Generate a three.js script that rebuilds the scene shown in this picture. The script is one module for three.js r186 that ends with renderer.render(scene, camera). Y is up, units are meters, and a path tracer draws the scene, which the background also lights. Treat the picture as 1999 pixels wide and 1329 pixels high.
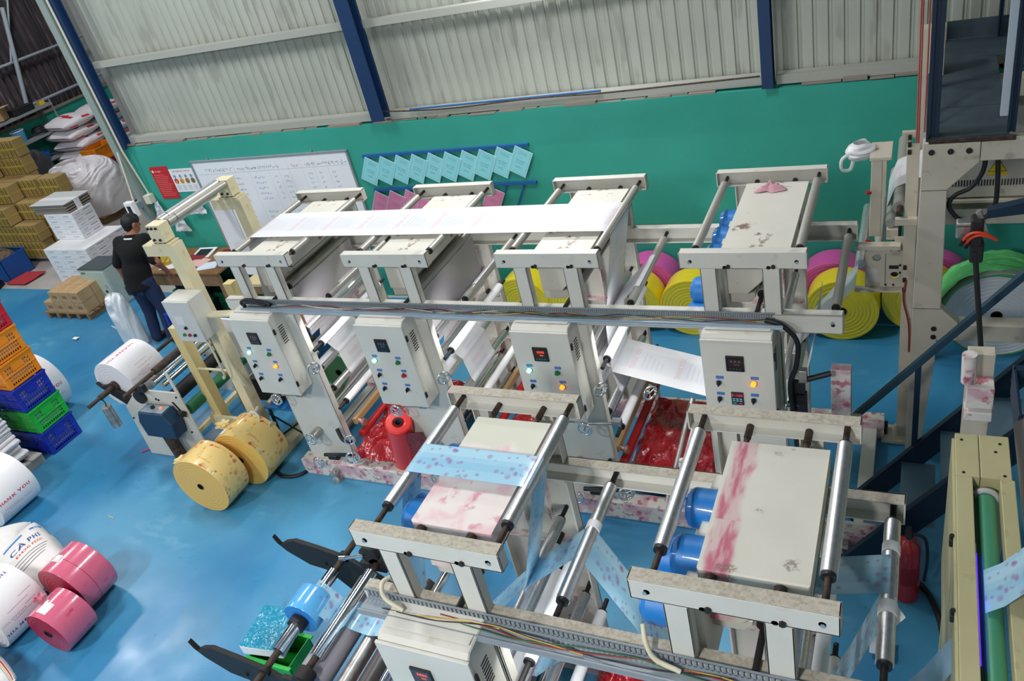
import * as THREE from 'three';
import { RoundedBoxGeometry } from 'three/addons/geometries/RoundedBoxGeometry.js';
import { MarchingCubes } from 'three/addons/objects/MarchingCubes.js';
import { mergeGeometries } from 'three/addons/utils/BufferGeometryUtils.js';
import { RectAreaLightUniformsLib } from 'three/addons/lights/RectAreaLightUniformsLib.js';

// ---------------------------------------------------------------- camera, renderer, lights
const scene = new THREE.Scene();
const camera = new THREE.PerspectiveCamera(45.477, 1999 / 1329, 0.05, 60);
{
  const m = new THREE.Matrix4().makeBasis(
    new THREE.Vector3(0.89697629, -0.21987671, -0.38352023),
    new THREE.Vector3(-0.04252133, 0.82060515, -0.5699115),
    new THREE.Vector3(0.44002894, 0.52750489, 0.72671392));
  camera.quaternion.setFromRotationMatrix(m);
  camera.position.set(5.147, 4.761, 4.285);
  scene.add(camera);
}
const renderer = new THREE.WebGLRenderer({ antialias: true });
renderer.toneMapping = THREE.LinearToneMapping;
renderer.toneMappingExposure = 1.45;
renderer.shadowMap.enabled = true;
RectAreaLightUniformsLib.init();
// ceiling lamps of the hall, out of view, placed to light floor and presses: [x, y, z, width, length, intensity]
const LAMPS = [
  [-6.8, 6.0, -0.6, 0.5, 1.1, 60], [-2.2, 6.2, -1.2, 0.5, 1.1, 38], [2.4, 6.2, -0.8, 0.5, 1.1, 40], [-6.8, 6.0, 4.6, 0.5, 1.1, 56],
  [-1.5, 6.0, 5.8, 0.5, 1.1, 90], [3.4, 5.8, 6.4, 0.5, 1.1, 120], [-9.4, 6.0, -6.2, 0.5, 1.1, 30],
];
// unseen floodlight high on the long wall, lights floor and rear press: [x, y, z, width, height, intensity]
const FLOOD = [1.75, 4.35, -2.95, 0.34, 0.26, 120];

// ---------------------------------------------------------------- helpers
const V = (x, y, z) => new THREE.Vector3(x, y, z);
let seed = 7;
const rnd = () => { seed = (seed * 16807) % 2147483647; return seed / 2147483647; };
const rr = (a, b) => a + (b - a) * rnd();
const taken = {};
function numbered(n) { const k = taken[n] || 0; taken[n] = k + 1; return k ? n + '_' + String(k).padStart(3, '0') : n; }
function thing(name, label, category, pos = [0, 0, 0], turn = 0, group) {
  const o = new THREE.Group(); o.name = numbered(name); scene.add(o);
  o.position.set(...pos); o.rotation.y = turn;
  o.userData = { label, category }; if (group) o.userData.group = group;
  return o;
}
function tag(o, label, category, group) { o.userData.label = label; o.userData.category = category; if (group) o.userData.group = group; return o; }
function dup(root, pos, turn, label, group) {
  const r = root.clone(); r.name = numbered(root.name.replace(/_\d+$/, '')); scene.add(r);
  r.userData = { ...root.userData, label }; if (group) r.userData.group = group;
  if (pos) r.position.set(...pos); if (turn !== undefined && turn !== null) r.rotation.y = turn;
  return r;
}
// merges pieces and lays uv in metres by the way each face points; geometry flagged keepUV keeps its own
function fuse(gs) {
  gs = (Array.isArray(gs) ? gs : [gs]).flat(9);
  const out = gs.map(g => {
    if (g.index) { const k = g.userData.keepUV; g = g.toNonIndexed(); g.userData.keepUV = k; }
    if (!g.attributes.normal) g.computeVertexNormals();
    const p = g.attributes.position, n = g.attributes.normal;
    if (!(g.userData.keepUV && g.attributes.uv)) {
      const uv = new Float32Array(p.count * 2);
      for (let i = 0; i < p.count; i += 3) {
        let ax = 0, ay = 0, az = 0;
        for (let k = i; k < i + 3; k++) { ax += Math.abs(n.getX(k)); ay += Math.abs(n.getY(k)); az += Math.abs(n.getZ(k)); }
        for (let k = i; k < i + 3; k++) {
          const x = p.getX(k), y = p.getY(k), z = p.getZ(k);
          const u = ax > ay && ax > az ? [z, y] : ay > az ? [x, z] : [x, y];
          uv[2 * k] = u[0]; uv[2 * k + 1] = u[1];
        }
      }
      g.setAttribute('uv', new THREE.BufferAttribute(uv, 2));
    }
    for (const a of Object.keys(g.attributes)) if (!['position', 'normal', 'uv'].includes(a)) g.deleteAttribute(a);
    g.morphAttributes = {};
    return g;
  });
  return out.length === 1 ? out[0] : mergeGeometries(out);
}
function obj(name, gs, mat, parent = scene) {
  const m = new THREE.Mesh(fuse(gs), mat);
  m.name = parent === scene ? numbered(name) : name;
  m.castShadow = m.receiveShadow = true;
  parent.add(m); return m;
}
function struct(name, gs, mat, parent) { const m = obj(name, gs, mat, parent || scene); if (!parent) { m.userData.kind = 'structure'; m.name = name; } return m; }
function bx(w, h, d, x = 0, y = 0, z = 0, r = 0.003) {
  const g = r > 0 && Math.min(w, h, d) > 2.2 * r ? new RoundedBoxGeometry(w, h, d, 1, r) : new THREE.BoxGeometry(w, h, d);
  return g.translate(x, y, z);
}
// box from its two corners
const b2 = (x0, y0, z0, x1, y1, z1, r) => bx(Math.abs(x1 - x0), Math.abs(y1 - y0), Math.abs(z1 - z0), (x0 + x1) / 2, (y0 + y1) / 2, (z0 + z1) / 2, r);
function rod(a, b, r, seg = 12, r2 = r) {
  a = Array.isArray(a) ? V(...a) : a; b = Array.isArray(b) ? V(...b) : b;
  const d = b.clone().sub(a), L = d.length();
  const g = new THREE.CylinderGeometry(r2, r, L, seg);
  g.translate(0, L / 2, 0);
  g.applyQuaternion(new THREE.Quaternion().setFromUnitVectors(V(0, 1, 0), d.normalize()));
  return g.translate(a.x, a.y, a.z);
}
// bar of rectangular section from a to b (w sideways, h the other way)
function bar(a, b, w, h, up = [0, 1, 0]) {
  a = V(...a); b = V(...b); const d = b.clone().sub(a), L = d.length(); d.normalize();
  const s = d.clone().cross(V(...up)).normalize(), u = s.clone().cross(d).normalize();
  const g = bx(w, h, L, 0, 0, 0, 0.003);
  g.applyMatrix4(new THREE.Matrix4().makeBasis(s, u, d.clone().negate()));
  return g.translate((a.x + b.x) / 2, (a.y + b.y) / 2, (a.z + b.z) / 2);
}
function tube(pts, r, seg = 8, n = 0) {
  const c = new THREE.CatmullRomCurve3(pts.map(p => V(...p)), false, 'catmullrom', 0.5);
  return new THREE.TubeGeometry(c, n || pts.length * 8, r, seg, false);
}
// polygon in (u, v) pushed out by depth d; plane 'xy' (depth z), 'zy' (depth x), 'xz' (depth y)
function ex(pts, d, plane = 'xy', at = 0, bev = 0.002, holes = []) {
  const s = new THREE.Shape(pts.map(p => new THREE.Vector2(...p)));
  for (const h of holes) s.holes.push(new THREE.Path(h.map(p => new THREE.Vector2(...p))));
  const g = new THREE.ExtrudeGeometry(s, { depth: d - 2 * bev, bevelEnabled: bev > 0, bevelThickness: bev, bevelSize: bev, bevelOffset: -bev, bevelSegments: 1, steps: 1, curveSegments: 10 });
  g.translate(0, 0, bev);
  if (plane === 'xy') g.translate(0, 0, at);
  else if (plane === 'zy') { g.applyMatrix4(new THREE.Matrix4().set(0, 0, 1, at, 0, 1, 0, 0, 1, 0, 0, 0, 0, 0, 0, 1)); flip(g); }
  else { g.applyMatrix4(new THREE.Matrix4().set(1, 0, 0, 0, 0, 0, 1, at, 0, 1, 0, 0, 0, 0, 0, 1)); flip(g); }
  return g;
}
function flip(g) { // mirrored transforms turn the faces inside out: swap two corners of each triangle
  if (g.index) { const a = g.index.array; for (let i = 0; i < a.length; i += 3) { const t = a[i]; a[i] = a[i + 1]; a[i + 1] = t; } }
  else for (const k of Object.keys(g.attributes)) {
    const at = g.attributes[k], s = at.itemSize, a = at.array;
    for (let i = 0; i < at.count; i += 3) for (let j = 0; j < s; j++) { const t = a[i * s + j]; a[i * s + j] = a[(i + 1) * s + j]; a[(i + 1) * s + j] = t; }
  }
  g.computeVertexNormals();
  return g;
}
// free sheet from a grid function f(u, v) -> [x, y, z]
function sheet(f, nu, nv, thick = 0) {
  const P = [], U = [], I = [];
  for (let j = 0; j <= nv; j++) for (let i = 0; i <= nu; i++) { P.push(...f(i / nu, j / nv)); U.push(i / nu, j / nv); }
  const w = nu + 1;
  for (let j = 0; j < nv; j++) for (let i = 0; i < nu; i++) { const a = j * w + i; I.push(a, a + 1, a + w, a + 1, a + w + 1, a + w); }
  const g = new THREE.BufferGeometry();
  g.setAttribute('position', new THREE.Float32BufferAttribute(P, 3)); g.setAttribute('uv', new THREE.Float32BufferAttribute(U, 2));
  g.setIndex(I); g.computeVertexNormals(); g.userData.keepUV = true;
  if (!thick) return g;
  // a second face pushed back along the normals and a rim give the sheet its thickness
  const n = g.attributes.normal, N = P.length / 3, P2 = P.slice(), U2 = U.concat(U), I2 = I.slice();
  for (let i = 0; i < N; i++) P2.push(P[3 * i] - n.getX(i) * thick, P[3 * i + 1] - n.getY(i) * thick, P[3 * i + 2] - n.getZ(i) * thick);
  for (let i = 0; i < I.length; i += 3) I2.push(I[i] + N, I[i + 2] + N, I[i + 1] + N);
  const rim = []; for (let i = 0; i < nu; i++) rim.push(i); for (let j = 0; j < nv; j++) rim.push(j * w + nu); for (let i = nu; i > 0; i--) rim.push(nv * w + i); for (let j = nv; j > 0; j--) rim.push(j * w);
  for (let k = 0; k < rim.length; k++) { const a = rim[k], b = rim[(k + 1) % rim.length]; I2.push(a, a + N, b, b, a + N, b + N); }
  const g2 = new THREE.BufferGeometry();
  g2.setAttribute('position', new THREE.Float32BufferAttribute(P2, 3)); g2.setAttribute('uv', new THREE.Float32BufferAttribute(U2, 2));
  g2.setIndex(I2); g2.computeVertexNormals(); g2.userData.keepUV = true; return g2;
}
// value noise
const H = (() => { const t = new Float32Array(65536); let s = 99; for (let i = 0; i < 65536; i++) { s = (s * 16807) % 2147483647; t[i] = s / 2147483647; } return t; })();
function vn(x, y, p, q = p) { // tiles every p by q cells
  const xi = Math.floor(x), yi = Math.floor(y), fx = x - xi, fy = y - yi, sx = fx * fx * (3 - 2 * fx), sy = fy * fy * (3 - 2 * fy);
  const m = (a, b) => { a = ((a % p) + p) % p; b = ((b % q) + q) % q; return H[(a * 73 + b * 1931 + p * 17) & 65535]; };
  return (m(xi, yi) * (1 - sx) + m(xi + 1, yi) * sx) * (1 - sy) + (m(xi, yi + 1) * (1 - sx) + m(xi + 1, yi + 1) * sx) * sy;
}
function fbm(u, v, p, oct = 4) { let a = 0, w = 0.5, s = 0; for (let i = 0; i < oct; i++) { a += w * vn(u * p, v * p, p); s += w; w *= 0.5; p *= 2; } return a / s; }
function n3(x, y, z) { return (vn(x + z * 1.7, y - z * 0.6, 4096) + vn(y * 0.9 + 31, z + x * 0.4, 4096)) / 2; }
function dataTex(n, f, rep = 1, srgb = true) {
  const d = new Uint8Array(n * n * 4);
  for (let j = 0; j < n; j++) for (let i = 0; i < n; i++) { const c = f(i / n, j / n), o = (j * n + i) * 4; d[o] = Math.max(0, Math.min(255, c[0])); d[o + 1] = Math.max(0, Math.min(255, c[1])); d[o + 2] = Math.max(0, Math.min(255, c[2])); d[o + 3] = 255; }
  const t = new THREE.DataTexture(d, n, n); t.wrapS = t.wrapT = THREE.RepeatWrapping; t.repeat.set(rep, rep);
  t.magFilter = THREE.LinearFilter; t.minFilter = THREE.LinearMipmapLinearFilter; t.generateMipmaps = true;
  if (srgb) t.colorSpace = THREE.SRGBColorSpace; t.needsUpdate = true; return t;
}
function canvasTex(w, h, draw) {
  const c = document.createElement('canvas'); c.width = w; c.height = h; const g = c.getContext('2d'); draw(g, w, h);
  const t = new THREE.CanvasTexture(c); t.colorSpace = THREE.SRGBColorSpace; return t;
}
const hex = h => [(h >> 16) & 255, (h >> 8) & 255, h & 255];
const mixc = (a, b, t) => [a[0] + (b[0] - a[0]) * t, a[1] + (b[1] - a[1]) * t, a[2] + (b[2] - a[2]) * t];
const sm = (a, b, x) => { x = Math.min(1, Math.max(0, (x - a) / (b - a))); return x * x * (3 - 2 * x); };
function std(color, rough = 0.5, metal = 0, extra = {}) { return new THREE.MeshStandardMaterial({ color, roughness: rough, metalness: metal, side: THREE.DoubleSide, ...extra }); }
function phy(color, rough, extra) { return new THREE.MeshPhysicalMaterial({ color, roughness: rough, side: THREE.DoubleSide, ...extra }); }
// ---------------------------------------------------------------- materials
const T = {};
T.floor = dataTex(1024, (u, v) => { // blue floor paint: wear in patches, scuffs and specks of dirt
  const a = fbm(u, v, 4, 5), b = fbm(u + 0.37, v + 0.11, 9, 5), s = fbm(u, v * 3, 40, 3), k = vn(u * 300, v * 300, 300);
  let c = mixc(hex(0x307fac), hex(0x4c96ba), sm(0.3, 0.72, a));
  c = mixc(c, hex(0x77a9c4), 0.5 * sm(0.6, 0.78, b) * sm(0.4, 0.7, s));
  c = mixc(c, hex(0x4c7f98), 0.35 * sm(0.66, 0.8, fbm(u + 0.7, v + 0.2, 7, 5)));
  if (k > 0.965) c = mixc(c, hex(0x2c4a5a), 0.5);
  return c;
}, 1 / 5);
T.floorRough = dataTex(256, (u, v) => { const a = 50 + 75 * fbm(u, v, 8, 4); return [a, a, a]; }, 1 / 2.5, false);
T.concrete = dataTex(512, (u, v) => mixc(hex(0x9d9892), hex(0xc0bbb4), fbm(u, v, 6, 5)), 1 / 3);
T.green = dataTex(512, (u, v) => {
  const a = fbm(u, v, 5, 5); let c = mixc(hex(0x2a9583), hex(0x37a996), a);
  if (vn(u * 90, v * 90, 90) > 0.985) c = mixc(c, hex(0x7fc0b0), 0.5); return c;
}, 1 / 3);
T.clad = dataTex(512, (u, v) => { // grey sheet with dust speckles and rust runs
  let c = mixc(hex(0xa6aa9e), hex(0xb9bdb1), fbm(u, v, 4, 5));
  c = mixc(c, hex(0x6d6a60), 0.25 * sm(0.62, 0.8, fbm(u * 1, v * 0.25 + 0.2, 24, 3)));
  return c;
}, 1 / 2.2);
T.brown = dataTex(512, (u, v) => { // old brown sheeting with pale and rusty streaks
  const s = vn(u * 64, v * 3, 64, 3), a = fbm(u, v, 12, 4);
  let c = mixc(hex(0x2e2a30), hex(0x5b4d4e), sm(0.2, 0.9, 0.6 * s + 0.4 * a)); c = mixc(c, hex(0x8d8683), 0.5 * sm(0.72, 0.95, s * a * 1.7)); return c;
}, 1 / 3);
T.paint = dataTex(512, (u, v) => { // machine paint: faint handling marks
  let c = mixc(hex(0xcbc9bd), hex(0xd8d6cb), fbm(u, v, 5, 5));
  c = mixc(c, hex(0xa79d8c), 0.35 * sm(0.68, 0.84, fbm(u + 0.3, v + 0.6, 11, 5))); return c;
}, 1 / 1.1);
T.grime = dataTex(512, (u, v) => { // settled dirt on upper flanges, rust flecks
  let c = mixc(hex(0xaaa392), hex(0xc4beae), fbm(u, v, 30, 4));
  c = mixc(c, hex(0x8d806d), 0.4 * sm(0.45, 0.72, fbm(u + 0.1, v + 0.5, 60, 3)));
  if (vn(u * 140, v * 140, 140) > 0.93) c = mixc(c, hex(0x9a5f4a), 0.45); return c;
}, 1 / 0.7);
T.ink = dataTex(512, (u, v) => { // paint spattered and wiped over with red ink
  let c = mixc(hex(0xd8d2c8), hex(0xe6e1da), fbm(u, v, 6, 4));
  c = mixc(c, hex(0xc0708a), 0.5 * sm(0.46, 0.7, fbm(u + 0.4, v, 7, 6))); c = mixc(c, hex(0xa8304a), 0.6 * sm(0.6, 0.76, fbm(u + 0.1, v + 0.6, 14, 5))); c = mixc(c, hex(0x6a4a48), 0.4 * sm(0.64, 0.78, fbm(u, v + 0.3, 22, 4))); return c;
}, 1 / 0.8);
T.cream = dataTex(512, (u, v) => { let c = mixc(hex(0xd9cda4), hex(0xe6dcb8), fbm(u, v, 5, 5)); c = mixc(c, hex(0xb09a6e), 0.25 * sm(0.66, 0.82, fbm(u + 0.2, v + 0.4, 14, 5))); return c; }, 1 / 0.9);
T.beige = dataTex(512, (u, v) => { let c = mixc(hex(0xc2b9a6), hex(0xd2cab8), fbm(u, v, 5, 5)); c = mixc(c, hex(0x84765c), 0.35 * sm(0.66, 0.84, fbm(u + 0.2, v + 0.4, 12, 5))); return c; }, 1 / 1.0);
T.steel = dataTex(256, (u, v) => { const a = 150 + 70 * fbm(u, v, 8, 5); return [a, a * 0.98, a * 0.95]; }, 1 / 0.3);
T.rust = dataTex(256, (u, v) => mixc(hex(0x2c2520), hex(0x6b5648), fbm(u, v, 10, 5)), 1 / 0.25);
T.alu = dataTex(256, (u, v) => { const a = 205 + 34 * fbm(u, v, 16, 4); return [a, a, a]; }, 1 / 0.2);
T.kraft = dataTex(256, (u, v) => mixc(hex(0xa98a62), hex(0xc2a277), fbm(u, v, 8, 4)), 1 / 0.5);
T.deck = dataTex(256, (u, v) => mixc(hex(0x34424b), hex(0x4e5e66), fbm(u, v, 8, 5)), 1 / 0.8);
T.wood = dataTex(256, (u, v) => mixc(hex(0x7d6145), hex(0xa5855f), 0.5 * vn(u * 4, v * 40, 4, 40) + 0.5 * fbm(u, v, 6, 4)), 1 / 0.5);
T.wrinkle = dataTex(512, (u, v) => { const a = fbm(u, v, 8, 5), r = 1 - Math.abs(2 * fbm(u + 0.2, v + 0.7, 6, 4) - 1); const k = 255 * (0.5 * a + 0.5 * r * r); return [k, k, k]; }, 1 / 0.6, false);

const M = {
  floor: std(0xffffff, 1, 0, { map: T.floor, roughnessMap: T.floorRough }),
  concrete: std(0xffffff, 0.85, 0, { map: T.concrete }),
  green: std(0xffffff, 0.7, 0, { map: T.green }),
  clad: std(0xffffff, 0.55, 0.1, { map: T.clad }),
  cladTrim: std(0xa7a99f, 0.6, 0, { map: null }),
  brown: std(0xffffff, 0.85, 0, { map: T.brown }),
  roof: std(0xb9bcbb, 0.8), outer: std(0xa9aaa6, 0.85), mortar: std(0x8d8579, 0.95),
  blueSteel: std(0x0f335c, 0.5), blueDark: std(0x10283d, 0.45), blueTrim: std(0x1b5c9a, 0.5), deck: std(0xffffff, 0.6, 0.2, { map: T.deck }), tread: std(0x6d8896, 0.45, 0.3),
  paint: std(0xffffff, 0.42, 0, { map: T.paint }), paintIn: std(0xd5d3ca, 0.5), grime: std(0xffffff, 0.8, 0, { map: T.grime }), ink: std(0xffffff, 0.5, 0, { map: T.ink }),
  dryer: std(0xbdb7ba, 0.4, 0.2),
  cream: std(0xffffff, 0.45, 0, { map: T.cream }), beige: std(0xffffff, 0.5, 0, { map: T.beige }),
  steel: std(0xffffff, 0.38, 0.9, { map: T.steel }), alu: std(0xffffff, 0.4, 1, { map: T.alu }), chrome: std(0xeceef0, 0.1, 1), galv: std(0xa3b3bf, 0.4, 0.5), rust: std(0xffffff, 0.65, 0.4, { map: T.rust }),
  dullRoller: std(0xb4b1a8, 0.42, 0.45), dark: std(0x1b1c1f, 0.5), blackRub: std(0x111214, 0.6), iron: std(0x2e2c2b, 0.55, 0.4),
  white: std(0xf0f0f0, 0.5), whitePaper: std(0xf2f2f0, 0.8), kraft: std(0xffffff, 0.85, 0, { map: T.kraft }), wood: std(0xffffff, 0.8, 0, { map: T.wood }),
  duct: std(0x8e989f, 0.5, 0.1), ductPale: std(0xa9c3d6, 0.4, 0.2), blueFan: phy(0x1878c4, 0.45, { clearcoat: 0.4 }),
  wireR: std(0x8e2b22, 0.5), wireY: std(0xc9a23a, 0.5), wireG: std(0x2c6b44, 0.5), wireB: std(0x1d1d22, 0.5), wireW: std(0xcfc9ae, 0.5),
  red: std(0xb3171c, 0.45), green2: std(0x1f8a45, 0.45),
  filmWhite: phy(0xfbfbfb, 0.4, { transmission: 0.12, thickness: 0 }),
  redFilm: phy(0xa5141f, 0.16, { clearcoat: 0.6, clearcoatRoughness: 0.2, bumpMap: T.wrinkle, bumpScale: 0.035 }),
  redRoll: phy(0xe8221e, 0.35, { clearcoat: 0.3 }),
  skin: phy(0x9c6448, 0.55, {}), hair: std(0x0f0d0d, 0.6), shirt: std(0x050507, 0.95), jeans: std(0x1b2c4c, 0.9),
};
// ---------------------------------------------------------------- the setting
const ZW = -3.15, XL = -11.5;
struct('floor', b2(-13, -0.2, -3.1, 9, 0, 8.5, 0), M.floor);
struct('floor_001', b2(-13, -0.2, -11, 9, -0.001, -3.1, 0), M.concrete);
// long wall: green masonry below, ribbed sheeting above
struct('wall_back', ex([[-4.62, 0], [9, 0], [9, 2.27], [5.2, 2.262], [2, 2.285], [0.2, 2.27], [-2.2, 2.285], [-4.62, 2.262]], 0.32, 'xy', ZW - 0.32, 0), M.green);
{ // crumbling mortar along the top of the masonry
  const g = []; let x = -4.55;
  while (x < 8.9) { const w = rr(0.08, 0.34), h = rr(0.012, 0.034), d = rr(0.05, 0.2); if (rnd() > 0.12) g.push(bx(w, h, d, x + w / 2, 2.272 + h / 2, ZW - 0.02 - d / 2 + rr(-0.02, 0.025), 0.004)); x += w + rr(0, 0.04); }
  const m = struct('trim_1', g, M.mortar);
}
function ribbed(x0, x1, y0, y1, z, pitch = 0.125, depth = 0.014) { // trapezoid ribs standing out towards the room
  const prof = []; const n = Math.round((x1 - x0) / pitch), p = (x1 - x0) / n;
  for (let i = 0; i < n; i++) { const a = x0 + i * p; prof.push([a, 0], [a + p * 0.08, depth], [a + p * 0.62, depth], [a + p * 0.70, 0], [a + p * 0.76, 0], [a + p * 0.79, depth * 0.25], [a + p * 0.86, depth * 0.25], [a + p * 0.89, 0]); }
  prof.push([x1, 0]);
  const P = []; const q = (i, y, dz) => [prof[i][0], y, z + prof[i][1] + dz];
  for (let i = 0; i < prof.length - 1; i++) for (const dz of [0, -0.006]) { const a = q(i, y0, dz), b = q(i + 1, y0, dz), c = q(i + 1, y1, dz), d = q(i, y1, dz); P.push(...a, ...b, ...c, ...a, ...c, ...d); }
  const g = new THREE.BufferGeometry(); g.setAttribute('position', new THREE.Float32BufferAttribute(P, 3)); g.computeVertexNormals(); return g;
}
const SHEETS = [[-4.36, -0.3], [-0.26, 3.9], [3.94, 9]];
SHEETS.forEach(([a, b], i) => struct('wall_back_sheeting_' + (i + 1), ribbed(a, b, 2.29, 7.4, -3.36), M.clad));
struct('wall_back_outer', b2(-4.62, 2.2, -3.62, 9, 7.4, -3.47, 0), M.outer);
// sheeting rails (cold rolled channels)
function rail(n, x0, x1, y, z, h = 0.07, d = 0.09) { return struct('trim_' + n, [b2(x0, y, z, x1, y + 0.004, z - d, 0), b2(x0, y - h, z, x1, y, z + 0.004, 0), b2(x0, y - h, z, x1, y - h + 0.004, z - d, 0), b2(x0, y - 0.02, z - d, x1, y, z - d + 0.004, 0)], M.cladTrim); }
rail(2, -4.42, -0.36, 3.37, -3.21); rail(3, -0.16, 3.86, 3.36, -3.21); rail(4, 3.98, 9, 3.35, -3.21);
rail(5, -4.42, -0.36, 2.375, -3.2, 0.075, 0.12); rail(6, -0.16, 3.86, 2.37, -3.2, 0.075, 0.12); rail(7, 3.98, 9, 2.365, -3.2, 0.075, 0.12);
// steel columns of the hall: I sections
function iColumn(n, x, y0, fw, dep, z0, mat) {
  const g = [b2(x - fw / 2, y0, z0, x + fw / 2, 7.4, z0 - 0.012, 0.002), b2(x - fw / 2, y0, z0 - dep, x + fw / 2, 7.4, z0 - dep + 0.012, 0.002), b2(x - 0.006, y0, z0 - 0.012, x + 0.006, 7.4, z0 - dep + 0.012, 0)];
  return struct('column_' + n, g, mat);
}
iColumn(1, -4.42, 2.26, 0.11, 0.12, -3.08, M.blueSteel);
iColumn(2, -0.24, 2.33, 0.17, 0.14, -3.06, M.blueSteel);
iColumn(3, 3.915, 2.29, 0.1, 0.12, -3.1, M.blueSteel);
{ // pale front flange strip and the two cable pipes running down the left column
  struct('trim_8', b2(-4.62, 0, -3.06, -4.5, 7.4, -3.3, 0.004), std(0x8d9a92, 0.6));
  const p = struct('trim_9', [rod([-4.43, 7.3, -3.065], [-4.43, 2.24, -3.065], 0.014), rod([-4.43, 2.24, -3.065], [-4.4, 1.58, -3.12], 0.013), rod([-4.53, 2.24, -3.06], [-4.585, 1.56, -2.98], 0.013)], std(0xd9d6c4, 0.5));
}
// thin blue pipe and old cable lying along the ledge
tag(obj('ledge_pipe', rod([0.15, 2.405, -3.15], [2.35, 2.405, -3.15], 0.011), M.blueTrim), 'thin blue pipe lying along the ledge above the green wall', 'pipe');
tag(obj('ledge_cable', tube([[-0.3, 2.42, -3.13], [0.6, 2.385, -3.12], [1.6, 2.4, -3.13], [2.4, 2.39, -3.12], [3.3, 2.395, -3.13], [3.85, 2.4, -3.13]], 0.008, 6, 60), M.rust), 'dusty cable sagging along the ledge between the middle and right blue columns', 'cable');
// left wall far away: green masonry, brown sheeting, pale bracing pipes
struct('wall_left', b2(XL - 0.3, 0, -11, XL, 1.82, 8.5, 0), M.green);
{
  const g = ribbed(-11, 8.5, 1.83, 7.4, 0, 0.16, 0.04); g.applyMatrix4(new THREE.Matrix4().set(0, 0, 1, XL - 0.06, 0, 1, 0, 0, -1, 0, 0, 0, 0, 0, 0, 1));
  struct('wall_left_sheeting', g, M.brown);
  struct('wall_left_outer', b2(XL - 0.3, 1.82, -11, XL - 0.16, 7.4, 8.5, 0), M.outer);
  struct('trim_10', b2(XL - 0.2, 1.8, -11, XL + 0.03, 1.86, 8.5, 0.004), M.mortar);
  const pipe = std(0x9aa3ab, 0.5);
  struct('trim_11', [rod([-11.4, 2.93, -10.9], [-11.4, 2.92, 2], 0.028)], pipe);
  struct('trim_12', [rod([-11.4, 2.08, -10.9], [-11.4, 2.08, -4.0], 0.03)], pipe);
  struct('trim_13', [rod([-11.36, 3.9, -7.35], [-11.36, 2.0, -6.75], 0.045)], pipe);
  struct('trim_14', [rod([-11.38, 4.6, -7.9], [-11.38, 2.93, -6.95], 0.02)], pipe);
}
struct('wall_back_far', b2(-11.8, 0, -11.2, -4.3, 7.4, -11, 0), M.green);
struct('wall_return', b2(-4.62, 0, -11, -4.42, 7.4, -3.47, 0), M.outer);
struct('wall_right', b2(9, 0, -3.6, 9.2, 7.4, 8.5, 0), M.outer);
struct('wall_front', b2(-11.8, 0, 8.5, 9.2, 7.4, 8.7, 0), M.outer);
struct('ceiling', b2(-11.8, 7.4, -11.2, 9.2, 7.55, 8.7, 0), M.roof);
// unseen ceiling lamps above the view
LAMPS.forEach(([x, y, z, w, l, I], i) => {
  const t = thing('unseen_ceiling_lamp', ['unseen ceiling lamp lighting the brown cartons', 'unseen ceiling lamp lighting the left of the rear press', 'unseen ceiling lamp lighting the right of the rear press', 'unseen ceiling lamp beyond the left edge, lighting the sacks', 'unseen ceiling lamp in front, lighting the open blue floor', 'unseen ceiling lamp in front, lighting the near faces of the presses', 'unseen ceiling lamp lighting the far shelf and the bag stack'][i], 'lamp', [x, y, z]);
  obj('housing', [bx(w + 0.06, 0.05, l + 0.06, 0, 0.045, 0), rod([0, 0.06, -l * 0.4], [0, 7.4 - y, -l * 0.4], 0.008), rod([0, 0.06, l * 0.4], [0, 7.4 - y, l * 0.4], 0.008)], M.white, t);
  obj('diffuser', bx(w, 0.02, l, 0, 0.012, 0, 0), new THREE.MeshStandardMaterial({ color: 0xffffff, emissive: 0xffffff, emissiveIntensity: 6 }), t);
  const L = new THREE.RectAreaLight(0xfdfcff, I, w, l); L.position.set(x, y - 0.01, z); L.lookAt(x, 0, z); scene.add(L);
});
{
  const [x, y, z, w, h, I] = FLOOD;
  const t = thing('unseen_wall_floodlight', 'unseen floodlight high on the ribbed wall, lighting the floor and rear press', 'lamp', [x, y, z]);
  obj('housing', bx(w + 0.05, h + 0.05, 0.08, 0, 0, -0.05), M.dark, t); obj('bracket', b2(-0.03, -0.05, -0.09, 0.03, 0.05, -0.42), M.dark, t);
  obj('glass', bx(w, h, 0.008, 0, 0, -0.004, 0), new THREE.MeshStandardMaterial({ color: 0xffffff, emissive: 0xffffff, emissiveIntensity: 8 }), t);
  t.rotation.x = 0.75;
  const L = new THREE.RectAreaLight(0xffffff, I, w, h); const d = V(0, -Math.sin(0.75), Math.cos(0.75)); L.position.set(x, y, z).addScaledVector(d, 0.012); L.lookAt(x + d.x, y + d.y - 0.01, z + d.z + 0.012); scene.add(L);
}
// ---------------------------------------------------------------- printing presses
const DK = 0.747;                                   // length of the roller plates
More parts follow.
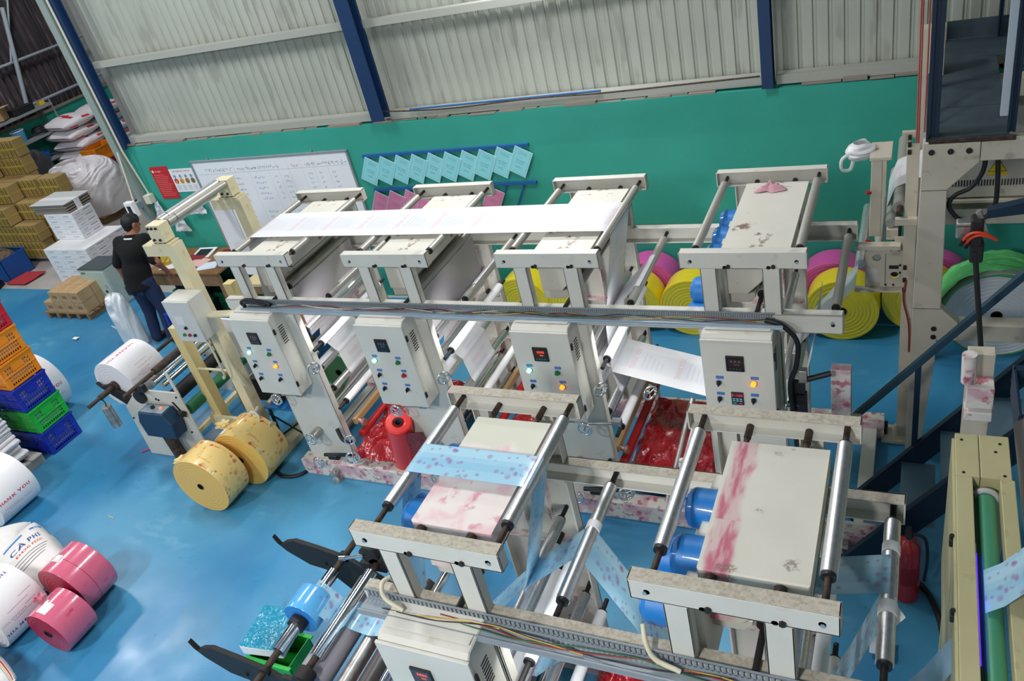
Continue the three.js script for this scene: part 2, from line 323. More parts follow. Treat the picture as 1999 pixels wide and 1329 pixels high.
// channel along x with its open side towards dir (+1 or -1 in z); origin at the outer face of the web
function channelX(x0, x1, y0, y1, z, dir, dep = 0.06) {
  return [b2(x0, y0, z, x1, y1, z + dir * 0.009, 0.002), b2(x0, y0, z, x1, y0 + 0.008, z + dir * dep, 0.002)];
}
function legC(x0, x1, y0, y1, z, dir, dep = 0.06) {
  return [b2(x0, y0, z, x1, y1, z + dir * 0.009, 0.002), b2(x0, y0, z, x0 + 0.008, y1, z + dir * dep, 0.002), b2(x1 - 0.008, y0, z, x1, y1, z + dir * dep, 0.002)];
}
function roller(parent, x, y, zn, zf, r, gapN, gapF, mat = M.alu, shaftMat = M.rust) {
  const m = obj('roller', rod([x, y, zn - gapN], [x, y, zf + gapF], r, 24), mat, parent);
  obj('shaft', [rod([x, y, zn], [x, y, zf], r * 0.42, 12)], shaftMat, m);
  obj('collar', rod([x, y, zn - gapN + 0.014], [x, y, zn - gapN - 0.002], r * 0.86, 16), M.dark, m);
  obj('collar', rod([x, y, zf + gapF - 0.012], [x, y, zf + gapF + 0.002], r * 0.86, 16), M.dark, m);
  return m;
}
function handwheel(parent, x, y, z, r, tilt = 0, mat = M.chrome) {
  const g = [new THREE.TorusGeometry(r, r * 0.17, 8, 28), rod([0, 0, -0.05], [0, 0, 0.012], r * 0.2, 12)];
  for (let k = 0; k < 3; k++) { const a = k * 2.094 + 0.4; g.push(rod([0, 0, 0], [Math.cos(a) * r, Math.sin(a) * r, 0], r * 0.09, 8)); }
  g.push(rod([r * 0.72, 0.1 * r, 0], [r * 0.72, 0.1 * r, 0.035], r * 0.13, 8));
  const q = g.map(k => k.rotateY(tilt).translate(x, y, z));
  return obj('handwheel', q, mat, parent);
}
// one printing station: x0 its left end, zN / zF the outer faces of the near and far frames
function station(o) {
  const { x0, zN, zF, yo = 0, label, top, hoodMat, rollMat, rr: R = 0.028, legs = true, low = [], beamRoller = 0.845, dirty } = o;
  const t = thing('printing_station', label, 'printing machine', [x0, 0, 0], 0, 'printing stations of the two presses');
  const y0 = 2.256 + yo, y1 = 2.366 + yo, yb = 1.939 + yo;
  const plateMat = M.paint, flMat = dirty ? M.grime : M.paint;
  for (const [z, d] of [[zN, -1], [zF, 1]]) {
    const p = obj('roller_plate', [channelX(0, DK, y0, y1 - 0.008, z, d), b2(0, y0, z, 0.008, y1, z + d * 0.06, 0.002), b2(DK - 0.008, y0, z, DK, y1, z + d * 0.06, 0.002)], plateMat, t);
    obj('top_flange', b2(0, y1 - 0.008, z, DK, y1, z + d * 0.062, 0.002), flMat, p);
    for (const x of [0.297, 0.557]) obj('bolt', rod([x, 2.274 + yo, z - d * 0.012], [x, 2.274 + yo, z], 0.013, 6), M.iron, p);
    for (const x of [0.062, 0.69]) obj('screw', rod([x, 2.3 + yo, z - d * 0.004], [x, 2.3 + yo, z], 0.009, 10), M.galv, p);
    for (const [a, b] of [[0.125, 0.222], [0.492, 0.594]]) obj('upright', legC(a, b, yb, y0, z, d), plateMat, t);
  }
  // outer rollers and the inner shafts that carry the hood
  const gap = zN > 1 ? 0.215 : 0.165;
  for (const x of [0.07, 0.688]) roller(t, x, 2.306 + yo, zN, zF, R, gap, 0.13, rollMat || M.alu);
  for (const x of [0.275, 0.53]) {
    obj('support_shaft', [rod([x, 2.265 + yo, zN], [x, 2.265 + yo, zF], 0.013, 10), rod([x, 2.265 + yo, zN - 0.12], [x, 2.265 + yo, zN - 0.152], 0.024, 12), rod([x, 2.265 + yo, zF + 0.09], [x, 2.265 + yo, zF + 0.0], 0.017, 12)], M.rust, t);
  }
  // drying hood: lid and tapering body
  const hz0 = zN - 0.155, hz1 = zF + (zN > 1 ? 0.15 : 0.1), yt = 2.298 + yo;
  const hood = obj('drying_hood', [ex([[0.222, yt], [0.632, yt], [0.632, yt - 0.125], [0.222, yt - 0.125]], hz0 - hz1, 'xy', hz1, 0.006), ex([[0.214, yt - 0.12], [0.47, yt - 0.12], [0.455, 2.06 + yo], [0.36, 1.965 + yo], [0.21, 1.965 + yo]], hz0 - hz1 - 0.05, 'xy', hz1 + 0.02, 0.004)], hoodMat || top || M.paint, t);
  obj('lid_seam', b2(0.221, yt - 0.128, hz1 - 0.001, 0.634, yt - 0.124, hz0 + 0.001, 0), M.iron, hood);
  obj('lower_hood', [ex([[0.2, 1.88 + yo], [0.36, 1.88 + yo], [0.4, 1.92 + yo], [0.4, 1.95 + yo], [0.2, 1.95 + yo]], zN - zF - 0.36, 'xy', zF + 0.14, 0.004)], M.paint, t);
  roller(t, 0.445, 1.95 + yo, zN, zF, 0.034, 0.22, 0.12, rollMat || M.alu, M.iron);
  if (zN < 1 && x0 < 2) obj('dryer_plate', b2(0.475, 1.46 + yo, zN - 0.2, 0.483, 1.93 + yo, zF + 0.12, 0.001), M.dryer, t);
  if (legs) {
    // wide side panels of the frames
    for (const [z, d, nm] of [[zN, -1, 'side_panel'], [zF, 1, 'side_panel']]) {
      const p = obj(nm, [b2(0.075, 0.17, z, 0.585, yb - 0.13, z + d * 0.012, 0.003), b2(0.075, 0.17, z, 0.087, yb - 0.13, z + d * 0.07, 0.002), b2(0.573, 0.17, z, 0.585, yb - 0.13, z + d * 0.07, 0.002)], M.paint, t);
      obj('stiffener', [b2(0.25, 0.2, z + d * 0.01, 0.26, 1.78 + yo, z + d * 0.06, 0.001), b2(0.42, 0.2, z + d * 0.01, 0.43, 1.78 + yo, z + d * 0.06, 0.001), b2(0.085, 1.27, z + d * 0.01, 0.575, 1.28, z + d * 0.06, 0.001), b2(0.085, 0.8, z + d * 0.01, 0.575, 0.81, z + d * 0.06, 0.001)], d > 0 ? M.ink : M.paint, p);
      obj('nut', [rod([0.33, 1.42, z], [0.33, 1.42, z + d * 0.1], 0.018, 8)], M.galv, p);
    }
  }
  if (beamRoller) roller(t, beamRoller, 1.872 + yo, zN, zF, R * 1.05, 0.2, 0.12, rollMat || M.alu, M.iron);
  for (const [x, y, r, mat] of low) {
    roller(t, x, y + yo, zN - 0.02, zF + 0.02, r, 0.12, 0.1, mat || M.alu, M.iron);
  }
  return t;
}
// guide, impression and inking rollers under the beams, seen between the frames
const LOW = [[0.52, 1.565, 0.03], [0.445, 1.33, 0.036], [0.516, 1.165, 0.022], [0.55, 0.94, 0.033], [0.62, 1.43, 0.034, M.white], [0.4, 1.1, 0.05, M.white], [0.42, 0.675, 0.042, M.chrome], [0.49, 0.47, 0.024, M.dullRoller], [0.63, 0.8, 0.034, M.white]];
const UX = [0, 1.286, 2.581, 3.851], ZF = -1.22;
T.hood = dataTex(512, (u, v) => { let c = mixc(hex(0xcfccbe), hex(0xdad7cb), fbm(u, v, 5, 5)); c = mixc(c, hex(0x6e4f40), 0.8 * sm(0.7, 0.78, fbm(u + 0.33, v + 0.15, 6, 5)) * sm(0.35, 0.6, fbm(u, v, 30, 3))); return c; }, 1 / 0.9);
const hoodBack = std(0xffffff, 0.5, 0, { map: T.hood });
T.hoodPink = dataTex(512, (u, v) => { // pale hood rubbed over with pinkish red ink in strokes
  let c = mixc(hex(0xdfd3cc), hex(0xe8e0d8), fbm(u, v, 5, 4)); const s = fbm(u * 1 + 0.2 * fbm(u, v, 5, 3), v + 0.3 * fbm(u + 0.5, v, 4, 3), 9, 4);
  const e = sm(0.2, 0.3, v + 0.22 * (fbm(u, v + 0.4, 5, 4) - 0.5)); c = mixc(hex(0xcfcfbc), c, e);
  c = mixc(c, hex(0xdc93a0), 0.38 * e * sm(0.42, 0.7, s)); return mixc(c, hex(0xb8506a), 0.45 * e * sm(0.62, 0.8, fbm(u + 0.6, v + 0.2, 16, 5)));
}, 1); T.hoodPink.offset.set(0, -1.5);
const hoodPink = std(0xffffff, 0.55, 0, { map: T.hoodPink });
// hood top with a broad wiped streak of red along its left side, scuffs elsewhere (laid out once over the hood in local metres)
T.hoodStreak = dataTex(512, (u, v) => {
  let c = mixc(hex(0xcbc8b8), hex(0xd5d2c4), fbm(u, v, 6, 5));
  const s = fbm(u * 3, v * 0.6, 14, 4), e = sm(0.23, 0.26, u + 0.03 * (fbm(u, v, 12, 3) - 0.5)) * (1 - sm(0.315, 0.35, u + 0.05 * (fbm(u + 0.4, v, 9, 3) - 0.5)));
  c = mixc(c, hex(0xb03a58), e * (0.2 + 0.55 * sm(0.35, 0.7, s))); c = mixc(c, hex(0x6b5d50), 0.6 * sm(0.7, 0.8, fbm(u + 0.2, v + 0.7, 8, 5)) * (vn(u * 160, v * 160, 160) > 0.4 ? 1 : 0.2));
  return c;
}, 1);
const hoodStreak = std(0xffffff, 0.55, 0, { map: T.hoodStreak });
const S1 = station({ x0: UX[0], zN: 0, zF: ZF, label: 'leftmost printing station of the rear press, beside the cream portal frame', hoodMat: hoodBack, rollMat: M.dullRoller, low: LOW });
const S2 = station({ x0: UX[1], zN: 0, zF: ZF, label: 'second printing station from the left of the rear press', hoodMat: hoodBack, rollMat: M.dullRoller, low: LOW });
const S3 = station({ x0: UX[2], zN: 0, zF: ZF, label: 'third printing station of the rear press, where the white web turns down', hoodMat: hoodBack, rollMat: M.dullRoller, low: LOW });
const S4 = station({ x0: UX[3], zN: 0, zF: ZF, label: 'rightmost printing station of the rear press, with a pink rag on its hood', hoodMat: hoodBack, rollMat: M.dullRoller, low: LOW.slice(0, 4), beamRoller: 0.88 });
const ZN2 = 2.421, ZF2 = 1.376, YO = -0.03, XA = 2.942, XB = 4.231;
const SA = station({ x0: XA, zN: ZN2, zF: ZF2, yo: YO, label: 'left printing station of the front press, its hood rubbed with pink ink', hoodMat: hoodPink, rr: 0.032, low: LOW, beamRoller: 0.86, dirty: true });
const SB = station({ x0: XB, zN: ZN2, zF: ZF2, yo: YO, label: 'right printing station of the front press, its hood streaked red', hoodMat: hoodStreak, rr: 0.032, low: LOW, beamRoller: 0.88, dirty: true });
// drying blowers: blue drums beside the hoods
function blowers(st, list, yo) { for (const [x, y, z] of list) { const b = obj('blower', [rod([x + 0.16, y, z], [x + 0.02, y, z], 0.09, 28), rod([x + 0.02, y, z], [x, y, z], 0.09, 28, 0.08)], M.blueFan, st); obj('end_cap', rod([x, y, z], [x - 0.012, y, z], 0.06, 24), M.blueFan, b); } }
function ducting(st, zs, yo) { for (const z of zs) obj('duct_box', ex([[0.06, 1.7 + yo], [0.24, 1.7 + yo], [0.24, 2.18 + yo], [0.16, 2.18 + yo], [0.1, 2.02 + yo]], 0.7, 'xy', z - 0.35, 0.004), M.paint, st); }
blowers(SB, [[0.09, 2.13, 1.83], [0.09, 2.13, 2.1], [-0.02, 1.98, 2.0], [-0.02, 1.98, 2.24]], YO);
blowers(S4, [[0.09, 2.13, -0.85], [0.09, 2.13, -0.6], [0.09, 2.13, -0.36], [0.02, 1.98, -0.2], [0.0, 1.85, -0.1]], 0);
ducting(SB, [1.98], YO); ducting(S4, [-0.5], 0);
blowers(SA, [[0.1, 2.12, 1.72], [0.09, 2.12, 2.12], [0.0, 1.98, 1.95]], YO);
// long frame beams and base rails
function pressFrame(name, label, x0, x1, zN, zF, yo, dirty, hasFarBase = true) {
  const t = thing(name, label, 'machine frame', [x0, 0, 0]);
  const L = x1 - x0, y0 = 1.809 + yo, y1 = 1.939 + yo;
  for (const [z, d] of [[zN, -1], [zF, 1]]) {
    const g = d < 0 ? [ex([[0, y0 + 0.045], [0.06, y0], [L, y0], [L, y1], [0, y1]], 0.009, 'xy', z - 0.009, 0.002)] : [b2(0, y0, z, L, y1, z + 0.009, 0.002)];
    const b = obj('beam', [...g, b2(0.03, y0, z, L, y0 + 0.008, z + d * 0.065, 0.002), b2(L - 0.008, y0, z, L, y1, z + d * 0.065, 0.002)], M.paint, t);
    obj('top_flange', b2(0, y1 - 0.008, z, L, y1, z + d * 0.067, 0.002), dirty ? M.grime : M.paint, b);
    obj('screw', [rod([L - 0.06, y0 + 0.08, z - d * 0.004], [L - 0.06, y0 + 0.08, z], 0.01, 10)], M.galv, b);
    const r = obj('base_rail', [b2(0.06, 0, z + 0.06, L + 0.2, 0.17, z - 0.07, 0.006)], M.ink, t);
    for (const x of [0.47, L * 0.55, L]) obj('levelling_foot', [rod([x, 0, z - d * 0.1], [x, 0.03, z - d * 0.1], 0.05, 14), rod([x, 0.02, z - d * 0.1], [x, 0.13, z - d * 0.1], 0.02, 10), bx(0.07, 0.02, 0.1, x, 0.11, z - d * 0.1)], M.steel, r);
  }
  for (const x of [0.1, L * 0.5, L + 0.1]) obj('cross_member', b2(x - 0.05, 0.02, zF - 0.06, x + 0.05, 0.12, zN + 0.05, 0.004), M.paint, t);
  return t;
}
const F1 = pressFrame('press_frame', 'long off-white frame of the rear press carrying its four stations', -0.1, 4.788, 0, ZF, 0, false);
const F2 = pressFrame('press_frame', 'long off-white frame of the front press with dirty upper flanges', 2.86, 5.16, ZN2, ZF2, YO, true);
// slotted cable duct with loose wires along the near beams
function cableDuct(label, x0, x1, z, y, pitch, h, wires, lip) {
  const t = thing('cable_duct', label, 'cable duct', [0, 0, 0]);
  obj('tray', [b2(x0, y, z, x1, y + 0.004, z + 0.085, 0), b2(x0, y, z, x1, y + 0.014, z + 0.004, 0), b2(x0, y + h - 0.012, z, x1, y + h, z + 0.004, 0)], M.duct, t);
  const teeth = []; for (let x = x0 + 0.01; x < x1 - 0.01; x += pitch) teeth.push(new THREE.BoxGeometry(pitch * 0.55, h - 0.02, 0.004).translate(x, y + h / 2, z + 0.002));
  const m = obj('duct_teeth', teeth, M.duct, t); m.userData.kind = 'stuff';
  obj('lip', [b2(x0 - 0.01, y - 0.004, z + 0.08, x1 + 0.06, y + 0.012, z + 0.088, 0.001), b2(x0 - 0.01, y - 0.01, z + 0.076, x1 + 0.06, y - 0.002, z + 0.098, 0.001)], lip, t);
  for (const [mat, a, b, ph] of wires) {
    const pts = []; const n = Math.max(4, Math.round((b - a) / 0.14));
    for (let i = 0; i <= n; i++) pts.push([a + (b - a) * i / n, y + 0.01 + 0.012 * Math.abs(Math.sin(ph + i * 1.3)), z + 0.045 + 0.02 * Math.sin(ph * 2 + i * 0.9)]);
    obj('wire', tube(pts, 0.003, 5, n * 3), mat, t);
  }
  return t;
}
const D1 = cableDuct('slotted grey cable duct with loose wires along the rear press', 0.15, 4.4, 0.005, 1.905, 0.0145, 0.05,
  [[M.wireB, 0.2, 3.2, 0.3], [M.wireR, 0.6, 4.3, 1.2], [M.wireG, 1.6, 4.0, 2.2], [M.wireY, 2.2, 4.35, 3.1], [M.wireB, 2.0, 4.4, 4], [M.wireW, 0.5, 2.6, 5]], M.galv);
obj('cable', [tube([[0.16, 1.9, 0.05], [0.14, 1.95, 0.06], [0.2, 1.975, 0.05], [0.32, 1.955, 0.04], [0.44, 1.93, 0.05]], 0.014, 8), tube([[0.17, 1.9, 0.07], [0.17, 1.94, 0.07], [0.25, 1.96, 0.06], [0.4, 1.93, 0.06]], 0.012, 8)], M.dark, D1);
const D2 = cableDuct('slotted grey cable duct with loose wires along the front press', 2.885, 5.1, ZN2 + 0.006, 1.872, 0.0225, 0.062,
  [[M.wireB, 3.0, 4.6, 0.3], [M.wireY, 3.2, 4.0, 1.2], [M.wireR, 3.3, 5.0, 2.2], [M.wireG, 3.4, 5.05, 3.1], [M.wireW, 3.05, 3.6, 4], [M.wireY, 4.3, 5.1, 5]], M.duct);
obj('cable', [tube([[3.03, 1.98, 2.36], [3.01, 2.0, 2.43], [3.03, 1.95, 2.47], [3.12, 1.9, 2.48]], 0.011, 8), tube([[4.24, 2.02, 2.38], [4.26, 1.97, 2.43], [4.3, 1.92, 2.46], [4.4, 1.89, 2.47]], 0.011, 8)], M.wireW, D2);
// ---------------------------------------------------------------- control cabinets
T.screen = canvasTex(128, 128, (g, w, h) => { g.fillStyle = '#16191d'; g.fillRect(0, 0, w, h); g.fillStyle = '#2a2426'; g.fillRect(16, 18, 96, 70); g.font = 'bold 26px monospace'; g.fillStyle = '#8d7f80'; g.fillText('8.8.8.8', 30, 48); g.font = '18px monospace'; g.fillText('8888', 56, 74); g.fillStyle = '#1c6a55'; for (let i = 0; i < 4; i++) g.fillRect(18 + i * 25, 104, 14, 8); });
T.screenOn = canvasTex(128, 128, (g, w, h) => { g.fillStyle = '#16191d'; g.fillRect(0, 0, w, h); g.fillStyle = '#3a1512'; g.fillRect(16, 18, 96, 70); g.font = 'bold 30px monospace'; g.fillStyle = '#ff5a3a'; g.fillText('8888', 34, 48); g.font = '20px monospace'; g.fillStyle = '#ff8a60'; g.fillText('888', 56, 76); g.fillStyle = '#1c6a55'; for (let i = 0; i < 4; i++) g.fillRect(18 + i * 25, 104, 14, 8); });
T.keypad = canvasTex(128, 160, (g, w, h) => { g.fillStyle = '#20242a'; g.fillRect(0, 0, w, h); g.font = 'bold 40px monospace'; g.fillStyle = '#ff2f2a'; g.fillText('F-100', 4, 48); g.fillStyle = '#5d9fb0'; for (let j = 0; j < 2; j++) for (let i = 0; i < 3; i++) g.fillRect(12 + i * 38, 74 + j * 26, 26, 12); g.fillStyle = '#2f8f6a'; g.fillRect(14, 132, 36, 12); g.fillStyle = '#b3202a'; g.fillRect(78, 132, 34, 12); });
T.plate = canvasTex(96, 48, (g, w, h) => { g.fillStyle = '#2366b4'; g.fillRect(0, 0, w, h); g.fillStyle = '#6fa0d8'; for (let i = 0; i < 5; i++) g.fillRect(12 + i * 15, 16, 10, 14); });
const own = g => { g.userData.keepUV = true; return g; };
const planeAt = (w, h, x, y, z) => own(new THREE.PlaneGeometry(w, h).translate(x, y, z));
const glow = (c, e, k) => new THREE.MeshStandardMaterial({ color: c, emissive: e, emissiveIntensity: k });
const MC = {
  screen: std(0xffffff, 0.25, 0, { map: T.screen }), screenOn: std(0xffffff, 0.25, 0, { map: T.screenOn, emissive: 0xffffff, emissiveMap: T.screenOn, emissiveIntensity: 0.6 }),
  keypad: std(0xffffff, 0.3, 0, { map: T.keypad, emissive: 0xffffff, emissiveMap: T.keypad, emissiveIntensity: 0.5 }), plate: std(0xffffff, 0.5, 0, { map: T.plate }),
  greenLit: glow(0xbfffe6, 0x7dffd0, 2.2), amberLit: glow(0xff9a30, 0xff6a12, 2.6), greenBtn: std(0x0f7a35, 0.35), redBtn: std(0xb5121c, 0.35),
};
// spec: list of [kind, u, v] on the door; lw: scratches
function cabinet(o) {
  const { x, z = 0.2, yo = 0, w = 0.425, y0 = 1.1, y1 = 1.87, dep = 0.19, label, items, screen } = o;
  const t = thing('control_cabinet', label, 'control cabinet', [x, 0, z]);
  obj('body', [ex([[0, y0], [-dep, y0], [-dep, y1 + 0.035], [-0.02, y1 + 0.02], [0, y1]].map(([a, b]) => [a, b + yo]), w, 'zy', 0, 0.006).translate(0, 0, -0.022)], M.paint, t);
  const d = obj('door', [bx(w + 0.012, y1 - y0 - 0.004, 0.018, w / 2, (y0 + y1) / 2 + yo, -0.012, 0.005)], M.paint, t);
  obj('hinge', [bx(0.012, 0.05, 0.02, w + 0.01, y0 + 0.12 + yo, -0.02), bx(0.012, 0.05, 0.02, w + 0.01, y1 - 0.12 + yo, -0.02)], M.iron, d);
  obj('vent', Array.from({ length: 8 }, (_, i) => bx(0.003, 0.008, 0.06, w + 0.0005, y1 - 0.12 - i * 0.022 + yo, -0.11, 0)), M.iron, t);
  obj('lid_bar', [bx(w - 0.03, 0.004, 0.05, w / 2, y1 + 0.03 + yo, -0.1, 0.001)], M.paint, t);
  for (const [k, u, v] of items) {
    const y = v + yo;
    if (k === 'screen') { const b = obj('display', bx(0.11, 0.115, 0.012, u, y, 0.002), M.dark, t); obj('screen', planeAt(0.1, 0.105, u, y, 0.0085), screen ? MC.screenOn : MC.screen, b); }
    else if (k === 'keypad') { const b = obj('keypad', bx(0.076, 0.1, 0.01, u, y, 0.001), M.dark, t); obj('screen', planeAt(0.072, 0.096, u, y, 0.0065), MC.keypad, b); }
    else {
      const mat = { green: MC.greenLit, amber: MC.amberLit, gbtn: MC.greenBtn, rbtn: MC.redBtn, knob: M.dark }[k];
      const nm = { green: 'pilot_lamp', amber: 'pilot_lamp', gbtn: 'push_button', rbtn: 'push_button', knob: 'switch_knob' }[k];
      const r = k === 'knob' ? 0.014 : 0.017;
      const g = [rod([u, y, -0.003], [u, y, 0.02], r, 18, r * 0.9)]; if (k === 'knob') g.push(bx(0.008, 0.03, 0.018, u, y, 0.024));
      const b = obj(nm, g, mat, t);
      obj('bezel', [new THREE.TorusGeometry(r + 0.003, 0.003, 6, 18).translate(u, y, 0.0)], M.galv, b);
      obj('name_plate', planeAt(0.048, 0.022, u + 0.008, y + 0.038, -0.0022), MC.plate, t);
    }
  }
  return t;
}
const ITEMS = (l3, r2, extra = []) => [['screen', 0.2, 1.69], ['green', 0.082, 1.547], ['gbtn', 0.295, 1.54], ['knob', 0.08, 1.41], [r2, 0.308, 1.418], ['knob', 0.08, 1.276], ['knob', 0.296, 1.28], ...extra];
cabinet({ x: 0.06, label: 'off-white control cabinet nearest the cream portal frame, amber and green lamps lit', items: ITEMS('knob', 'amber') });
const c2 = cabinet({ x: 1.345, label: 'off-white control cabinet above the upright red film roll, smeared with red ink', items: ITEMS('knob', 'rbtn') });
cabinet({ x: 2.668, label: 'off-white control cabinet with a red lit display, behind the front press', items: ITEMS('knob', 'amber'), screen: true });
cabinet({ x: 3.982, y0: 1.2, label: 'off-white control cabinet with a red lit keypad at the right end of the rear press', items: [['screen', 0.2, 1.7], ['knob', 0.09, 1.547], ['amber', 0.304, 1.555], ['knob', 0.086, 1.418], ['keypad', 0.197, 1.426], ['knob', 0.297, 1.422]] });
cabinet({ x: 3.04, z: 2.64, yo: -0.015, y0: 1.0, w: 0.475, label: 'off-white control cabinet under the front press at the bottom edge', items: [['screen', 0.2, 1.69], ['green', 0.08, 1.54], ['gbtn', 0.3, 1.54]], screen: true });
// ---------------------------------------------------------------- unwinding stand and portal at the left of the rear press
const rollText = (bg, draw, w = 1024, h = 256) => canvasTex(w, h, (g, W, Hh) => { g.fillStyle = bg; g.fillRect(0, 0, W, Hh); draw(g, W, Hh); });
// wound roll with its axis along z, standing centred on the origin; u of the barrel runs round, v along the axis
function woundRoll(t, r, len, barrelMat, faceMat, core = 0.04, z0 = 0) {
  const prof = [[r - 0.004, 0], [r, 0.004], [r + 0.002, len * 0.3], [r + 0.001, len * 0.7], [r, len - 0.004], [r - 0.004, len]];
  const g = own(new THREE.LatheGeometry(prof.map(p => new THREE.Vector2(...p)), 56)); g.rotateX(-Math.PI / 2); g.translate(0, 0, z0);
  obj('film_winding', g, barrelMat, t);
  for (const [z, s] of [[z0, 1], [z0 - len, -1]]) {
    const p = []; let q = core; // slightly uneven wound edges
    while (q < r - 0.004) { p.push(new THREE.Vector2(q, s * (0.0012 * Math.sin(q * 190) + 0.0008 * Math.sin(q * 731)))); q += 0.006; }
    p.push(new THREE.Vector2(r - 0.003, 0));
    const f = new THREE.LatheGeometry(p, 48); f.rotateX(Math.PI / 2); if (s < 0) f.translate(0, 0, z); else f.translate(0, 0, z); obj('roll_end', f, faceMat, t);
  }
  const c = new THREE.LatheGeometry([[core * 0.78, 0.006], [core, 0.006], [core, -len - 0.006], [core * 0.78, -len - 0.006], [core * 0.78, 0.006]].map(p => new THREE.Vector2(...p)), 28); c.rotateX(Math.PI / 2); c.translate(0, 0, z0);
  obj('core', c, M.dark, t);
}
const thankTex = (col, bg, seedv, mirror) => rollText(bg, (g, W, Hh) => {
  for (let k = 0; k < 4; k++) {
    g.save(); g.translate(k * W / 4 + 140, Hh * 0.56); g.rotate(mirror ? -Math.PI / 2 : Math.PI / 2); g.globalAlpha = 0.9; g.fillStyle = col; g.textAlign = 'center'; g.font = 'bold 48px sans-serif'; g.fillText('THANK YOU', 0, 0);
    g.globalAlpha = 0.3; g.font = 'bold 30px sans-serif'; g.fillText('THANK YOU', 30, 110); for (let i = 1; i < 5; i++) g.fillRect(-150 + (i * 37 + seedv * 11) % 90, 20 + i * 50, 60 + (i * 53) % 90, 8); g.globalAlpha = 1; g.restore();
  }
}, 2048, 512);
T.thankRed = thankTex('#c4253c', '#f1efef', 1, false); T.thankRed2 = thankTex('#c4253c', '#f1efef', 2, true); T.thankBlue = thankTex('#2c2f9a', '#efeeec', 3, false);
for (const t of [T.thankRed, T.thankRed2, T.thankBlue]) { t.wrapS = t.wrapT = THREE.RepeatWrapping; }
const mWR = std(0xffffff, 0.4, 0, { map: T.thankRed }), mWR2 = std(0xffffff, 0.4, 0, { map: T.thankRed2 }), mWB = std(0xffffff, 0.4, 0, { map: T.thankBlue }), mWface = std(0xe6e4e6, 0.55);
const SX = -2.177, SY = 0.868;
{
  const t = thing('unwinding_stand', 'white steel unwinding stand with dark arms and blue brake box, left of rear press', 'machine stand', [0, 0, 0]);
  for (const z of [0.1, -1.02]) {
    const p = obj('side_plate', ex([[-2.14, 0], [-1.2, 0], [-1.2, 0.9], [-1.74, 0.9], [-1.86, 0.84], [-2.1, 0.65]], 0.018, 'xy', z - 0.018, 0.003), M.paint, t);
    obj('arm', ex([[-2.41, 0.905], [-2.385, 0.915], [-2.35, 0.875], [-2.25, 0.892], [-2.19, 0.87], [-1.93, 0.72], [-1.8, 0.5], [-2.03, 0.6], [-2.22, 0.74], [-2.34, 0.83]], 0.03, 'xy', z - 0.05, 0.003), M.iron, t);
    obj('boss', rod([-1.76, 0.82, z], [-1.76, 0.82, z + 0.035], 0.075, 24), M.dark, t);
    for (const [x, y] of [[-1.56, 0.8], [-1.53, 0.79], [-1.25, 0.85], [-1.3, 0.4], [-2.08, 0.5]]) obj('bolt', rod([x, y, z], [x, y, z + 0.01], 0.011, 6), M.dark, p);
  }
  obj('slot', ex([[-1.36, 0.78], [-1.33, 0.78], [-1.25, 0.6], [-1.28, 0.6]], 0.003, 'xy', 0.1, 0), M.iron, t);
  obj('lever', bar([-1.21, 1.16, 0.1], [-1.2, 0.88, 0.1], 0.045, 0.012, [0, 0, 1]), M.paint, t);
  const sh = obj('unwind_shaft', [rod([SX, SY, 0.4], [SX, SY, -1.1], 0.02, 14), rod([SX, SY, 0.25], [SX, SY, 0.06], 0.03, 16), rod([SX, SY, 0.075], [SX, SY, 0.035], 0.055, 20)], M.rust, t);
  obj('spare_shaft', [rod([-1.71, 0.96, 0.3], [-1.71, 0.96, -1.0], 0.022, 14), rod([-1.71, 0.96, -0.12], [-1.71, 0.96, -0.95], 0.04, 18)], M.rust, t);
  obj('draw_roller', [rod([-1.6, 0.93, 0.02], [-1.6, 0.93, -0.98], 0.035, 20)], M.chrome, t);
  obj('draw_roller', [rod([-1.5, 0.9, 0.0], [-1.5, 0.9, -0.98], 0.03, 20)], M.chrome, t);
  obj('rubber_roller', rod([-1.42, 0.77, 0.05], [-1.42, 0.77, -0.98], 0.07, 24), M.blackRub, t);
  obj('rubber_roller', rod([-1.24, 0.66, 0.05], [-1.24, 0.66, -0.98], 0.06, 24), std(0x12633f, 0.5), t);
  obj('bearing', [bx(0.09, 0.06, 0.06, -1.7, 0.93, 0.12), bx(0.05, 0.08, 0.05, -1.62, 0.95, 0.13)], M.dark, t);
  obj('cross_bar', bar([-1.3, 0.36, 0.08], [-1.3, 0.36, -1.0], 0.06, 0.05), M.cream, t);
  obj('cross_bar', bar([-2.0, 0.2, 0.08], [-2.0, 0.2, -1.0], 0.06, 0.06), M.iron, t);
  const bb = obj('brake_box', ex([[-1.75, 0.43], [-1.34, 0.43], [-1.3, 0.62], [-1.36, 0.74], [-1.7, 0.74], [-1.76, 0.62]], 0.16, 'xy', 0.105, 0.008), std(0x183a58, 0.5), t);
  obj('panel', bx(0.3, 0.006, 0.12, -1.53, 0.744, 0.185, 0.001), M.galv, bb); obj('dial', rod([-1.56, 0.745, 0.18], [-1.56, 0.77, 0.18], 0.022, 16), M.dark, bb);
  obj('lamp', rod([-1.46, 0.745, 0.17], [-1.46, 0.756, 0.17], 0.016, 14), glow(0xff8a50, 0xff5a20, 1.2), bb);
  obj('knob', rod([-1.3, 0.66, 0.12], [-1.22, 0.67, 0.14], 0.03, 14), M.iron, bb);
}
{
  const t = thing('film_roll', 'big white roll printed THANK YOU in red, hung on the unwinding stand', 'film roll', [SX, SY, 0.03]);
  woundRoll(t, 0.27, 0.45, mWR, mWface, 0.045);
  t.rotation.z = 0.35;
}
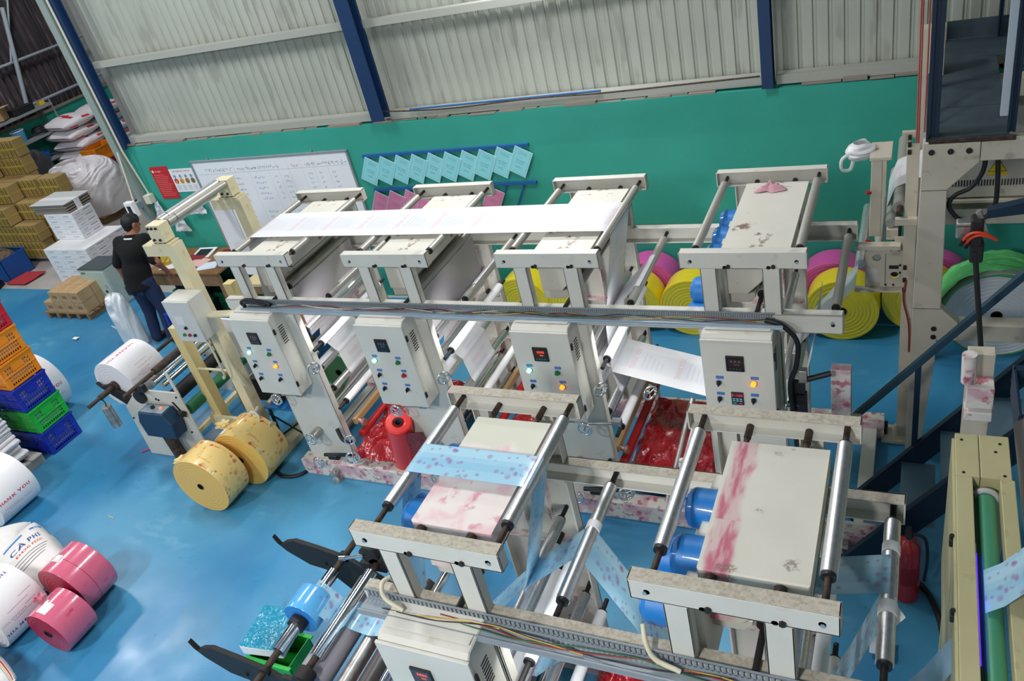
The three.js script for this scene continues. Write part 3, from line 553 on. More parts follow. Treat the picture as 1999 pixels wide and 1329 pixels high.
{
  const w = thing('counterweight', 'grey steel counterweight hanging by a hook from the shaft end of the unwinding stand', 'weight', [SX, 0.5, 0.24]);
  obj('body', [rod([0, 0, 0], [0, 0.25, 0], 0.049, 24), rod([0, 0.25, 0], [0, 0.256, 0], 0.044, 24)], M.steel, w); obj('hook', tube([[0, 0.25, 0], [0.02, 0.29, 0], [0.015, 0.33, 0], [0, 0.372, 0]], 0.006, 6), M.dark, w);
  const w2 = thing('counterweight', 'brown rusty counterweight standing against the unwinding stand, beside the yellow rolls', 'weight', [-1.5, 0, 0.2]);
  obj('body', [rod([0, 0, 0], [-0.03, 0.43, 0], 0.06, 24)], M.rust, w2); obj('eye', tube([[-0.05, 0.43, 0], [-0.05, 0.47, 0], [-0.01, 0.47, 0], [-0.01, 0.43, 0]], 0.007, 6), M.dark, w2);
}
{ // cream portal that lines the web up
  const t = thing('web_guide_portal', 'cream portal frame with rollers across its top, left of the rear press', 'machine frame', [0, 0, 0]);
  for (const z of [-0.14, -1.05]) {
    obj('post', [ex([[-0.7, 0], [-0.585, 0], [-0.585, 2.385], [-0.965, 2.385], [-0.965, 2.275], [-0.7, 2.275]], 0.12, 'xy', z - 0.12, 0.004)], M.cream, t);
    const h = obj('bracket', [b2(-0.81, 2.41, z - 0.005, -0.65, 2.575, z - 0.12, 0.003), b2(-0.84, 2.388, z, -0.62, 2.4, z - 0.125, 0.002)], M.cream, t);
    for (const [x, y] of [[-0.785, 2.55], [-0.74, 2.55], [-0.69, 2.55], [-0.77, 2.44], [-0.7, 2.44]]) obj('bolt', rod([x, y, z - 0.004], [x, y, z + 0.008], 0.012, 8), M.iron, h);
    for (const x of [-0.8, -0.74, -0.68]) obj('bolt', rod([x, 2.4, z - 0.02], [x, 2.414, z - 0.02], 0.012, 8), M.iron, h);
  }
  for (const [x, y, m] of [[-0.68, 2.545, M.dullRoller], [-0.77, 2.56, M.alu], [-0.85, 2.46, M.alu]]) { const r = obj('roller', rod([x, y, -0.27], [x, y, -1.04], 0.036, 22), m, t); obj('shaft', rod([x, y, -0.2], [x, y, -1.1], 0.014, 10), M.iron, r); obj('band', rod([x, y, -0.36], [x, y, -0.366], 0.0365, 22), M.dark, r); }
  obj('post', b2(-1.2, 0.25, -0.14, -1.09, 1.5, -0.25, 0.004), std(0xd9c58a, 0.55), t);
  obj('post', b2(-1.2, 0.25, -0.95, -1.09, 1.5, -1.05, 0.004), std(0xd9c58a, 0.55), t);
  obj('rail', b2(-1.25, 0.3, -0.12, -0.6, 0.44, -0.15, 0.003), M.cream, t);
  obj('foot', b2(-0.62, 0, -0.05, -0.42, 0.07, -1.2, 0.004), M.cream, t);
  obj('side_board', ex([[-1.0, 1.55], [-0.74, 1.55], [-0.74, 2.28], [-0.98, 2.28]], 0.012, 'xy', -1.07, 0.002), M.white, t);
  obj('tie_bar', bar([-1.1, 1.02, -0.16], [-0.7, 1.02, -0.16], 0.02, 0.02), M.cream, t);
  obj('side_arm', [bar([-0.1, 1.75, -0.08], [-0.62, 1.7, -0.1], 0.09, 0.02)], M.cream, t);
  // drawing mechanism inside: screws, rods, dancing rollers
  obj('lift_screw', [rod([-0.9, 0.45, -0.3], [-0.88, 1.3, -0.32], 0.018, 10), bx(0.14, 0.03, 0.1, -0.89, 0.88, -0.31), bx(0.06, 0.18, 0.08, -0.87, 1.25, -0.32)], std(0x6f5a46, 0.6, 0.3), t);
  for (let k = 0; k < 5; k++) obj('idle_roller', rod([-0.42 + 0.03 * k, 0.62 + 0.19 * k, -0.18], [-0.42 + 0.03 * k, 0.62 + 0.19 * k, -1.05], 0.026, 16), k % 2 ? M.rust : M.steel, t);
  obj('film_gate', b2(-0.98, 0.92, -0.5, -0.72, 1.38, -0.52, 0.002), M.filmWhite, t);
  obj('gear_case', b2(-0.75, 0.5, -0.35, -0.4, 0.78, -0.9, 0.02), M.iron, t);
  const hw = obj('handwheel', [new THREE.TorusGeometry(0.05, 0.012, 8, 24).translate(-0.44, 0.62, 0.0), ...[0, 2.1, 4.2].map(a => rod([-0.44, 0.62, 0], [-0.44 + 0.05 * Math.cos(a), 0.62 + 0.05 * Math.sin(a), 0], 0.009, 6)), rod([-0.44, 0.62, 0], [-0.5, 0.62, -0.12], 0.016, 10)], std(0xe6dcc0, 0.45), t);
  obj('worm_motor', [rod([-0.52, 0.5, -0.05], [-0.3, 0.5, -0.02], 0.036, 16), rod([-0.3, 0.5, -0.02], [-0.285, 0.5, -0.018], 0.046, 6)], std(0xcbbd93, 0.5), t);
  const c = obj('air_hose', [tube([[-0.72, 1.5, -0.1], [-0.64, 1.35, -0.06], [-0.66, 1.05, -0.07], [-0.76, 0.95, -0.12], [-0.86, 0.9, -0.2]], 0.012, 6), tube([[-0.6, 1.5, -0.1], [-0.56, 1.2, -0.1], [-0.5, 0.9, -0.1]], 0.008, 6)], M.wireW, t);
}
{ // grey electrical box on the portal
  const t = thing('electrical_box', 'pale grey electrical box with three round controls on the cream portal frame', 'electrical box', [-0.785, 0, 0.08]);
  obj('body', b2(0, 1.53, -0.02, 0.3, 1.95, -0.215, 0.008), M.paint, t); const d = obj('door', b2(-0.006, 1.525, -0.02, 0.306, 1.945, 0, 0.006), std(0xc9c9c4, 0.45), t);
  for (const [x, y, m] of [[0.09, 1.605, M.green2], [0.155, 1.605, M.red], [0.22, 1.605, M.dark], [0.15, 1.68, M.dark]]) { const b = obj('push_button', rod([x, y, 0], [x, y, 0.018], 0.014, 16), m, t); obj('bezel', new THREE.TorusGeometry(0.016, 0.003, 6, 18).translate(x, y, 0.001), M.galv, b); }
  obj('sticker', planeAt(0.1, 0.09, 0.11, 1.755, 0.0012), std(0xdadada, 0.4), d);
}
{ // blue folding stool and hose under the left of the rear press
  const t = thing('step_stool', 'blue steel step stool under the left end of the rear press', 'stool', [0, 0, 0]);
  const m = std(0x1c69a8, 0.4);
  obj('top', bx(0.5, 0.02, 0.34, -0.33, 0.5, -0.42), m, t);
  for (const [x, z] of [[-0.56, -0.27], [-0.1, -0.27], [-0.56, -0.57], [-0.1, -0.57]]) obj('leg', bar([x, 0, z], [x * 0.96, 0.49, z], 0.025, 0.025, [1, 0, 0]), M.blueDark, t);
  obj('brace', bar([-0.56, 0.12, -0.26], [-0.1, 0.42, -0.26], 0.012, 0.02), M.blueDark, t); obj('brace', bar([-0.1, 0.12, -0.26], [-0.56, 0.42, -0.26], 0.012, 0.02), M.blueDark, t);
  tag(obj('floor_hose', tube([[-0.42, 0.02, -0.02], [-0.36, 0.02, 0.12], [-0.22, 0.02, 0.17], [-0.06, 0.02, 0.1], [-0.02, 0.02, -0.08], [-0.1, 0.06, -0.3], [-0.2, 0.1, -0.45]], 0.018, 8, 60), M.dark), 'dark hose curling on the floor between the yellow rolls and the rear press', 'hose');
}
// ---------------------------------------------------------------- rewinding gantry, stairs and the cream machine at the right
{
  const t = thing('rewinding_gantry', 'tall beige steel gantry at the right end of the rear press', 'machine frame', [0, 0, 0]);
  const zf = -1.06;
  const P = obj('near_frame', ex([[5.145, 0], [5.245, 0], [5.31, 0.88], [5.31, 1.06], [5.44, 1.06], [5.44, 1.2], [5.34, 1.31], [5.325, 1.33], [5.315, 2.22], [5.48, 2.4], [5.48, 2.54], [5.165, 2.54], [5.15, 1.33]], 0.09, 'xy', zf - 0.09, 0.004), M.beige, t);
  obj('seam', b2(5.15, 1.322, zf, 5.325, 1.325, zf + 0.002, 0), M.iron, P); obj('seam', b2(5.166, 2.218, zf, 5.315, 2.221, zf + 0.002, 0), M.iron, P);
  for (const [x, y] of [[5.215, 2.48], [5.32, 2.48], [5.42, 2.48], [5.29, 1.16], [5.29, 1.09]]) obj('bolt', rod([x, y, zf - 0.01], [x, y, zf + 0.012], 0.018, 8), M.iron, P);
  obj('top_beam', b2(5.483, 2.405, zf - 0.005, 6.6, 2.535, zf - 0.1, 0.004), M.beige, t);
  obj('lower_beam', b2(5.443, 1.06, zf - 0.005, 6.6, 1.19, zf - 0.12, 0.004), M.beige, t);
  obj('flange_plate', b2(5.075, 0.05, zf - 0.1, 5.15, 2.5, zf - 0.11, 0.002), M.beige, t);
  obj('foot', [b2(4.97, 0, zf - 0.06, 5.15, 0.03, zf - 0.26, 0.003), b2(5.06, 0.03, zf - 0.1, 5.15, 0.16, zf - 0.12, 0.003)], M.beige, t);
  for (const [x, z] of [[5.0, -1.2], [5.0, -1.28]]) obj('anchor_bolt', rod([x, 0.03, z], [x, 0.09, z], 0.012, 8), M.iron, t);
  obj('far_frame', [b2(5.12, 0, -2.25, 5.28, 2.9, -2.37, 0.004), b2(5.28, 2.36, -2.25, 6.6, 2.5, -2.36, 0.004), b2(5.28, 1.37, -2.22, 6.6, 1.5, -2.36, 0.004)], M.beige, t);
  const cp = obj('cable_pipe', [tube([[5.1, 1.5, zf - 0.08], [5.09, 1.35, zf - 0.07], [5.13, 1.15, zf - 0.06], [5.14, 0.9, zf - 0.07]], 0.007, 6)], M.wireR, t);
  for (const y of [1.6, 1.5, 1.42, 2.45, 2.5, 2.55]) obj('wire_clip', bx(0.022, 0.03, 0.02, 5.09, y, zf - 0.09), M.iron, t);
  obj('ribbon_cable', [rod([5.128, 2.4, zf - 0.12], [5.118, 3.2, zf - 0.9], 0.006, 6), rod([5.14, 2.4, zf - 0.12], [5.13, 3.2, zf - 0.9], 0.006, 6)], M.wireR, t);
  // rollers carried by short arms on the left of the gantry
  for (const [y, z] of [[2.07, -2.44], [1.99, -1.12]]) obj('roller_arm', b2(5.02, y - 0.05, z, 5.155, y, z - 0.04, 0.003), M.beige, t);
  const r = obj('roller', rod([5.045, 2.03, -1.22], [5.045, 2.03, -2.38], 0.045, 24), M.dullRoller, t); obj('shaft', rod([5.045, 2.03, -1.13], [5.045, 2.03, -2.46], 0.02, 12), M.rust, r);
}
{ // nip unit hung between the gantry and the last station
  const t = thing('nip_unit', 'beige nip unit with round holes on the left of the gantry', 'machine unit', [0, 0, 0]);
  const hole = (x, y, r) => Array.from({ length: 20 }, (_, i) => [x + r * Math.cos(i * 0.31416), y + r * Math.sin(i * 0.31416)]);
  const fp = obj('face_plate', ex([[4.835, 1.42], [5.11, 1.42], [5.11, 1.7], [5.09, 1.71], [5.09, 1.82], [5.02, 1.82], [5.02, 1.76], [4.835, 1.74]], 0.014, 'xy', -1.2, 0.002, [hole(4.91, 1.655, 0.028), hole(5.025, 1.515, 0.028)]), M.beige, t);
  obj('seam', b2(4.965, 1.43, -1.186, 4.968, 1.69, -1.184, 0), M.iron, fp);
  for (const [x, y] of [[4.84, 1.72], [5.0, 1.72], [5.05, 1.72], [4.97, 1.44], [5.02, 1.44], [5.06, 1.6], [5.09, 1.6], [5.06, 1.54], [5.09, 1.54]]) obj('screw', rod([x, y, -1.187], [x, y, -1.18], 0.008, 8), M.iron, fp);
  obj('latch', bx(0.06, 0.025, 0.012, 5.02, 1.585, -1.182), M.iron, fp); obj('notice', planeAt(0.07, 0.1, 4.88, 1.52, -1.1845), std(0xd5d2cc, 0.6), fp);
  obj('upper_rail', b2(4.77, 1.745, -1.13, 5.06, 1.78, -1.2, 0.003), M.beige, t); obj('lower_rail', b2(4.77, 1.405, -1.13, 5.08, 1.42, -1.2, 0.003), M.beige, t);
  obj('roller', rod([4.91, 1.655, -1.21], [4.91, 1.655, -2.1], 0.026, 18), M.dullRoller, t); obj('roller', rod([4.8, 1.6, -1.2], [4.8, 1.6, -2.1], 0.035, 18), M.alu, t); obj('roller', rod([5.025, 1.515, -1.21], [5.025, 1.515, -2.1], 0.026, 18), M.blackRub, t);
  const k = obj('cylinder_bracket', b2(4.965, 1.78, -1.22, 5.04, 1.86, -1.29, 0.004), M.beige, t);
  obj('roller', rod([4.99, 1.9, -1.24], [4.99, 1.9, -2.1], 0.034, 20), M.dullRoller, t);
  obj('arm', ex([[4.85, 1.76], [4.925, 1.76], [4.93, 2.34], [4.86, 2.34]], 0.05, 'xy', -1.36, 0.004), M.beige, t);
  obj('arm', ex([[4.85, 1.3], [4.925, 1.3], [4.93, 2.0], [4.86, 2.0]], 0.05, 'xy', -2.16, 0.004), M.beige, t);
  obj('cross_cap', b2(4.85, 2.34, -1.29, 4.985, 2.365, -1.56, 0.004), M.beige, t);
  for (const y of [2.1, 1.72]) obj('push_button', rod([4.86, y, -1.32], [4.83, y, -1.31], 0.014, 12), M.red, t);
}
{ // heater cabinet behind, with louvres and a warning triangle
  const t = thing('heater_cabinet', 'long beige cabinet with louvres and a yellow warning triangle, behind the gantry', 'machine cabinet', [0, 0, 0]);
  obj('body', b2(5.3, 1.6, -2.22, 6.5, 2.3, -2.9, 0.006), M.beige, t); obj('lower_lip', b2(5.3, 1.56, -2.2, 6.5, 1.585, -2.9, 0.003), M.beige, t);
  for (let i = 0; i < 44; i++) obj('louvre', bx(0.008, 0.05, 0.006, 5.37 + i * 0.019, 1.72, -2.2205, 0), M.iron, t);
  const s = new THREE.Shape([new THREE.Vector2(5.6, 1.78), new THREE.Vector2(5.75, 1.78), new THREE.Vector2(5.675, 1.92)]);
  const tex = canvasTex(128, 128, (g, w, h) => { g.fillStyle = '#f3c800'; g.fillRect(0, 0, w, h); g.strokeStyle = '#2a2200'; g.lineWidth = 3; g.beginPath(); g.moveTo(14, 104); g.lineTo(114, 104); g.lineTo(64, 18); g.closePath(); g.stroke(); g.fillStyle = '#c0301a'; g.beginPath(); g.moveTo(70, 38); g.lineTo(50, 72); g.lineTo(62, 70); g.lineTo(56, 96); g.lineTo(80, 60); g.lineTo(66, 62); g.closePath(); g.fill(); });
  const sg = new THREE.ShapeGeometry(s); const p = sg.attributes.position, u = sg.attributes.uv; for (let i = 0; i < p.count; i++) u.setXY(i, (p.getX(i) - 5.6) / 0.15, (p.getY(i) - 1.78) / 0.15); own(sg); sg.translate(0, 0, -2.2185);
  obj('warning_sign', [sg], std(0xffffff, 0.5, 0, { map: tex }), t);
  const k = obj('hinge_plate', b2(5.86, 1.86, -2.22, 5.93, 2.1, -2.2, 0.003), M.beige, t); obj('bolt', rod([5.89, 2.02, -2.2], [5.89, 2.02, -2.17], 0.03, 10), M.iron, k); obj('bolt', rod([5.9, 1.9, -2.2], [5.9, 1.9, -2.18], 0.022, 10), M.iron, k);
}
tag(obj('hanging_hose', tube([[5.52, 2.45, -1.16], [5.51, 2.3, -1.15], [5.45, 2.19, -1.15], [5.36, 2.14, -1.14], [5.335, 2.07, -1.13], [5.4, 1.98, -1.12], [5.5, 1.96, -1.12], [5.585, 2.05, -1.13], [5.595, 2.2, -1.14], [5.58, 2.45, -1.16]], 0.0145, 8, 90), M.dark), 'black hose hanging in a loop under the beige gantry beam', 'hose');
{ // blue walkway on top of the gantry
  const t = thing('walkway', 'dark blue steel walkway with posts on top of the beige gantry', 'walkway', [0, 0, 0]);
  const y = 2.56;
  for (let i = 0; i < 3; i++) obj('floor_plate', b2(5.2, y - 0.012, -1.1 - i * 0.5, 5.625, y, -1.1 - i * 0.5 - 0.49, 0.002), M.deck, t);
  obj('kerb_plate', b2(5.3, y, -3.08, 6.5, y + 0.14, -3.09, 0.002), M.deck, t);
  obj('cross_plate', b2(5.2, y - 0.012, -2.6, 6.6, y, -3.08, 0.002), M.deck, t);
  obj('edge', b2(5.18, y - 0.08, -1.08, 5.195, y + 0.02, -3.08, 0.002), M.blueDark, t);
  obj('edge', b2(5.195, y - 0.03, -1.06, 5.66, y, -1.075, 0.002), M.rust, t);
  for (const [x, z, w] of [[5.215, -1.13, 0.07], [5.635, -1.13, 0.045], [5.215, -2.0, 0.05], [5.215, -3.0, 0.05], [5.66, -3.04, 0.03]]) obj('post', [b2(x - w / 2, y, z - w / 2, x - w / 6, 4.2, z + w / 2, 0.002), b2(x - w / 6, y, z - w / 2, x + w / 6, 4.2, z + w / 2 - 0.012, 0.001), b2(x + w / 6, y, z - w / 2, x + w / 2, 4.2, z + w / 2, 0.002)], M.blueDark, t);
  obj('post_cover', b2(5.57, y + 0.1, -1.12, 5.612, 4.2, -1.16, 0.002), std(0xb9c3cc, 0.5), t);
  obj('side_wire', rod([5.17, y, -1.2], [5.17, y + 0.7, -1.9], 0.006, 6), M.wireR, t);
}
{ // stairs up to the walkway
  const t = thing('steel_stairs', 'steep dark blue steel stairs with a handrail in front of the gantry', 'stairs', [0, 0, 0]);
  const yl = x => 0.645 + 1.38 * (x - 5.2);
  for (const z of [0.2, -0.41]) obj('stringer', ex([[4.735, 0], [4.93, 0], [6.3, yl(6.3) - 0.27], [6.3, yl(6.3)]], 0.012, 'xy', z - 0.012, 0.001), M.blueDark, t);
  for (const z of [0.2, -0.41]) { const s = obj('stringer_flange', bar([4.74, 0.012, z + (z > 0 ? -0.02 : 0.02)], [6.3, yl(6.3), z + (z > 0 ? -0.02 : 0.02)], 0.045, 0.008), M.blueDark, t); }
  for (let i = 0; i < 6; i++) { const y = 0.16 + i * 0.31, x = 5.2 + (y + 0.13 - 0.645) / 1.38; obj('tread', [b2(x - 0.04, y, 0.19, x + 0.17, y + 0.006, -0.4, 0.001), b2(x - 0.04, y - 0.03, 0.19, x - 0.034, y, -0.4, 0.001)], M.tread, t); }
  const hl = x => 1.33 + 1.2835 * (x - 5.2);
  const h = obj('handrail', bar([4.8, hl(4.8), -0.41], [6.4, hl(6.4), -0.41], 0.042, 0.042), std(0x24404f, 0.4), t);
  for (const x of [5.2, 5.85]) obj('rail_post', bar([x, yl(x) - 0.1, -0.41], [x, hl(x), -0.41], 0.036, 0.036, [1, 0, 0]), M.blueDark, t);
}
{
  const t = thing('fire_extinguisher', 'red fire extinguisher on the floor behind the front press', 'fire extinguisher', [5.19, 0, 0.36]);
  const pr = [[0, 0], [0.07, 0], [0.078, 0.012], [0.078, 0.44], [0.07, 0.49], [0.045, 0.525], [0.022, 0.54], [0.02, 0.56]].map(p => new THREE.Vector2(...p));
  obj('body', new THREE.LatheGeometry(pr, 36), phy(0xa50c12, 0.25, { clearcoat: 0.6 }), t); obj('valve', [rod([0, 0.55, 0], [0, 0.6, 0], 0.022, 12), bx(0.03, 0.015, 0.1, 0, 0.605, 0.02)], M.dark, t); obj('discharge_hose', tube([[0.02, 0.58, 0], [0.09, 0.56, 0.01], [0.11, 0.4, 0.02], [0.1, 0.2, 0.03]], 0.01, 6), M.dark, t); obj('label_plate', new THREE.CylinderGeometry(0.079, 0.079, 0.16, 24, 1, true, -0.5, 1.6).translate(0, 0.25, 0), std(0x8a1016, 0.5), t);
}
tag(obj('floor_cable', tube([[4.75, 0.02, -0.35], [4.95, 0.02, -0.05], [5.1, 0.02, 0.2], [5.28, 0.02, 0.28], [5.38, 0.02, 0.5], [5.42, 0.02, 0.8], [5.44, 0.02, 1.2]], 0.02, 8, 60), M.dark), 'thick dark cable curving over the blue floor past the fire extinguisher', 'cable');
{ // long cream machine whose end is in the lower right corner
  const t = thing('sealing_machine', 'long cream machine with a green roller, cut by the lower right corner', 'machine', [0, 0, 0]);
  const mc = std(0xffffff, 0.45, 0, { map: T.cream, color: 0xd6dacb }), y = 1.8;
  obj('end_plate', b2(5.362, y - 0.09, 0.8, 5.462, y, 1.1, 0.005), mc, t); obj('end_plate', b2(5.464, y - 0.09, 0.8, 5.59, y, 1.1, 0.005), mc, t);
  obj('side_rail', b2(5.362, y - 0.09, 1.1, 5.432, y, 3.2, 0.005), mc, t); obj('side_rail', b2(5.54, y - 0.09, 1.1, 5.6, y, 3.2, 0.005), mc, t);
  obj('inner_angle', b2(5.432, y - 0.07, 1.1, 5.442, y - 0.06, 3.2, 0), M.iron, t);
  obj('side_panel', b2(5.35, 0.9, 0.82, 5.362, y - 0.02, 3.2, 0.002), mc, t);
  obj('trough', b2(5.43, y - 0.3, 1.1, 5.54, y - 0.29, 3.2, 0), M.dark, t);
  for (const z of [1.45, 1.85]) { const h = obj('hinge', b2(5.335, y - 0.07, z, 5.365, y - 0.03, z + 0.04, 0.004), M.dark, t); obj('hinge_pin', rod([5.345, y - 0.03, z + 0.02], [5.345, y - 0.012, z + 0.02], 0.009, 8), M.dark, h); }
  for (const [x, z] of [[5.39, 0.85], [5.395, 1.08], [5.56, 1.08], [5.55, 0.86], [5.53, 0.92]]) obj('screw', rod([x, y, z], [x, y + 0.003, z], 0.007, 8), M.iron, t);
  const g = obj('green_roller', rod([5.487, y - 0.09, 1.16], [5.487, y - 0.09, 3.2], 0.042, 28), phy(0x4a9a74, 0.4, { clearcoat: 0.3 }), t);
  obj('end_ring', new THREE.TorusGeometry(0.046, 0.014, 10, 26).translate(5.487, y - 0.09, 1.14), std(0xb9bdb8, 0.5), g);
  const hs = obj('heat_lamp', [rod([5.437, y - 0.05, 1.52], [5.437, y - 0.05, 2.08], 0.003, 10)], glow(0x5030ff, 0x4a18ff, 2), t); hs.name = 'ultraviolet_lamp';
  obj('lamp_clip', bx(0.012, 0.014, 0.06, 5.432, y - 0.05, 1.5), M.white, t);
  const pl = new THREE.PointLight(0x5a2cff, 0.001, 1); pl.position.set(5.45, y - 0.03, 1.8); scene.add(pl);
  const d = obj('drum', rod([5.68, 2.02, 0.98], [5.68, 2.02, 3.2], 0.1, 36), std(0x5b5856, 0.35, 0.6), t); obj('drum_shaft', [rod([5.66, 2.02, 0.98], [5.66, 2.02, 0.7], 0.022, 14)], M.steel, d);
  obj('drum_frame', [b2(5.59, 1.95, 0.64, 5.605, 2.1, 1.0, 0.004), b2(5.59, 2.0, 0.62, 6.0, 2.1, 0.66, 0.004)], M.blueDark, t);
  obj('leg', b2(5.37, 0, 0.9, 5.46, y - 0.09, 0.98, 0.003), mc, t); obj('leg', b2(5.52, 0, 0.9, 5.6, y - 0.09, 0.98, 0.003), mc, t);
  obj('leg', b2(5.37, 0, 2.9, 5.46, y - 0.09, 2.98, 0.003), mc, t); obj('leg', b2(5.52, 0, 2.9, 5.6, y - 0.09, 2.98, 0.003), mc, t);
}
{ // upright post with clamp, air motor and orange hose at the right edge
  const t = thing('clamp_post', 'dark post with a grey clamp block and an orange air hose at the right edge', 'machine part', [0, 0, 0]);
  const bl = obj('clamp_block', b2(5.335, 2.44, 0.0, 5.41, 2.535, -0.06, 0.01), M.steel, t); obj('groove', b2(5.334, 2.512, 0.0, 5.412, 2.516, 0.001, 0), M.dark, bl);
  obj('knuckle', [b2(5.4, 2.4, 0.02, 5.46, 2.56, -0.06, 0.012), b2(5.405, 2.3, 0.01, 5.47, 2.42, -0.05, 0.012)], M.iron, t);
  obj('post', rod([5.43, 2.37, 0.0], [5.52, 1.6, 0.0], 0.014, 14), M.iron, t); obj('post', rod([5.43, 2.6, -0.01], [5.47, 2.48, -0.01], 0.014, 14), M.steel, t);
  obj('top_bracket', ex([[5.47, 2.55], [5.7, 2.58], [5.7, 2.66], [5.47, 2.6]], 0.05, 'xy', -0.06, 0.004), M.blueDark, t);
  for (const o of [0, 0.016]) obj('air_hose', tube([[5.365 + o, 2.44 - o, 0.03], [5.385 + o, 2.485 - o, 0.05], [5.42 + o, 2.51 - o, 0.06], [5.47 + o, 2.5 - o, 0.06], [5.52, 2.46, 0.05]], 0.0075, 8, 40), std(0xd8401a, 0.4), t);
  obj('gland', rod([5.36, 2.42, 0.02], [5.372, 2.455, 0.035], 0.012, 10), M.dark, t); obj('gland', rod([5.385, 2.405, 0.02], [5.39, 2.44, 0.035], 0.012, 10), M.dark, t);
  obj('ink_cylinder', rod([5.43, 1.92, 0.3], [5.435, 1.74, 0.3], 0.036, 24), M.ink, t); obj('ink_block', [b2(5.43, 1.58, 0.33, 5.56, 1.72, 0.22, 0.006), b2(5.425, 1.5, 0.34, 5.56, 1.56, 0.22, 0.006)], M.ink, t); obj('back_column', b2(5.43, 1.1, 0.2, 5.56, 1.85, 0.12, 0.005), M.beige, t);
}
// ---------------------------------------------------------------- film webs, trays, front unwinder
// ribbon through a path of [x, y] points, straight or rounded, between z0 and z1
function ribbon(path, z0, z1, thick = 0.0015, ripple = 0) {
  const L = [0]; for (let i = 1; i < path.length; i++) L.push(L[i - 1] + Math.hypot(path[i][0] - path[i - 1][0], path[i][1] - path[i - 1][1]));
  const tot = L[L.length - 1], n = Math.max(path.length * 4, 24);
  const at = u => { const s = u * tot; let i = 1; while (i < L.length - 1 && L[i] < s) i++; const f = (s - L[i - 1]) / (L[i] - L[i - 1]); return [path[i - 1][0] + (path[i][0] - path[i - 1][0]) * f, path[i - 1][1] + (path[i][1] - path[i - 1][1]) * f]; };
  const g = sheet((u, v) => { const [x, y] = at(u); const w = ripple * (n3(x * 2, v * 9, u * 3) - 0.5); return [x, y + w, z0 + (z1 - z0) * v]; }, n, 8, thick);
  const uv = g.attributes.uv; for (let i = 0; i < uv.count; i++) uv.setXY(i, uv.getX(i) * tot, uv.getY(i) * Math.abs(z1 - z0));
  return g;
}
// arc of contact round a roller
const wrap = (cx, cy, r, a0, a1, n = 8) => Array.from({ length: n + 1 }, (_, i) => { const a = (a0 + (a1 - a0) * i / n) * Math.PI / 180; return [cx + r * Math.cos(a), cy + r * Math.sin(a)]; });
T.webWhite = canvasTex(1024, 512, (g, w, h) => { g.fillStyle = '#f0f0f1'; g.fillRect(0, 0, w, h); g.fillStyle = '#e9eaee'; g.fillRect(0, 120, w, 270); for (let k = 0; k < 3; k++) { const x = 60 + k * 340; g.save(); g.translate(x, 250); g.rotate(-Math.PI / 2); g.fillStyle = '#e8cfd4'; g.font = 'bold 54px sans-serif'; g.textAlign = 'center'; g.fillText('THANK YOU', 0, 0); g.fillStyle = '#dee1e8'; for (let i = 0; i < 5; i++) g.fillRect(-110, 40 + i * 36, 220 - i * 22, 14); g.restore(); } });
T.webWhite.wrapS = T.webWhite.wrapT = THREE.RepeatWrapping; T.webWhite.repeat.set(1 / 1.05, 1 / 0.44);
const webW = phy(0xffffff, 0.38, { map: T.webWhite, transmission: 0.22, thickness: 0 });
{
  const R = 0.03, z0 = -0.365, z1 = -0.805, y = 2.306, xl = 0.07, xr = UX[2] + 0.688;
  const path = [[-0.12, 1.3], [0.03, 2.2], ...wrap(xl, y, R, 170, 92, 6), ...wrap(xr, y, R, 88, -8, 8), [UX[2] + 0.56, 1.56], ...wrap(UX[2] + 0.516, 1.165, 0.025, 20, -70, 6).reverse().map(p => p).reverse(), [3.985, 0.925], [4.35, 0.82]];
  tag(obj('white_film_web', ribbon(path, z0, z1, 0.0012, 0.004), webW), 'long white film web running across the tops of the rear press', 'film web');
  UX.slice(0, 3).forEach((x, i) => {
    const p = [...wrap(x + 0.845, 1.872, 0.033, 60, 180, 6), ...wrap(x + 0.52, 1.565, 0.033, 60, 160, 4), ...wrap(x + 0.445, 1.33, 0.039, 150, 230, 4), ...wrap(x + 0.516, 1.165, 0.025, 90, -30, 5), ...wrap(x + 0.55, 0.94, 0.036, 60, -60, 5), [x + 0.42, 0.73]];
    tag(obj('white_film_web', ribbon(p, z0, z1, 0.0012), webW), 'white film threaded over the guide rollers inside the ' + ['leftmost', 'second', 'third'][i] + ' station of the rear press', 'film web');
  });
  tag(obj('white_film_web', ribbon([[4.79, 1.6], [4.62, 1.385], [4.3, 0.95]], -0.87, -1.22, 0.0012), phy(0xdfe3e6, 0.4, { transmission: 0.3, thickness: 0 })), 'greyish clear film slanting down from the nip unit beside the last roller', 'film web');
  tag(obj('white_film_web', ribbon([[4.42, 0.75], [4.58, 1.5], [4.6, 1.75]], -0.25, -0.72, 0.0012), webW), 'white film rising beside the cabinet with the red keypad', 'film web');
  // film over the gantry rollers
  tag(obj('white_film_web', ribbon([[4.965, 1.7], ...wrap(4.99, 1.9, 0.037, 190, 160, 3), ...wrap(5.045, 2.03, 0.049, 165, 110, 6), [5.155, 2.13], [5.3, 2.2]], -1.46, -1.93, 0.0012), webW), 'white film arching from the nip unit up into the beige gantry', 'film web');
  const gz = T.webWhite;
}
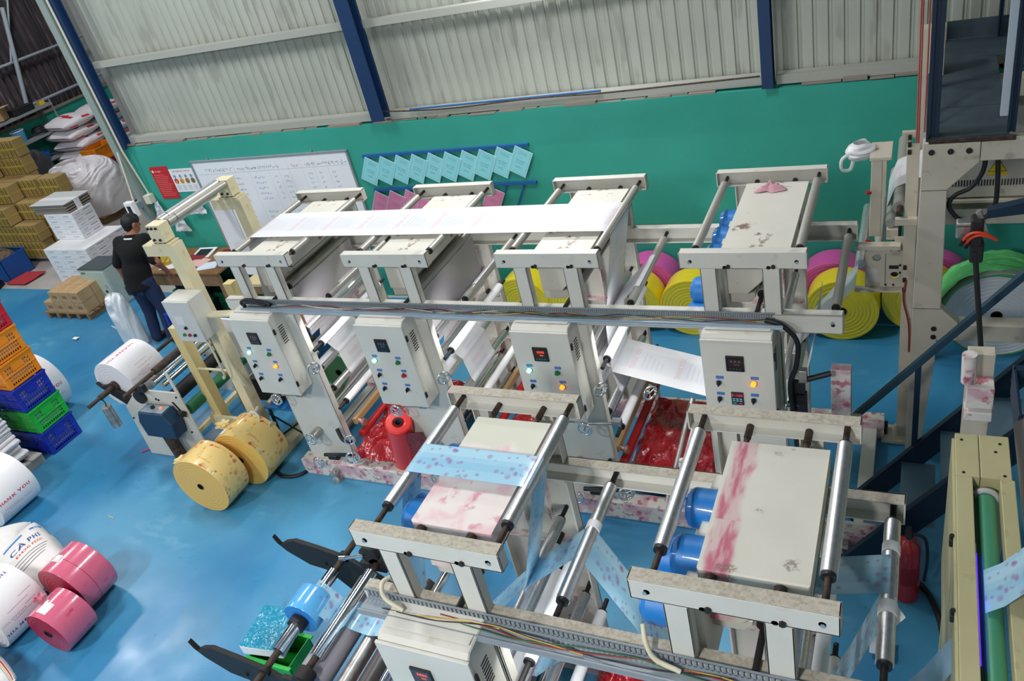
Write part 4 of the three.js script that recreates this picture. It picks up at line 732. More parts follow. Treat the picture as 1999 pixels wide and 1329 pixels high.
// blue film with printed dots
T.dots = canvasTex(1024, 512, (g, w, h) => {
  g.fillStyle = '#b4e2f4'; g.fillRect(0, 0, w, h); g.fillStyle = '#c2eaf8'; g.fillRect(0, 40, w, 130); g.fillStyle = '#a8dbf2'; g.fillRect(0, 250, w, 120);
  let s = 5; const r = () => (s = (s * 16807) % 2147483647) / 2147483647;
  for (let i = 0; i < 34; i++) { const x = r() * w, y = r() * h, R = 12 + r() * 32; for (const dx of [-w, 0, w]) for (const [q, al] of [[1, 0.13], [0.8, 0.1], [0.55, 0.1], [0.3, 0.08]]) { g.fillStyle = 'rgba(165,85,150,' + al + ')'; g.beginPath(); g.arc(x + dx, y, R * q, 0, 6.29); g.fill(); } }
});
T.dots.wrapS = T.dots.wrapT = THREE.RepeatWrapping; T.dots.repeat.set(1 / 0.42, 1 / 0.21);
const webB = phy(0xffffff, 0.22, { map: T.dots, transmission: 0.25, thickness: 0, side: THREE.DoubleSide });
{
  const R = 0.034, y = 2.276, z0 = 2.01, z1 = 1.81;
  tag(obj('blue_film_web', ribbon([[2.64, 1.15], [2.83, 1.86], ...wrap(XA + 0.07, y, R, 165, 92, 6), ...wrap(XA + 0.688, y, R, 88, -30, 9), [XA + 0.52, 1.56], [XA + 0.42, 1.2]], z0, z1, 0.0008), webB), 'pale blue dotted film crossing over the pink-stained hood of the front press', 'film web');
  tag(obj('blue_film_web', ribbon([[3.02, 1.06], [3.452, 1.565], ...wrap(XA + 0.86, 1.842, 0.0355, 128, 52, 6), [4.02, 1.45], [4.12, 1.1]], z0, z1, 0.0008), webB), 'pale blue dotted film forming a peak between the two front stations', 'film web');
  tag(obj('blue_film_web', ribbon([[3.1, 0.9], [3.35, 0.8], [3.62, 1.1]], z0, z1, 0.0008), webB), 'pale blue dotted film low down between the two front stations', 'film web');
  tag(obj('blue_film_web', ribbon([[4.6, 1.72], ...wrap(XB + 0.88, 1.842, 0.0355, 96, -50, 9), [4.95, 1.2], [4.75, 0.65]], 1.915, 1.71, 0.0008), webB), 'pale blue dotted film over the rightmost roller of the front press', 'film web');
  tag(obj('blue_film_web', ribbon([[4.95, 0.72], [5.256, 1.34], [5.37, 1.64]], 2.02, 1.85, 0.0008), phy(0xb9dcee, 0.25, { transmission: 0.5, thickness: 0 })), 'clear bluish film rising into the cream machine at the lower right', 'film web');
  tag(obj('blue_film_web', ribbon([[5.46, 1.762], [5.52, 1.82], [5.6, 1.95]], 1.84, 1.62, 0.0008), webB), 'blue film leaving the green roller of the cream machine', 'film web');
  // paper sleeves and wrapped strips on the rightmost roller
  for (const [z, l, nm] of [[1.68, 0.05, 'film_sleeve'], [2.0, 0.06, 'film_sleeve']]) { const g = rod([XB + 0.88, 1.842, z], [XB + 0.88, 1.842, z - l], 0.0365, 24); tag(obj(nm, [g, sheet((u, v) => [XB + 0.88 + 0.037 * Math.cos(2.2 - u * 3) + (z > 1.8 && u > 0.8 ? (u - 0.8) * 0.2 * v : 0), 1.842 + 0.037 * Math.sin(2.2 - u * 3), z - l * v + (z > 1.8 && u > 0.8 ? (u - 0.8) * 0.15 : 0)], 16, 2, 0.0008)], std(0xffffff, 0.85)), z < 1.8 ? 'white film sleeve above the dotted film on the rightmost front roller' : 'white film sleeve with a loose end on the rightmost front roller', 'film sleeve'); }
  tag(obj('film_sleeve', rod([XA + 0.86, 1.842, 1.8], [XA + 0.86, 1.842, 1.755], 0.0365, 24), M.white), 'white film sleeve on the roller between the two front stations', 'film sleeve');
}
// ink trays draped with red film
function drape(x0, x1, z0, z1, y, label, amp = 0.09) {
  const cx = (x0 + x1) / 2, s0 = x0 * 13.7 + z0 * 3;
  const g = sheet((u, v) => {
    const x = x0 + (x1 - x0) * u, z = z0 + (z1 - z0) * v, e = Math.min(u, 1 - u, v, 1 - v);
    const f = n3(x * 5 + s0, z * 5, 1), r = Math.pow(1 - Math.abs(2 * n3(x * 9 + s0, z * 6, 4) - 1), 3), q = Math.pow(1 - Math.abs(2 * n3(x * 22 + s0, z * 17, 9) - 1), 3);
    return [x + 0.03 * (f - 0.5), y + amp * (f - 0.4) + 0.05 * r + 0.018 * q - Math.max(0, 0.12 - e) * 1.3 * (0.5 + f), z + 0.03 * (r - 0.5)];
  }, 70, 60, 0.001);
  return tag(obj('red_film_drape', g, M.redFilm), label, 'film drape');
}
drape(0.6, 1.36, 0.02, -1.12, 0.36, 'crumpled red film over the ink tray between the first and second rear stations', 0.2);
drape(1.9, 2.66, -0.16, -1.12, 0.3, 'crumpled red film over the ink tray between the second and third rear stations');
drape(3.13, 3.95, -0.06, -1.14, 0.33, 'crumpled red film over the ink tray between the third and fourth rear stations');
drape(3.5, 4.25, 1.5, 2.34, 0.4, 'crumpled red film over the ink tray under the front press');
drape(2.45, 3.02, 1.5, 2.4, 0.42, 'crumpled red film under the left end of the front press');
[[0.62, 1.36, 'first and second', -0.1, -1.16], [1.9, 2.66, 'second and third', -0.1, -1.16], [3.13, 3.95, 'third and fourth', -0.1, -1.16]].forEach(([a, b, s, z0, z1]) => {
  const t = thing('ink_tray', 'ink stained tray on the floor between the ' + s + ' stations of the rear press', 'tray', [0, 0, 0]);
  obj('floor', b2(a, 0.2, z0 - 0.02, b, 0.21, z1 + 0.02, 0), M.ink, t); obj('rim', [b2(a, 0.17, z0, b, 0.26, z0 - 0.012), b2(a, 0.17, z1, b, 0.26, z1 + 0.012)], M.ink, t);
  obj('inking_roller', rod([a + 0.04, 0.42, z0 - 0.02], [a + 0.04, 0.42, z1 + 0.02], 0.035, 18), M.red, t); obj('doctor_blade', b2(a - 0.02, 0.52, z0 - 0.04, a + 0.02, 0.58, z1 + 0.02), std(0xc0a070, 0.6), t);
  for (const z of [z0 - 0.08, z1 + 0.12]) obj('blade_clamp', [rod([a + 0.06, 0.52, z], [a - 0.03, 0.56, z], 0.022, 12), rod([a + 0.08, 0.52, z], [a + 0.055, 0.52, z], 0.035, 12)], std(0xb58a7c, 0.4, 0.5), t);
});
{ // upright red roll leaning on the second station
  const t = thing('red_film_roll', 'bright red film roll standing upright in front of the second rear station', 'film roll', [1.09, 0.17, -0.1]);
  const a = new THREE.LatheGeometry([[0.036, 0], [0.112, 0], [0.116, 0.01], [0.116, 0.69], [0.112, 0.7], [0.1, 0.702], [0.06, 0.699], [0.036, 0.703], [0.036, 0]].map(p => new THREE.Vector2(...p)), 40);
  obj('film_winding', a, M.redRoll, t); obj('core', new THREE.LatheGeometry([[0.036, 0.0], [0.036, 0.71], [0.03, 0.71], [0.03, 0]].map(p => new THREE.Vector2(...p)), 24), std(0x55585c, 0.5), t);
  obj('loose_film', sheet((u, v) => { const y = 0.68 - v * 0.66, x = 0.1 + u * (0.1 + 0.16 * v), z = 0.06 - 0.02 * v + 0.03 * n3(u * 3, v * 4, 2) - u * 0.05; return [x, y, z]; }, 14, 18, 0.001), M.redFilm, t);
  t.rotation.z = -0.33; t.rotation.x = 0.28;
}
// handwheels and ink adjusters on the near side panels of the rear press
function adjusters(st, hasLow) {
  handwheel(st, 0.607, 1.295, 0.05, 0.05, 0.9); handwheel(st, 0.09, 0.965, 0.12, 0.052, 0);
  obj('drive_rod', [rod([0.1, 0.965, 0.05], [0.34, 0.99, 0.05], 0.012, 8), bx(0.07, 0.05, 0.05, 0.32, 1.0, 0.05)], M.steel, st);
  if (!hasLow) return;
  handwheel(st, 0.285, 0.52, 0.12, 0.056, 0); const k = obj('worm_housing', rod([0.3, 0.53, 0.0], [0.288, 0.522, 0.09], 0.045, 24), M.steel, st);
  handwheel(st, 0.25, 0.225, 0.12, 0.05, 0.2); handwheel(st, 0.665, 0.33, 0.1, 0.06, 0.5); handwheel(st, 0.7, 0.528, 0.08, 0.045, 0.6);
  obj('coupling_rod', [rod([0.3, 0.28, 0.06], [0.62, 0.33, 0.07], 0.018, 10), rod([0.36, 0.27, 0.06], [0.46, 0.28, 0.065], 0.032, 12)], M.dark, st);
  obj('ink_scraper', [tube([[0.55, 0.6, 0.03], [0.6, 0.5, 0.06], [0.68, 0.48, 0.05]], 0.018, 8)], M.dark, st);
}
adjusters(S1, true); adjusters(S2, true); adjusters(S3, true); adjusters(SA, false);
handwheel(S4, 0.62, 1.25, 0.03, 0.05, 0.9);
{ // black hose and lever by the last cabinet
  const k = obj('air_hose', tube([[0.5, 1.93, 0.05], [0.6, 1.9, 0.06], [0.68, 1.78, 0.05], [0.67, 1.6, 0.05], [0.63, 1.45, 0.06], [0.64, 1.2, 0.05]], 0.016, 8, 50), M.dark, S4);
  obj('lever', [rod([0.68, 1.44, 0.0], [0.86, 1.5, -0.02], 0.018, 12), bx(0.1, 0.12, 0.04, 0.66, 1.38, 0.0), b2(0.63, 0.9, 0.02, 0.72, 1.36, -0.01)], M.dark, S4); obj('valve_block', bx(0.05, 0.09, 0.05, 0.7, 1.49, 0.0), M.steel, S4);
  obj('doctor_carriage', b2(0.85, 0.9, -0.12, 0.97, 1.45, -0.2, 0.006), M.ink, S4); obj('carriage_pin', rod([0.97, 1.05, -0.16], [1.03, 1.05, -0.16], 0.022, 12), M.steel, S4);
}
// twisted white film tied round a low roller
tag(obj('tied_film', [tube([[3.79, 0.95, -0.2], [3.76, 0.8, -0.16], [3.72, 0.66, -0.12], [3.68, 0.5, -0.05], [3.66, 0.42, 0.0]], 0.026, 8, 40), tube([[3.8, 0.93, -0.19], [3.8, 0.75, -0.12], [3.7, 0.6, -0.08], [3.64, 0.55, -0.08], [3.7, 0.45, -0.02]], 0.016, 8, 40)], phy(0xf2e6e6, 0.5, { bumpMap: T.wrinkle, bumpScale: 0.01 })), 'twisted white film with red smears tied to a bar over the red drape', 'film strip');
obj('guide_bar', rod([0.98, 0.3, 0.1], [1.14, 0.95, -0.35], 0.02, 14), M.steel, S3);
const dotTex = (bg, cols, n, sd) => rollText(bg, (g, W, Hh) => { let s = sd; const r = () => (s = (s * 16807) % 2147483647) / 2147483647; for (let i = 0; i < n; i++) { g.fillStyle = cols[i % cols.length]; g.globalAlpha = 0.3 + 0.5 * r(); g.beginPath(); const x = r() * W, y = r() * Hh, R = 3 + r() * 8; g.arc(x, y, R, 0, 6.29); g.fill(); if (i % 5 === 0) g.fillRect(x + 10, y - 3, 26, 5); } g.globalAlpha = 1; });
{ // unwinding side of the front press
  const t = thing('front_unwinder', 'dark hooked arms and chrome rollers of the front unwinder holding the blue roll', 'machine stand', [0, 0, 0]);
  for (const z of [2.47, 1.6]) {
    const a = obj('arm', ex([[1.225, 1.03], [1.262, 0.955], [1.33, 1.0], [1.42, 1.03], [1.6, 1.0], [1.83, 0.95], [1.98, 0.86], [2.2, 0.7], [2.75, 0.6], [2.75, 0.35], [2.1, 0.38], [1.8, 0.55], [1.6, 0.78], [1.46, 0.8], [1.3, 0.9], [1.24, 0.97]], 0.03, 'xy', z - 0.03, 0.003), M.iron, t);
    for (const x of [1.62, 1.95]) obj('bolt', rod([x, 0.85, z], [x, 0.85, z + 0.012], 0.012, 8), M.dark, a);
    obj('side_plate', b2(2.0, 0, z - 0.03, 2.75, 0.6, z - 0.05, 0.004), M.paint, t);
    obj('hub', [rod([2.1, 0.97, z + 0.02], [2.1, 0.97, z - 0.06], 0.06, 20), bx(0.2, 0.06, 0.03, 2.05, 0.93, z)], M.iron, t);
  }
  obj('unwind_shaft', rod([1.81, 0.953, 2.75], [1.81, 0.953, 1.42], 0.022, 16), M.rust, t);
  obj('chrome_sleeve', rod([1.81, 0.953, 2.34], [1.81, 0.953, 1.72], 0.041, 28), M.chrome, t); obj('collar', rod([1.81, 0.953, 2.16], [1.81, 0.953, 2.105], 0.058, 22), M.dark, t);
  obj('collar', rod([1.81, 0.953, 1.6], [1.81, 0.953, 1.57], 0.04, 18), M.iron, t); obj('collar', rod([1.81, 0.953, 2.49], [1.81, 0.953, 2.46], 0.04, 18), M.iron, t);
  const c = obj('chrome_roller', rod([2.1, 0.98, 2.33], [2.1, 0.98, 1.69], 0.042, 28), M.chrome, t); obj('shaft', rod([2.1, 0.98, 2.56], [2.1, 0.98, 1.55], 0.022, 12), M.rust, c);
  obj('rubber_roller', rod([2.06, 0.84, 2.4], [2.06, 0.84, 1.68], 0.105, 36), std(0x9a959b, 0.5), t);
  obj('chrome_roller', rod([2.27, 0.83, 2.42], [2.27, 0.83, 1.6], 0.05, 24), M.steel, t);
  obj('steel_roller', rod([2.44, 0.86, 2.45], [2.44, 0.86, 1.6], 0.065, 28), std(0x55524f, 0.4, 0.6), t); obj('chrome_roller', rod([2.62, 1.0, 2.42], [2.62, 1.0, 1.6], 0.03, 20), M.chrome, t);
  obj('crank', [rod([2.02, 1.05, 1.62], [1.9, 1.04, 1.66], 0.013, 10), rod([1.9, 1.04, 1.66], [1.86, 1.04, 1.67], 0.018, 10)], M.chrome, t); obj('brake_drum', rod([2.06, 1.05, 1.62], [2.06, 1.05, 1.55], 0.07, 24), M.iron, t);
  obj('green_roller', rod([2.7, 0.62, 2.45], [2.7, 0.62, 1.7], 0.045, 24), M.green2, t);
  const r = thing('blue_film_roll', 'small blue dotted film roll on the shaft of the front unwinder', 'film roll', [1.81, 0.953, 2.1]);
  const tx = dotTex('#5fb2e6', ['#7a86c4', '#8f78b8'], 60, 31); tx.wrapS = tx.wrapT = THREE.RepeatWrapping; woundRoll(r, 0.122, 0.185, phy(0xffffff, 0.2, { map: tx, clearcoat: 0.5 }), phy(0x2f86d6, 0.35, { clearcoat: 0.3 }), 0.045);
  tag(obj('blue_film_web', ribbon([[1.85, 1.068], [1.98, 0.92], ...wrap(2.06, 0.84, 0.107, 150, 40, 6), [2.27, 0.885], [2.5, 0.95], [2.64, 1.12]], 2.06, 1.87, 0.0008), webB), 'pale blue dotted film drawn off the small blue roll over the grey rubber roller', 'film web');
  const k = thing('green_crate', 'green plastic crate on the floor under the front unwinder', 'crate', [1.12, 0, 1.92]);
  obj('wall', [b2(-0.18, 0.01, 0.13, 0.2, 0.2, 0.12), b2(-0.18, 0.01, -0.13, 0.2, 0.2, -0.12), b2(-0.18, 0.01, -0.13, -0.17, 0.2, 0.13), b2(0.19, 0.01, -0.13, 0.2, 0.2, 0.13)], std(0x1f9a35, 0.4), k); obj('floor', b2(-0.18, 0, 0.13, 0.2, 0.012, -0.13), std(0x1f9a35, 0.4), k); obj('rim', [b2(-0.2, 0.19, 0.15, 0.22, 0.205, 0.12), b2(-0.2, 0.19, -0.15, 0.22, 0.205, -0.12)], std(0x27b542, 0.4), k);
  const s = thing('blue_film_stack', 'flat stack of cut turquoise film lying on the green crate', 'film stack', [1.05, 0.24, 1.84]);
  obj('sheets', [bx(0.35, 0.08, 0.36, 0, 0.01, 0, 0.004)], M.white, s); obj('top_sheet', sheet((u, v) => [-0.175 + 0.35 * u, 0.053 + 0.006 * n3(u * 6, v * 6, 2), -0.18 + 0.36 * v], 20, 20, 0.001), phy(0x1596b8, 0.15, { clearcoat: 0.8, bumpMap: T.wrinkle, bumpScale: 0.004 }), s); s.rotation.y = 0.12;
}
{ // rag on the last hood
  const g = sheet((u, v) => { const a = u * 6.2832, r = v * (0.075 + 0.02 * Math.sin(a * 3) + 0.012 * Math.sin(a * 5 + 1)); const f = n3(u * 12, v * 7, 3); return [r * 1.15 * Math.cos(a), 0.004 + 0.045 * (1 - v) + 0.05 * (f - 0.35) * (1 - 0.7 * v), r * 0.85 * Math.sin(a)]; }, 60, 14, 0.002);
  const m = tag(obj('rag', g, std(0xc99aa3, 0.95)), 'crumpled pink rag on the hood of the rightmost rear station', 'rag'); m.position.set(4.25, 2.3, -1.0);
  const w = thing('tied_bag', 'thin white plastic bag hung over the cap of the nip unit', 'plastic bag', [4.84, 2.35, -1.45]);
  obj('bag', sheet((u, v) => { const a = u * 6.2832, f = n3(u * 9, v * 6, 1); return [(-0.06 + 0.1 * Math.cos(a) * (0.4 + 0.6 * Math.sin(v * 3.14))) + 0.05 * (f - 0.5), 0.05 - v * 0.13 + 0.03 * f, (0.09 * Math.sin(a)) * (0.4 + 0.6 * Math.sin(v * 3.14)) + 0.05 * (n3(u * 7, v * 9, 4) - 0.5)]; }, 40, 24, 0.001), phy(0xf4f4f4, 0.4, { transmission: 0.35, thickness: 0 }), w);
  obj('handle', [tube([[-0.1, 0.01, 0.03], [-0.17, -0.03, 0.06], [-0.17, -0.1, 0.07], [-0.12, -0.11, 0.05], [-0.1, -0.05, 0.03]], 0.012, 6)], phy(0xf4f4f4, 0.4, { transmission: 0.3, thickness: 0 }), w);
}
// unseen tube lamps behind the near beams, placed to brighten rollers and trays
[[0.66, 1.24, 1.79, -0.09, 'first gap of the rear press'], [1.94, 2.52, 1.79, -0.09, 'second gap of the rear press'], [3.22, 3.84, 1.79, -0.09, 'third gap of the rear press'], [3.6, 4.2, 1.76, ZN2 - 0.09, 'gap between the front stations']].forEach(([a, b, y, z, s]) => {
  const t = thing('unseen_tube_lamp', 'unseen tube lamp under the near beam, lighting the ' + s, 'lamp', [(a + b) / 2, y, z]); const w = b - a;
  obj('housing', bx(w, 0.02, 0.05, 0, 0.008, 0), M.white, t); obj('tube', rod([-w / 2 + 0.02, -0.014, 0], [w / 2 - 0.02, -0.014, 0], 0.012, 14), new THREE.MeshStandardMaterial({ color: 0xffffff, emissive: 0xffffff, emissiveIntensity: 4 }), t);
  const L = new THREE.RectAreaLight(0xffffff, 80, w - 0.04, 0.03); L.position.set((a + b) / 2, y - 0.032, z - 0.006); L.lookAt((a + b) / 2, y - 1.0, z - 0.55); scene.add(L);
});
// ---------------------------------------------------------------- rolls, crates and sacks on the floor
T.yellowPrint = dotTex('#f3d283', ['#e0a040', '#c8402c', '#d9b35a', '#b9bd8a'], 330, 17);
T.pinkPrint = dotTex('#dd6a85', ['#c0304f', '#d14565'], 46, 23);
const mYP = phy(0xffffff, 0.3, { map: T.yellowPrint, clearcoat: 0.5 }), mYF = phy(0xe9bd60, 0.45, { clearcoat: 0.2 });
const mPP = phy(0xffffff, 0.22, { map: T.pinkPrint, clearcoat: 0.7 }), mPF = phy(0xa51e3c, 0.4, { clearcoat: 0.3 });
function rollOnFloor(name, label, x, r, z, len, mb, mf, core, turn = 0, group) { const t = thing(name, label, 'film roll', [x, r, z], 0, group); woundRoll(t, r, len, mb, mf, core); t.rotation.z = turn; return t; }
function tagLabel(t, r, a, z, w, l) { obj('paper_label', sheet((u, v) => { const b = a + (u - 0.5) * w / r; return [(r + 0.004) * Math.sin(b), (r + 0.004) * Math.cos(b), z - l * v]; }, 6, 2, 0.0006), M.whitePaper, t); }
function tuft(t, r, a, z, mat, s = 1) { // gathered film end tied on top of a roll
  obj('tied_end', sheet((u, v) => { const b = u * 6.2832, R = (0.02 + 0.028 * Math.pow(v, 2)) * s * (1 + 0.25 * Math.sin(b * 5 + a)), f = n3(u * 9, v * 5, a * 7); const y = r + v * 0.06 * s, x0 = -Math.sin(-a) * y, y0 = Math.cos(a) * y; return [x0 + R * Math.cos(b) + 0.02 * f, y0 + 0.025 * (f - 0.5), z + R * Math.sin(b)]; }, 30, 8, 0.001), mat, t);
}
{
  const a = rollOnFloor('yellow_film_roll', 'nearer yellow film roll with red and orange print, face towards the open floor', -0.7, 0.31, 0.69, 0.3, mYP, mYF, 0.034, 0.3); tuft(a, 0.31, -0.85, -0.16, phy(0xeed691, 0.35, { transmission: 0.15, thickness: 0 }), 1.2); tagLabel(a, 0.31, -0.75, -0.02, 0.08, 0.06);
  const b = rollOnFloor('yellow_film_roll', 'farther yellow film roll with a paper label', -0.53, 0.31, 0.3, 0.34, mYP, mYF, 0.034, 1.3); tuft(b, 0.31, -0.85 - 1.3 + 1.3, -0.2, phy(0xeed691, 0.35, { transmission: 0.15, thickness: 0 }), 1.3);
  tagLabel(b, 0.31, -0.62, -0.03, 0.19, 0.075); b.rotation.z = 0;
  const p1 = rollOnFloor('pink_film_roll', 'larger pink dotted film roll with a small white label', -1.14, 0.26, 1.98, 0.33, mPP, mPF, 0.04, 0.2); tagLabel(p1, 0.26, 0.05, -0.1, 0.09, 0.07);
  obj('string', [new THREE.TorusGeometry(0.262, 0.002, 6, 48).translate(0, 0, -0.14)], M.red, p1);
  const p2 = rollOnFloor('pink_film_roll', 'smaller pink dotted film roll with two white labels and a gathered end', -0.95, 0.215, 2.32, 0.29, mPP, mPF, 0.04, 0.9);
  p2.rotation.z = 0; tagLabel(p2, 0.215, 0.1, -0.04, 0.1, 0.1); tagLabel(p2, 0.215, -0.15, -0.13, 0.06, 0.03); tuft(p2, 0.215, -0.35, -0.14, phy(0xe58fa2, 0.3, { transmission: 0.3, thickness: 0 }), 1.0);
}
rollOnFloor('film_roll', 'white film roll printed THANK YOU in red at the left edge', -3.13, 0.3, 1.36, 0.45, mWR2, mWface, 0.04, 0.4);
rollOnFloor('film_roll', 'white film roll printed THANK YOU in blue, next to the pink rolls', -1.6, 0.28, 2.44, 0.42, mWB, mWface, 0.04, 0.2);
rollOnFloor('film_roll', 'white film roll with faint red print standing behind the crates', -4.36, 0.37, -0.1, 0.42, mWR2, mWface, 0.04, 2.0);
// row of big rolls along the green wall
const mY2 = phy(0xe9d21f, 0.3, { clearcoat: 0.5, bumpMap: T.wrinkle, bumpScale: 0.003 }), mP2 = phy(0xd657a6, 0.3, { clearcoat: 0.5, bumpMap: T.wrinkle, bumpScale: 0.003 }), mG2 = std(0xdededf, 0.5);
[[0.62, 'leftmost of the row, under the first station'], [1.28, 'seen through the legs of the third rear station'], [1.94, 'hidden mostly by the third rear station'], [2.51, 'left one of the close pair'], [3.16, 'right one of the close pair'], [3.86, 'behind the last rear station'], [4.56, 'fully seen past the rear press'], [5.21, 'beside the foot of the gantry']].forEach(([x, s], i) => {
  const t = rollOnFloor('yellow_film_roll', 'bright yellow film roll at the wall, ' + s, x, 0.322, i === 7 ? -2.73 : -2.54 + 0.02 * (i % 3), i === 7 ? 0.2 : 0.27, mY2, mY2, 0.045, i);
  obj('end_ring', new THREE.TorusGeometry(0.235 - 0.02 * (i % 2), 0.003, 6, 48), mY2, t);
});
[[2.63, 'above the pair of yellow rolls'], [4.46, 'above the fully seen yellow roll'], [5.3, 'behind the gantry foot']].forEach(([x, s], i) => rollOnFloor('pink_film_roll', 'big pink film roll against the green wall, ' + s, x, 0.33, i === 2 ? -2.95 : -2.84, i === 2 ? 0.18 : 0.28, mP2, mP2, 0.045, i));
{
  const t = thing('grey_film_roll', 'large grey film roll half covered with green film, behind the gantry', 'film roll', [5.79, 0.41, -2.4]);
  woundRoll(t, 0.41, 0.3, mG2, mG2, 0.045);
  const gm = phy(0x6fd67e, 0.45, { clearcoat: 0.3, bumpMap: T.wrinkle, bumpScale: 0.01 });
  obj('green_wrap', sheet((u, v) => { const a = -1.75 + 3.5 * u, f = n3(u * 14, v * 7, 5), r = 0.425 + 0.05 * f + 0.02 * n3(u * 40, v * 20, 2); return [r * Math.sin(a), r * Math.cos(a), 0.012 + 0.01 * f - 0.31 * v]; }, 90, 20, 0.002), gm, t);
  obj('green_edge', sheet((u, v) => { const a = u * 6.2832, f = n3(u * 30, v * 3, 7); const r = 0.412 - v * (0.012 + 0.03 * f * Math.max(0, Math.cos(a))); return [r * Math.sin(a), r * Math.cos(a), 0.006 + 0.006 * (1 - v)]; }, 120, 3, 0.001), gm, t);
}
// plastic crates: walls pierced by rows of slots
function crateProto(name, label, col, pos) {
  const m = std(col, 0.38), t = thing(name, label, 'crate', pos); const w = 0.40, l = 0.62, h = 0.3, th = 0.008;
  const wall = (len, n) => { const holes = []; const nx = n, ny = 5; for (let i = 0; i < nx; i++) for (let j = 0; j < ny; j++) { const mid = Math.abs(i - (nx - 1) / 2) < nx * 0.17; if (mid && j >= 3) continue; const x = -len / 2 + 0.045 + i * (len - 0.09) / nx, y = 0.03 + j * 0.043; const ww = (len - 0.09) / nx - 0.008; holes.push([[x, y], [x + ww, y], [x + ww, y + 0.031], [x, y + 0.031]]); } return [holes]; };
  for (const s of [1, -1]) {
    const g = ex([[-w / 2, 0.01], [w / 2, 0.01], [w / 2 + 0.012, h], [-w / 2 - 0.012, h]], th, 'xy', -th / 2, 0, wall(w, 11)[0]); g.translate(0, 0, s * l / 2); obj('end_wall', g, m, t);
    const q = ex([[-l / 2, 0.01], [l / 2, 0.01], [l / 2 + 0.012, h], [-l / 2 - 0.012, h]], th, 'zy', -th / 2, 0, wall(l, 17)[0]); q.translate(s * w / 2, 0, 0); obj('side_wall', q, m, t);
  }
  obj('floor', b2(-w / 2, 0.006, -l / 2, w / 2, 0.014, l / 2, 0), m, t);
  for (const s of [1, -1]) { obj('rim', [b2(-w / 2 - 0.018, h - 0.022, s * (l / 2 + 0.004), w / 2 + 0.018, h, s * (l / 2 + 0.02)), b2(s * (w / 2 + 0.004), h - 0.022, -l / 2 - 0.018, s * (w / 2 + 0.02), h, l / 2 + 0.018)], m, t); obj('rib', [b2(-w / 2 - 0.006, 0.14, s * (l / 2 + 0.002), w / 2 + 0.006, 0.152, s * (l / 2 + 0.01)), b2(s * (w / 2 + 0.002), 0.14, -l / 2, s * (w / 2 + 0.01), 0.152, l / 2)], m, t); }
  for (const sx of [1, -1]) for (const sz of [1, -1]) obj('corner', b2(sx * (w / 2 - 0.02), 0.008, sz * (l / 2 - 0.02), sx * (w / 2 + 0.006), h - 0.01, sz * (l / 2 + 0.006), 0.008), m, t);
  obj('name_panel', b2(-0.07, 0.17, l / 2 + 0.003, 0.07, 0.27, l / 2 + 0.009, 0.003), m, t);
  return t;
}
// the stack stands with its short ends towards the floor on the right, so each crate is turned a quarter
{
  const list = [['blue', 0x1b2fa5, 'blue plastic crate at the bottom of the leaning stack'], ['green', 0x22b33c, 'green plastic crate second from the floor in the stack'], ['blue', 0x1b2fa5, 'blue plastic crate above the green one in the stack'], ['orange', 0xe98a12, 'orange plastic crate above the upper blue one in the stack'], ['orange', 0xe98a12, 'orange plastic crate under the red one in the stack'], ['red', 0xc01f35, 'red plastic crate on top of the stack, cut by the left edge']];
  list.forEach(([k, col, lab], i) => { const c = crateProto(k + '_crate', lab, col, [-3.45 - 0.32, i * 0.302, 0.13]); c.rotation.y = Math.PI / 2 + 0.02 * (i % 2 ? 1 : -1); c.position.x += 0.006 * (i % 3);
    const f = tag(obj('bag_filling', bx(0.54, 0.2, 0.33, 0, 0, 0, 0.03), M.whitePaper), 'white bags packed inside the ' + ['lowest blue', 'green', 'upper blue', 'lower orange', 'upper orange', 'red'][i] + ' crate of the stack', 'bag filling'); f.position.set(c.position.x, c.position.y + 0.12, c.position.z); });
}
{ // bundled bags on a pale pallet
  const p = thing('pallet', 'whitish wooden pallet under the bundled white bags', 'pallet', [-4.05, 0, 0.86]);
  for (let i = 0; i < 5; i++) obj('plank', bx(1.15, 0.02, 0.13, 0, 0.11, -0.36 + i * 0.18), std(0xb8b3ab, 0.85), p);
  for (const x of [-0.5, 0, 0.5]) obj('bearer', bx(0.1, 0.1, 0.86, x, 0.05, 0), std(0xa8a39b, 0.85), p);
  for (let i = 0; i < 15; i++) {
    const g = sheet((u, v) => { const a = u * 6.2832, c = Math.cos(a), s = Math.sin(a), f = n3(u * 16 + i * 3, v * 9, i), w = 0.46 + 0.02 * f + 0.03 * Math.sin(i * 2.1), h = 0.028; const X = Math.sign(c) * Math.pow(Math.abs(c), 0.5) * w; return [X, h * Math.sign(s) * Math.pow(Math.abs(s), 0.4) + 0.014 * (n3(u * 9, v * 4 + i, 3) - 0.5), -0.36 + 0.72 * v + 0.02 * f]; }, 48, 10);
    const m = tag(obj('bag_bundle', g, phy(0xe9e7e8, 0.4, { bumpMap: T.wrinkle, bumpScale: 0.008 })), 'flat bundle of white bags, ' + (i === 14 ? 'topmost' : ['bottom', 'second', 'third', 'fourth', 'fifth', 'sixth', 'seventh', 'eighth', 'ninth', 'tenth', 'eleventh', 'twelfth', 'thirteenth', 'fourteenth'][i] + (i ? ' from the pallet' : '')) + ' of the pile by the crates', 'bag bundle', 'bundles of white bags piled on the pale pallet');
    m.position.set(-4.06 + 0.035 * Math.sin(i * 1.7), 0.155 + i * 0.051, 0.86); m.rotation.y = 0.03 * Math.sin(i * 3.1);
  }
}
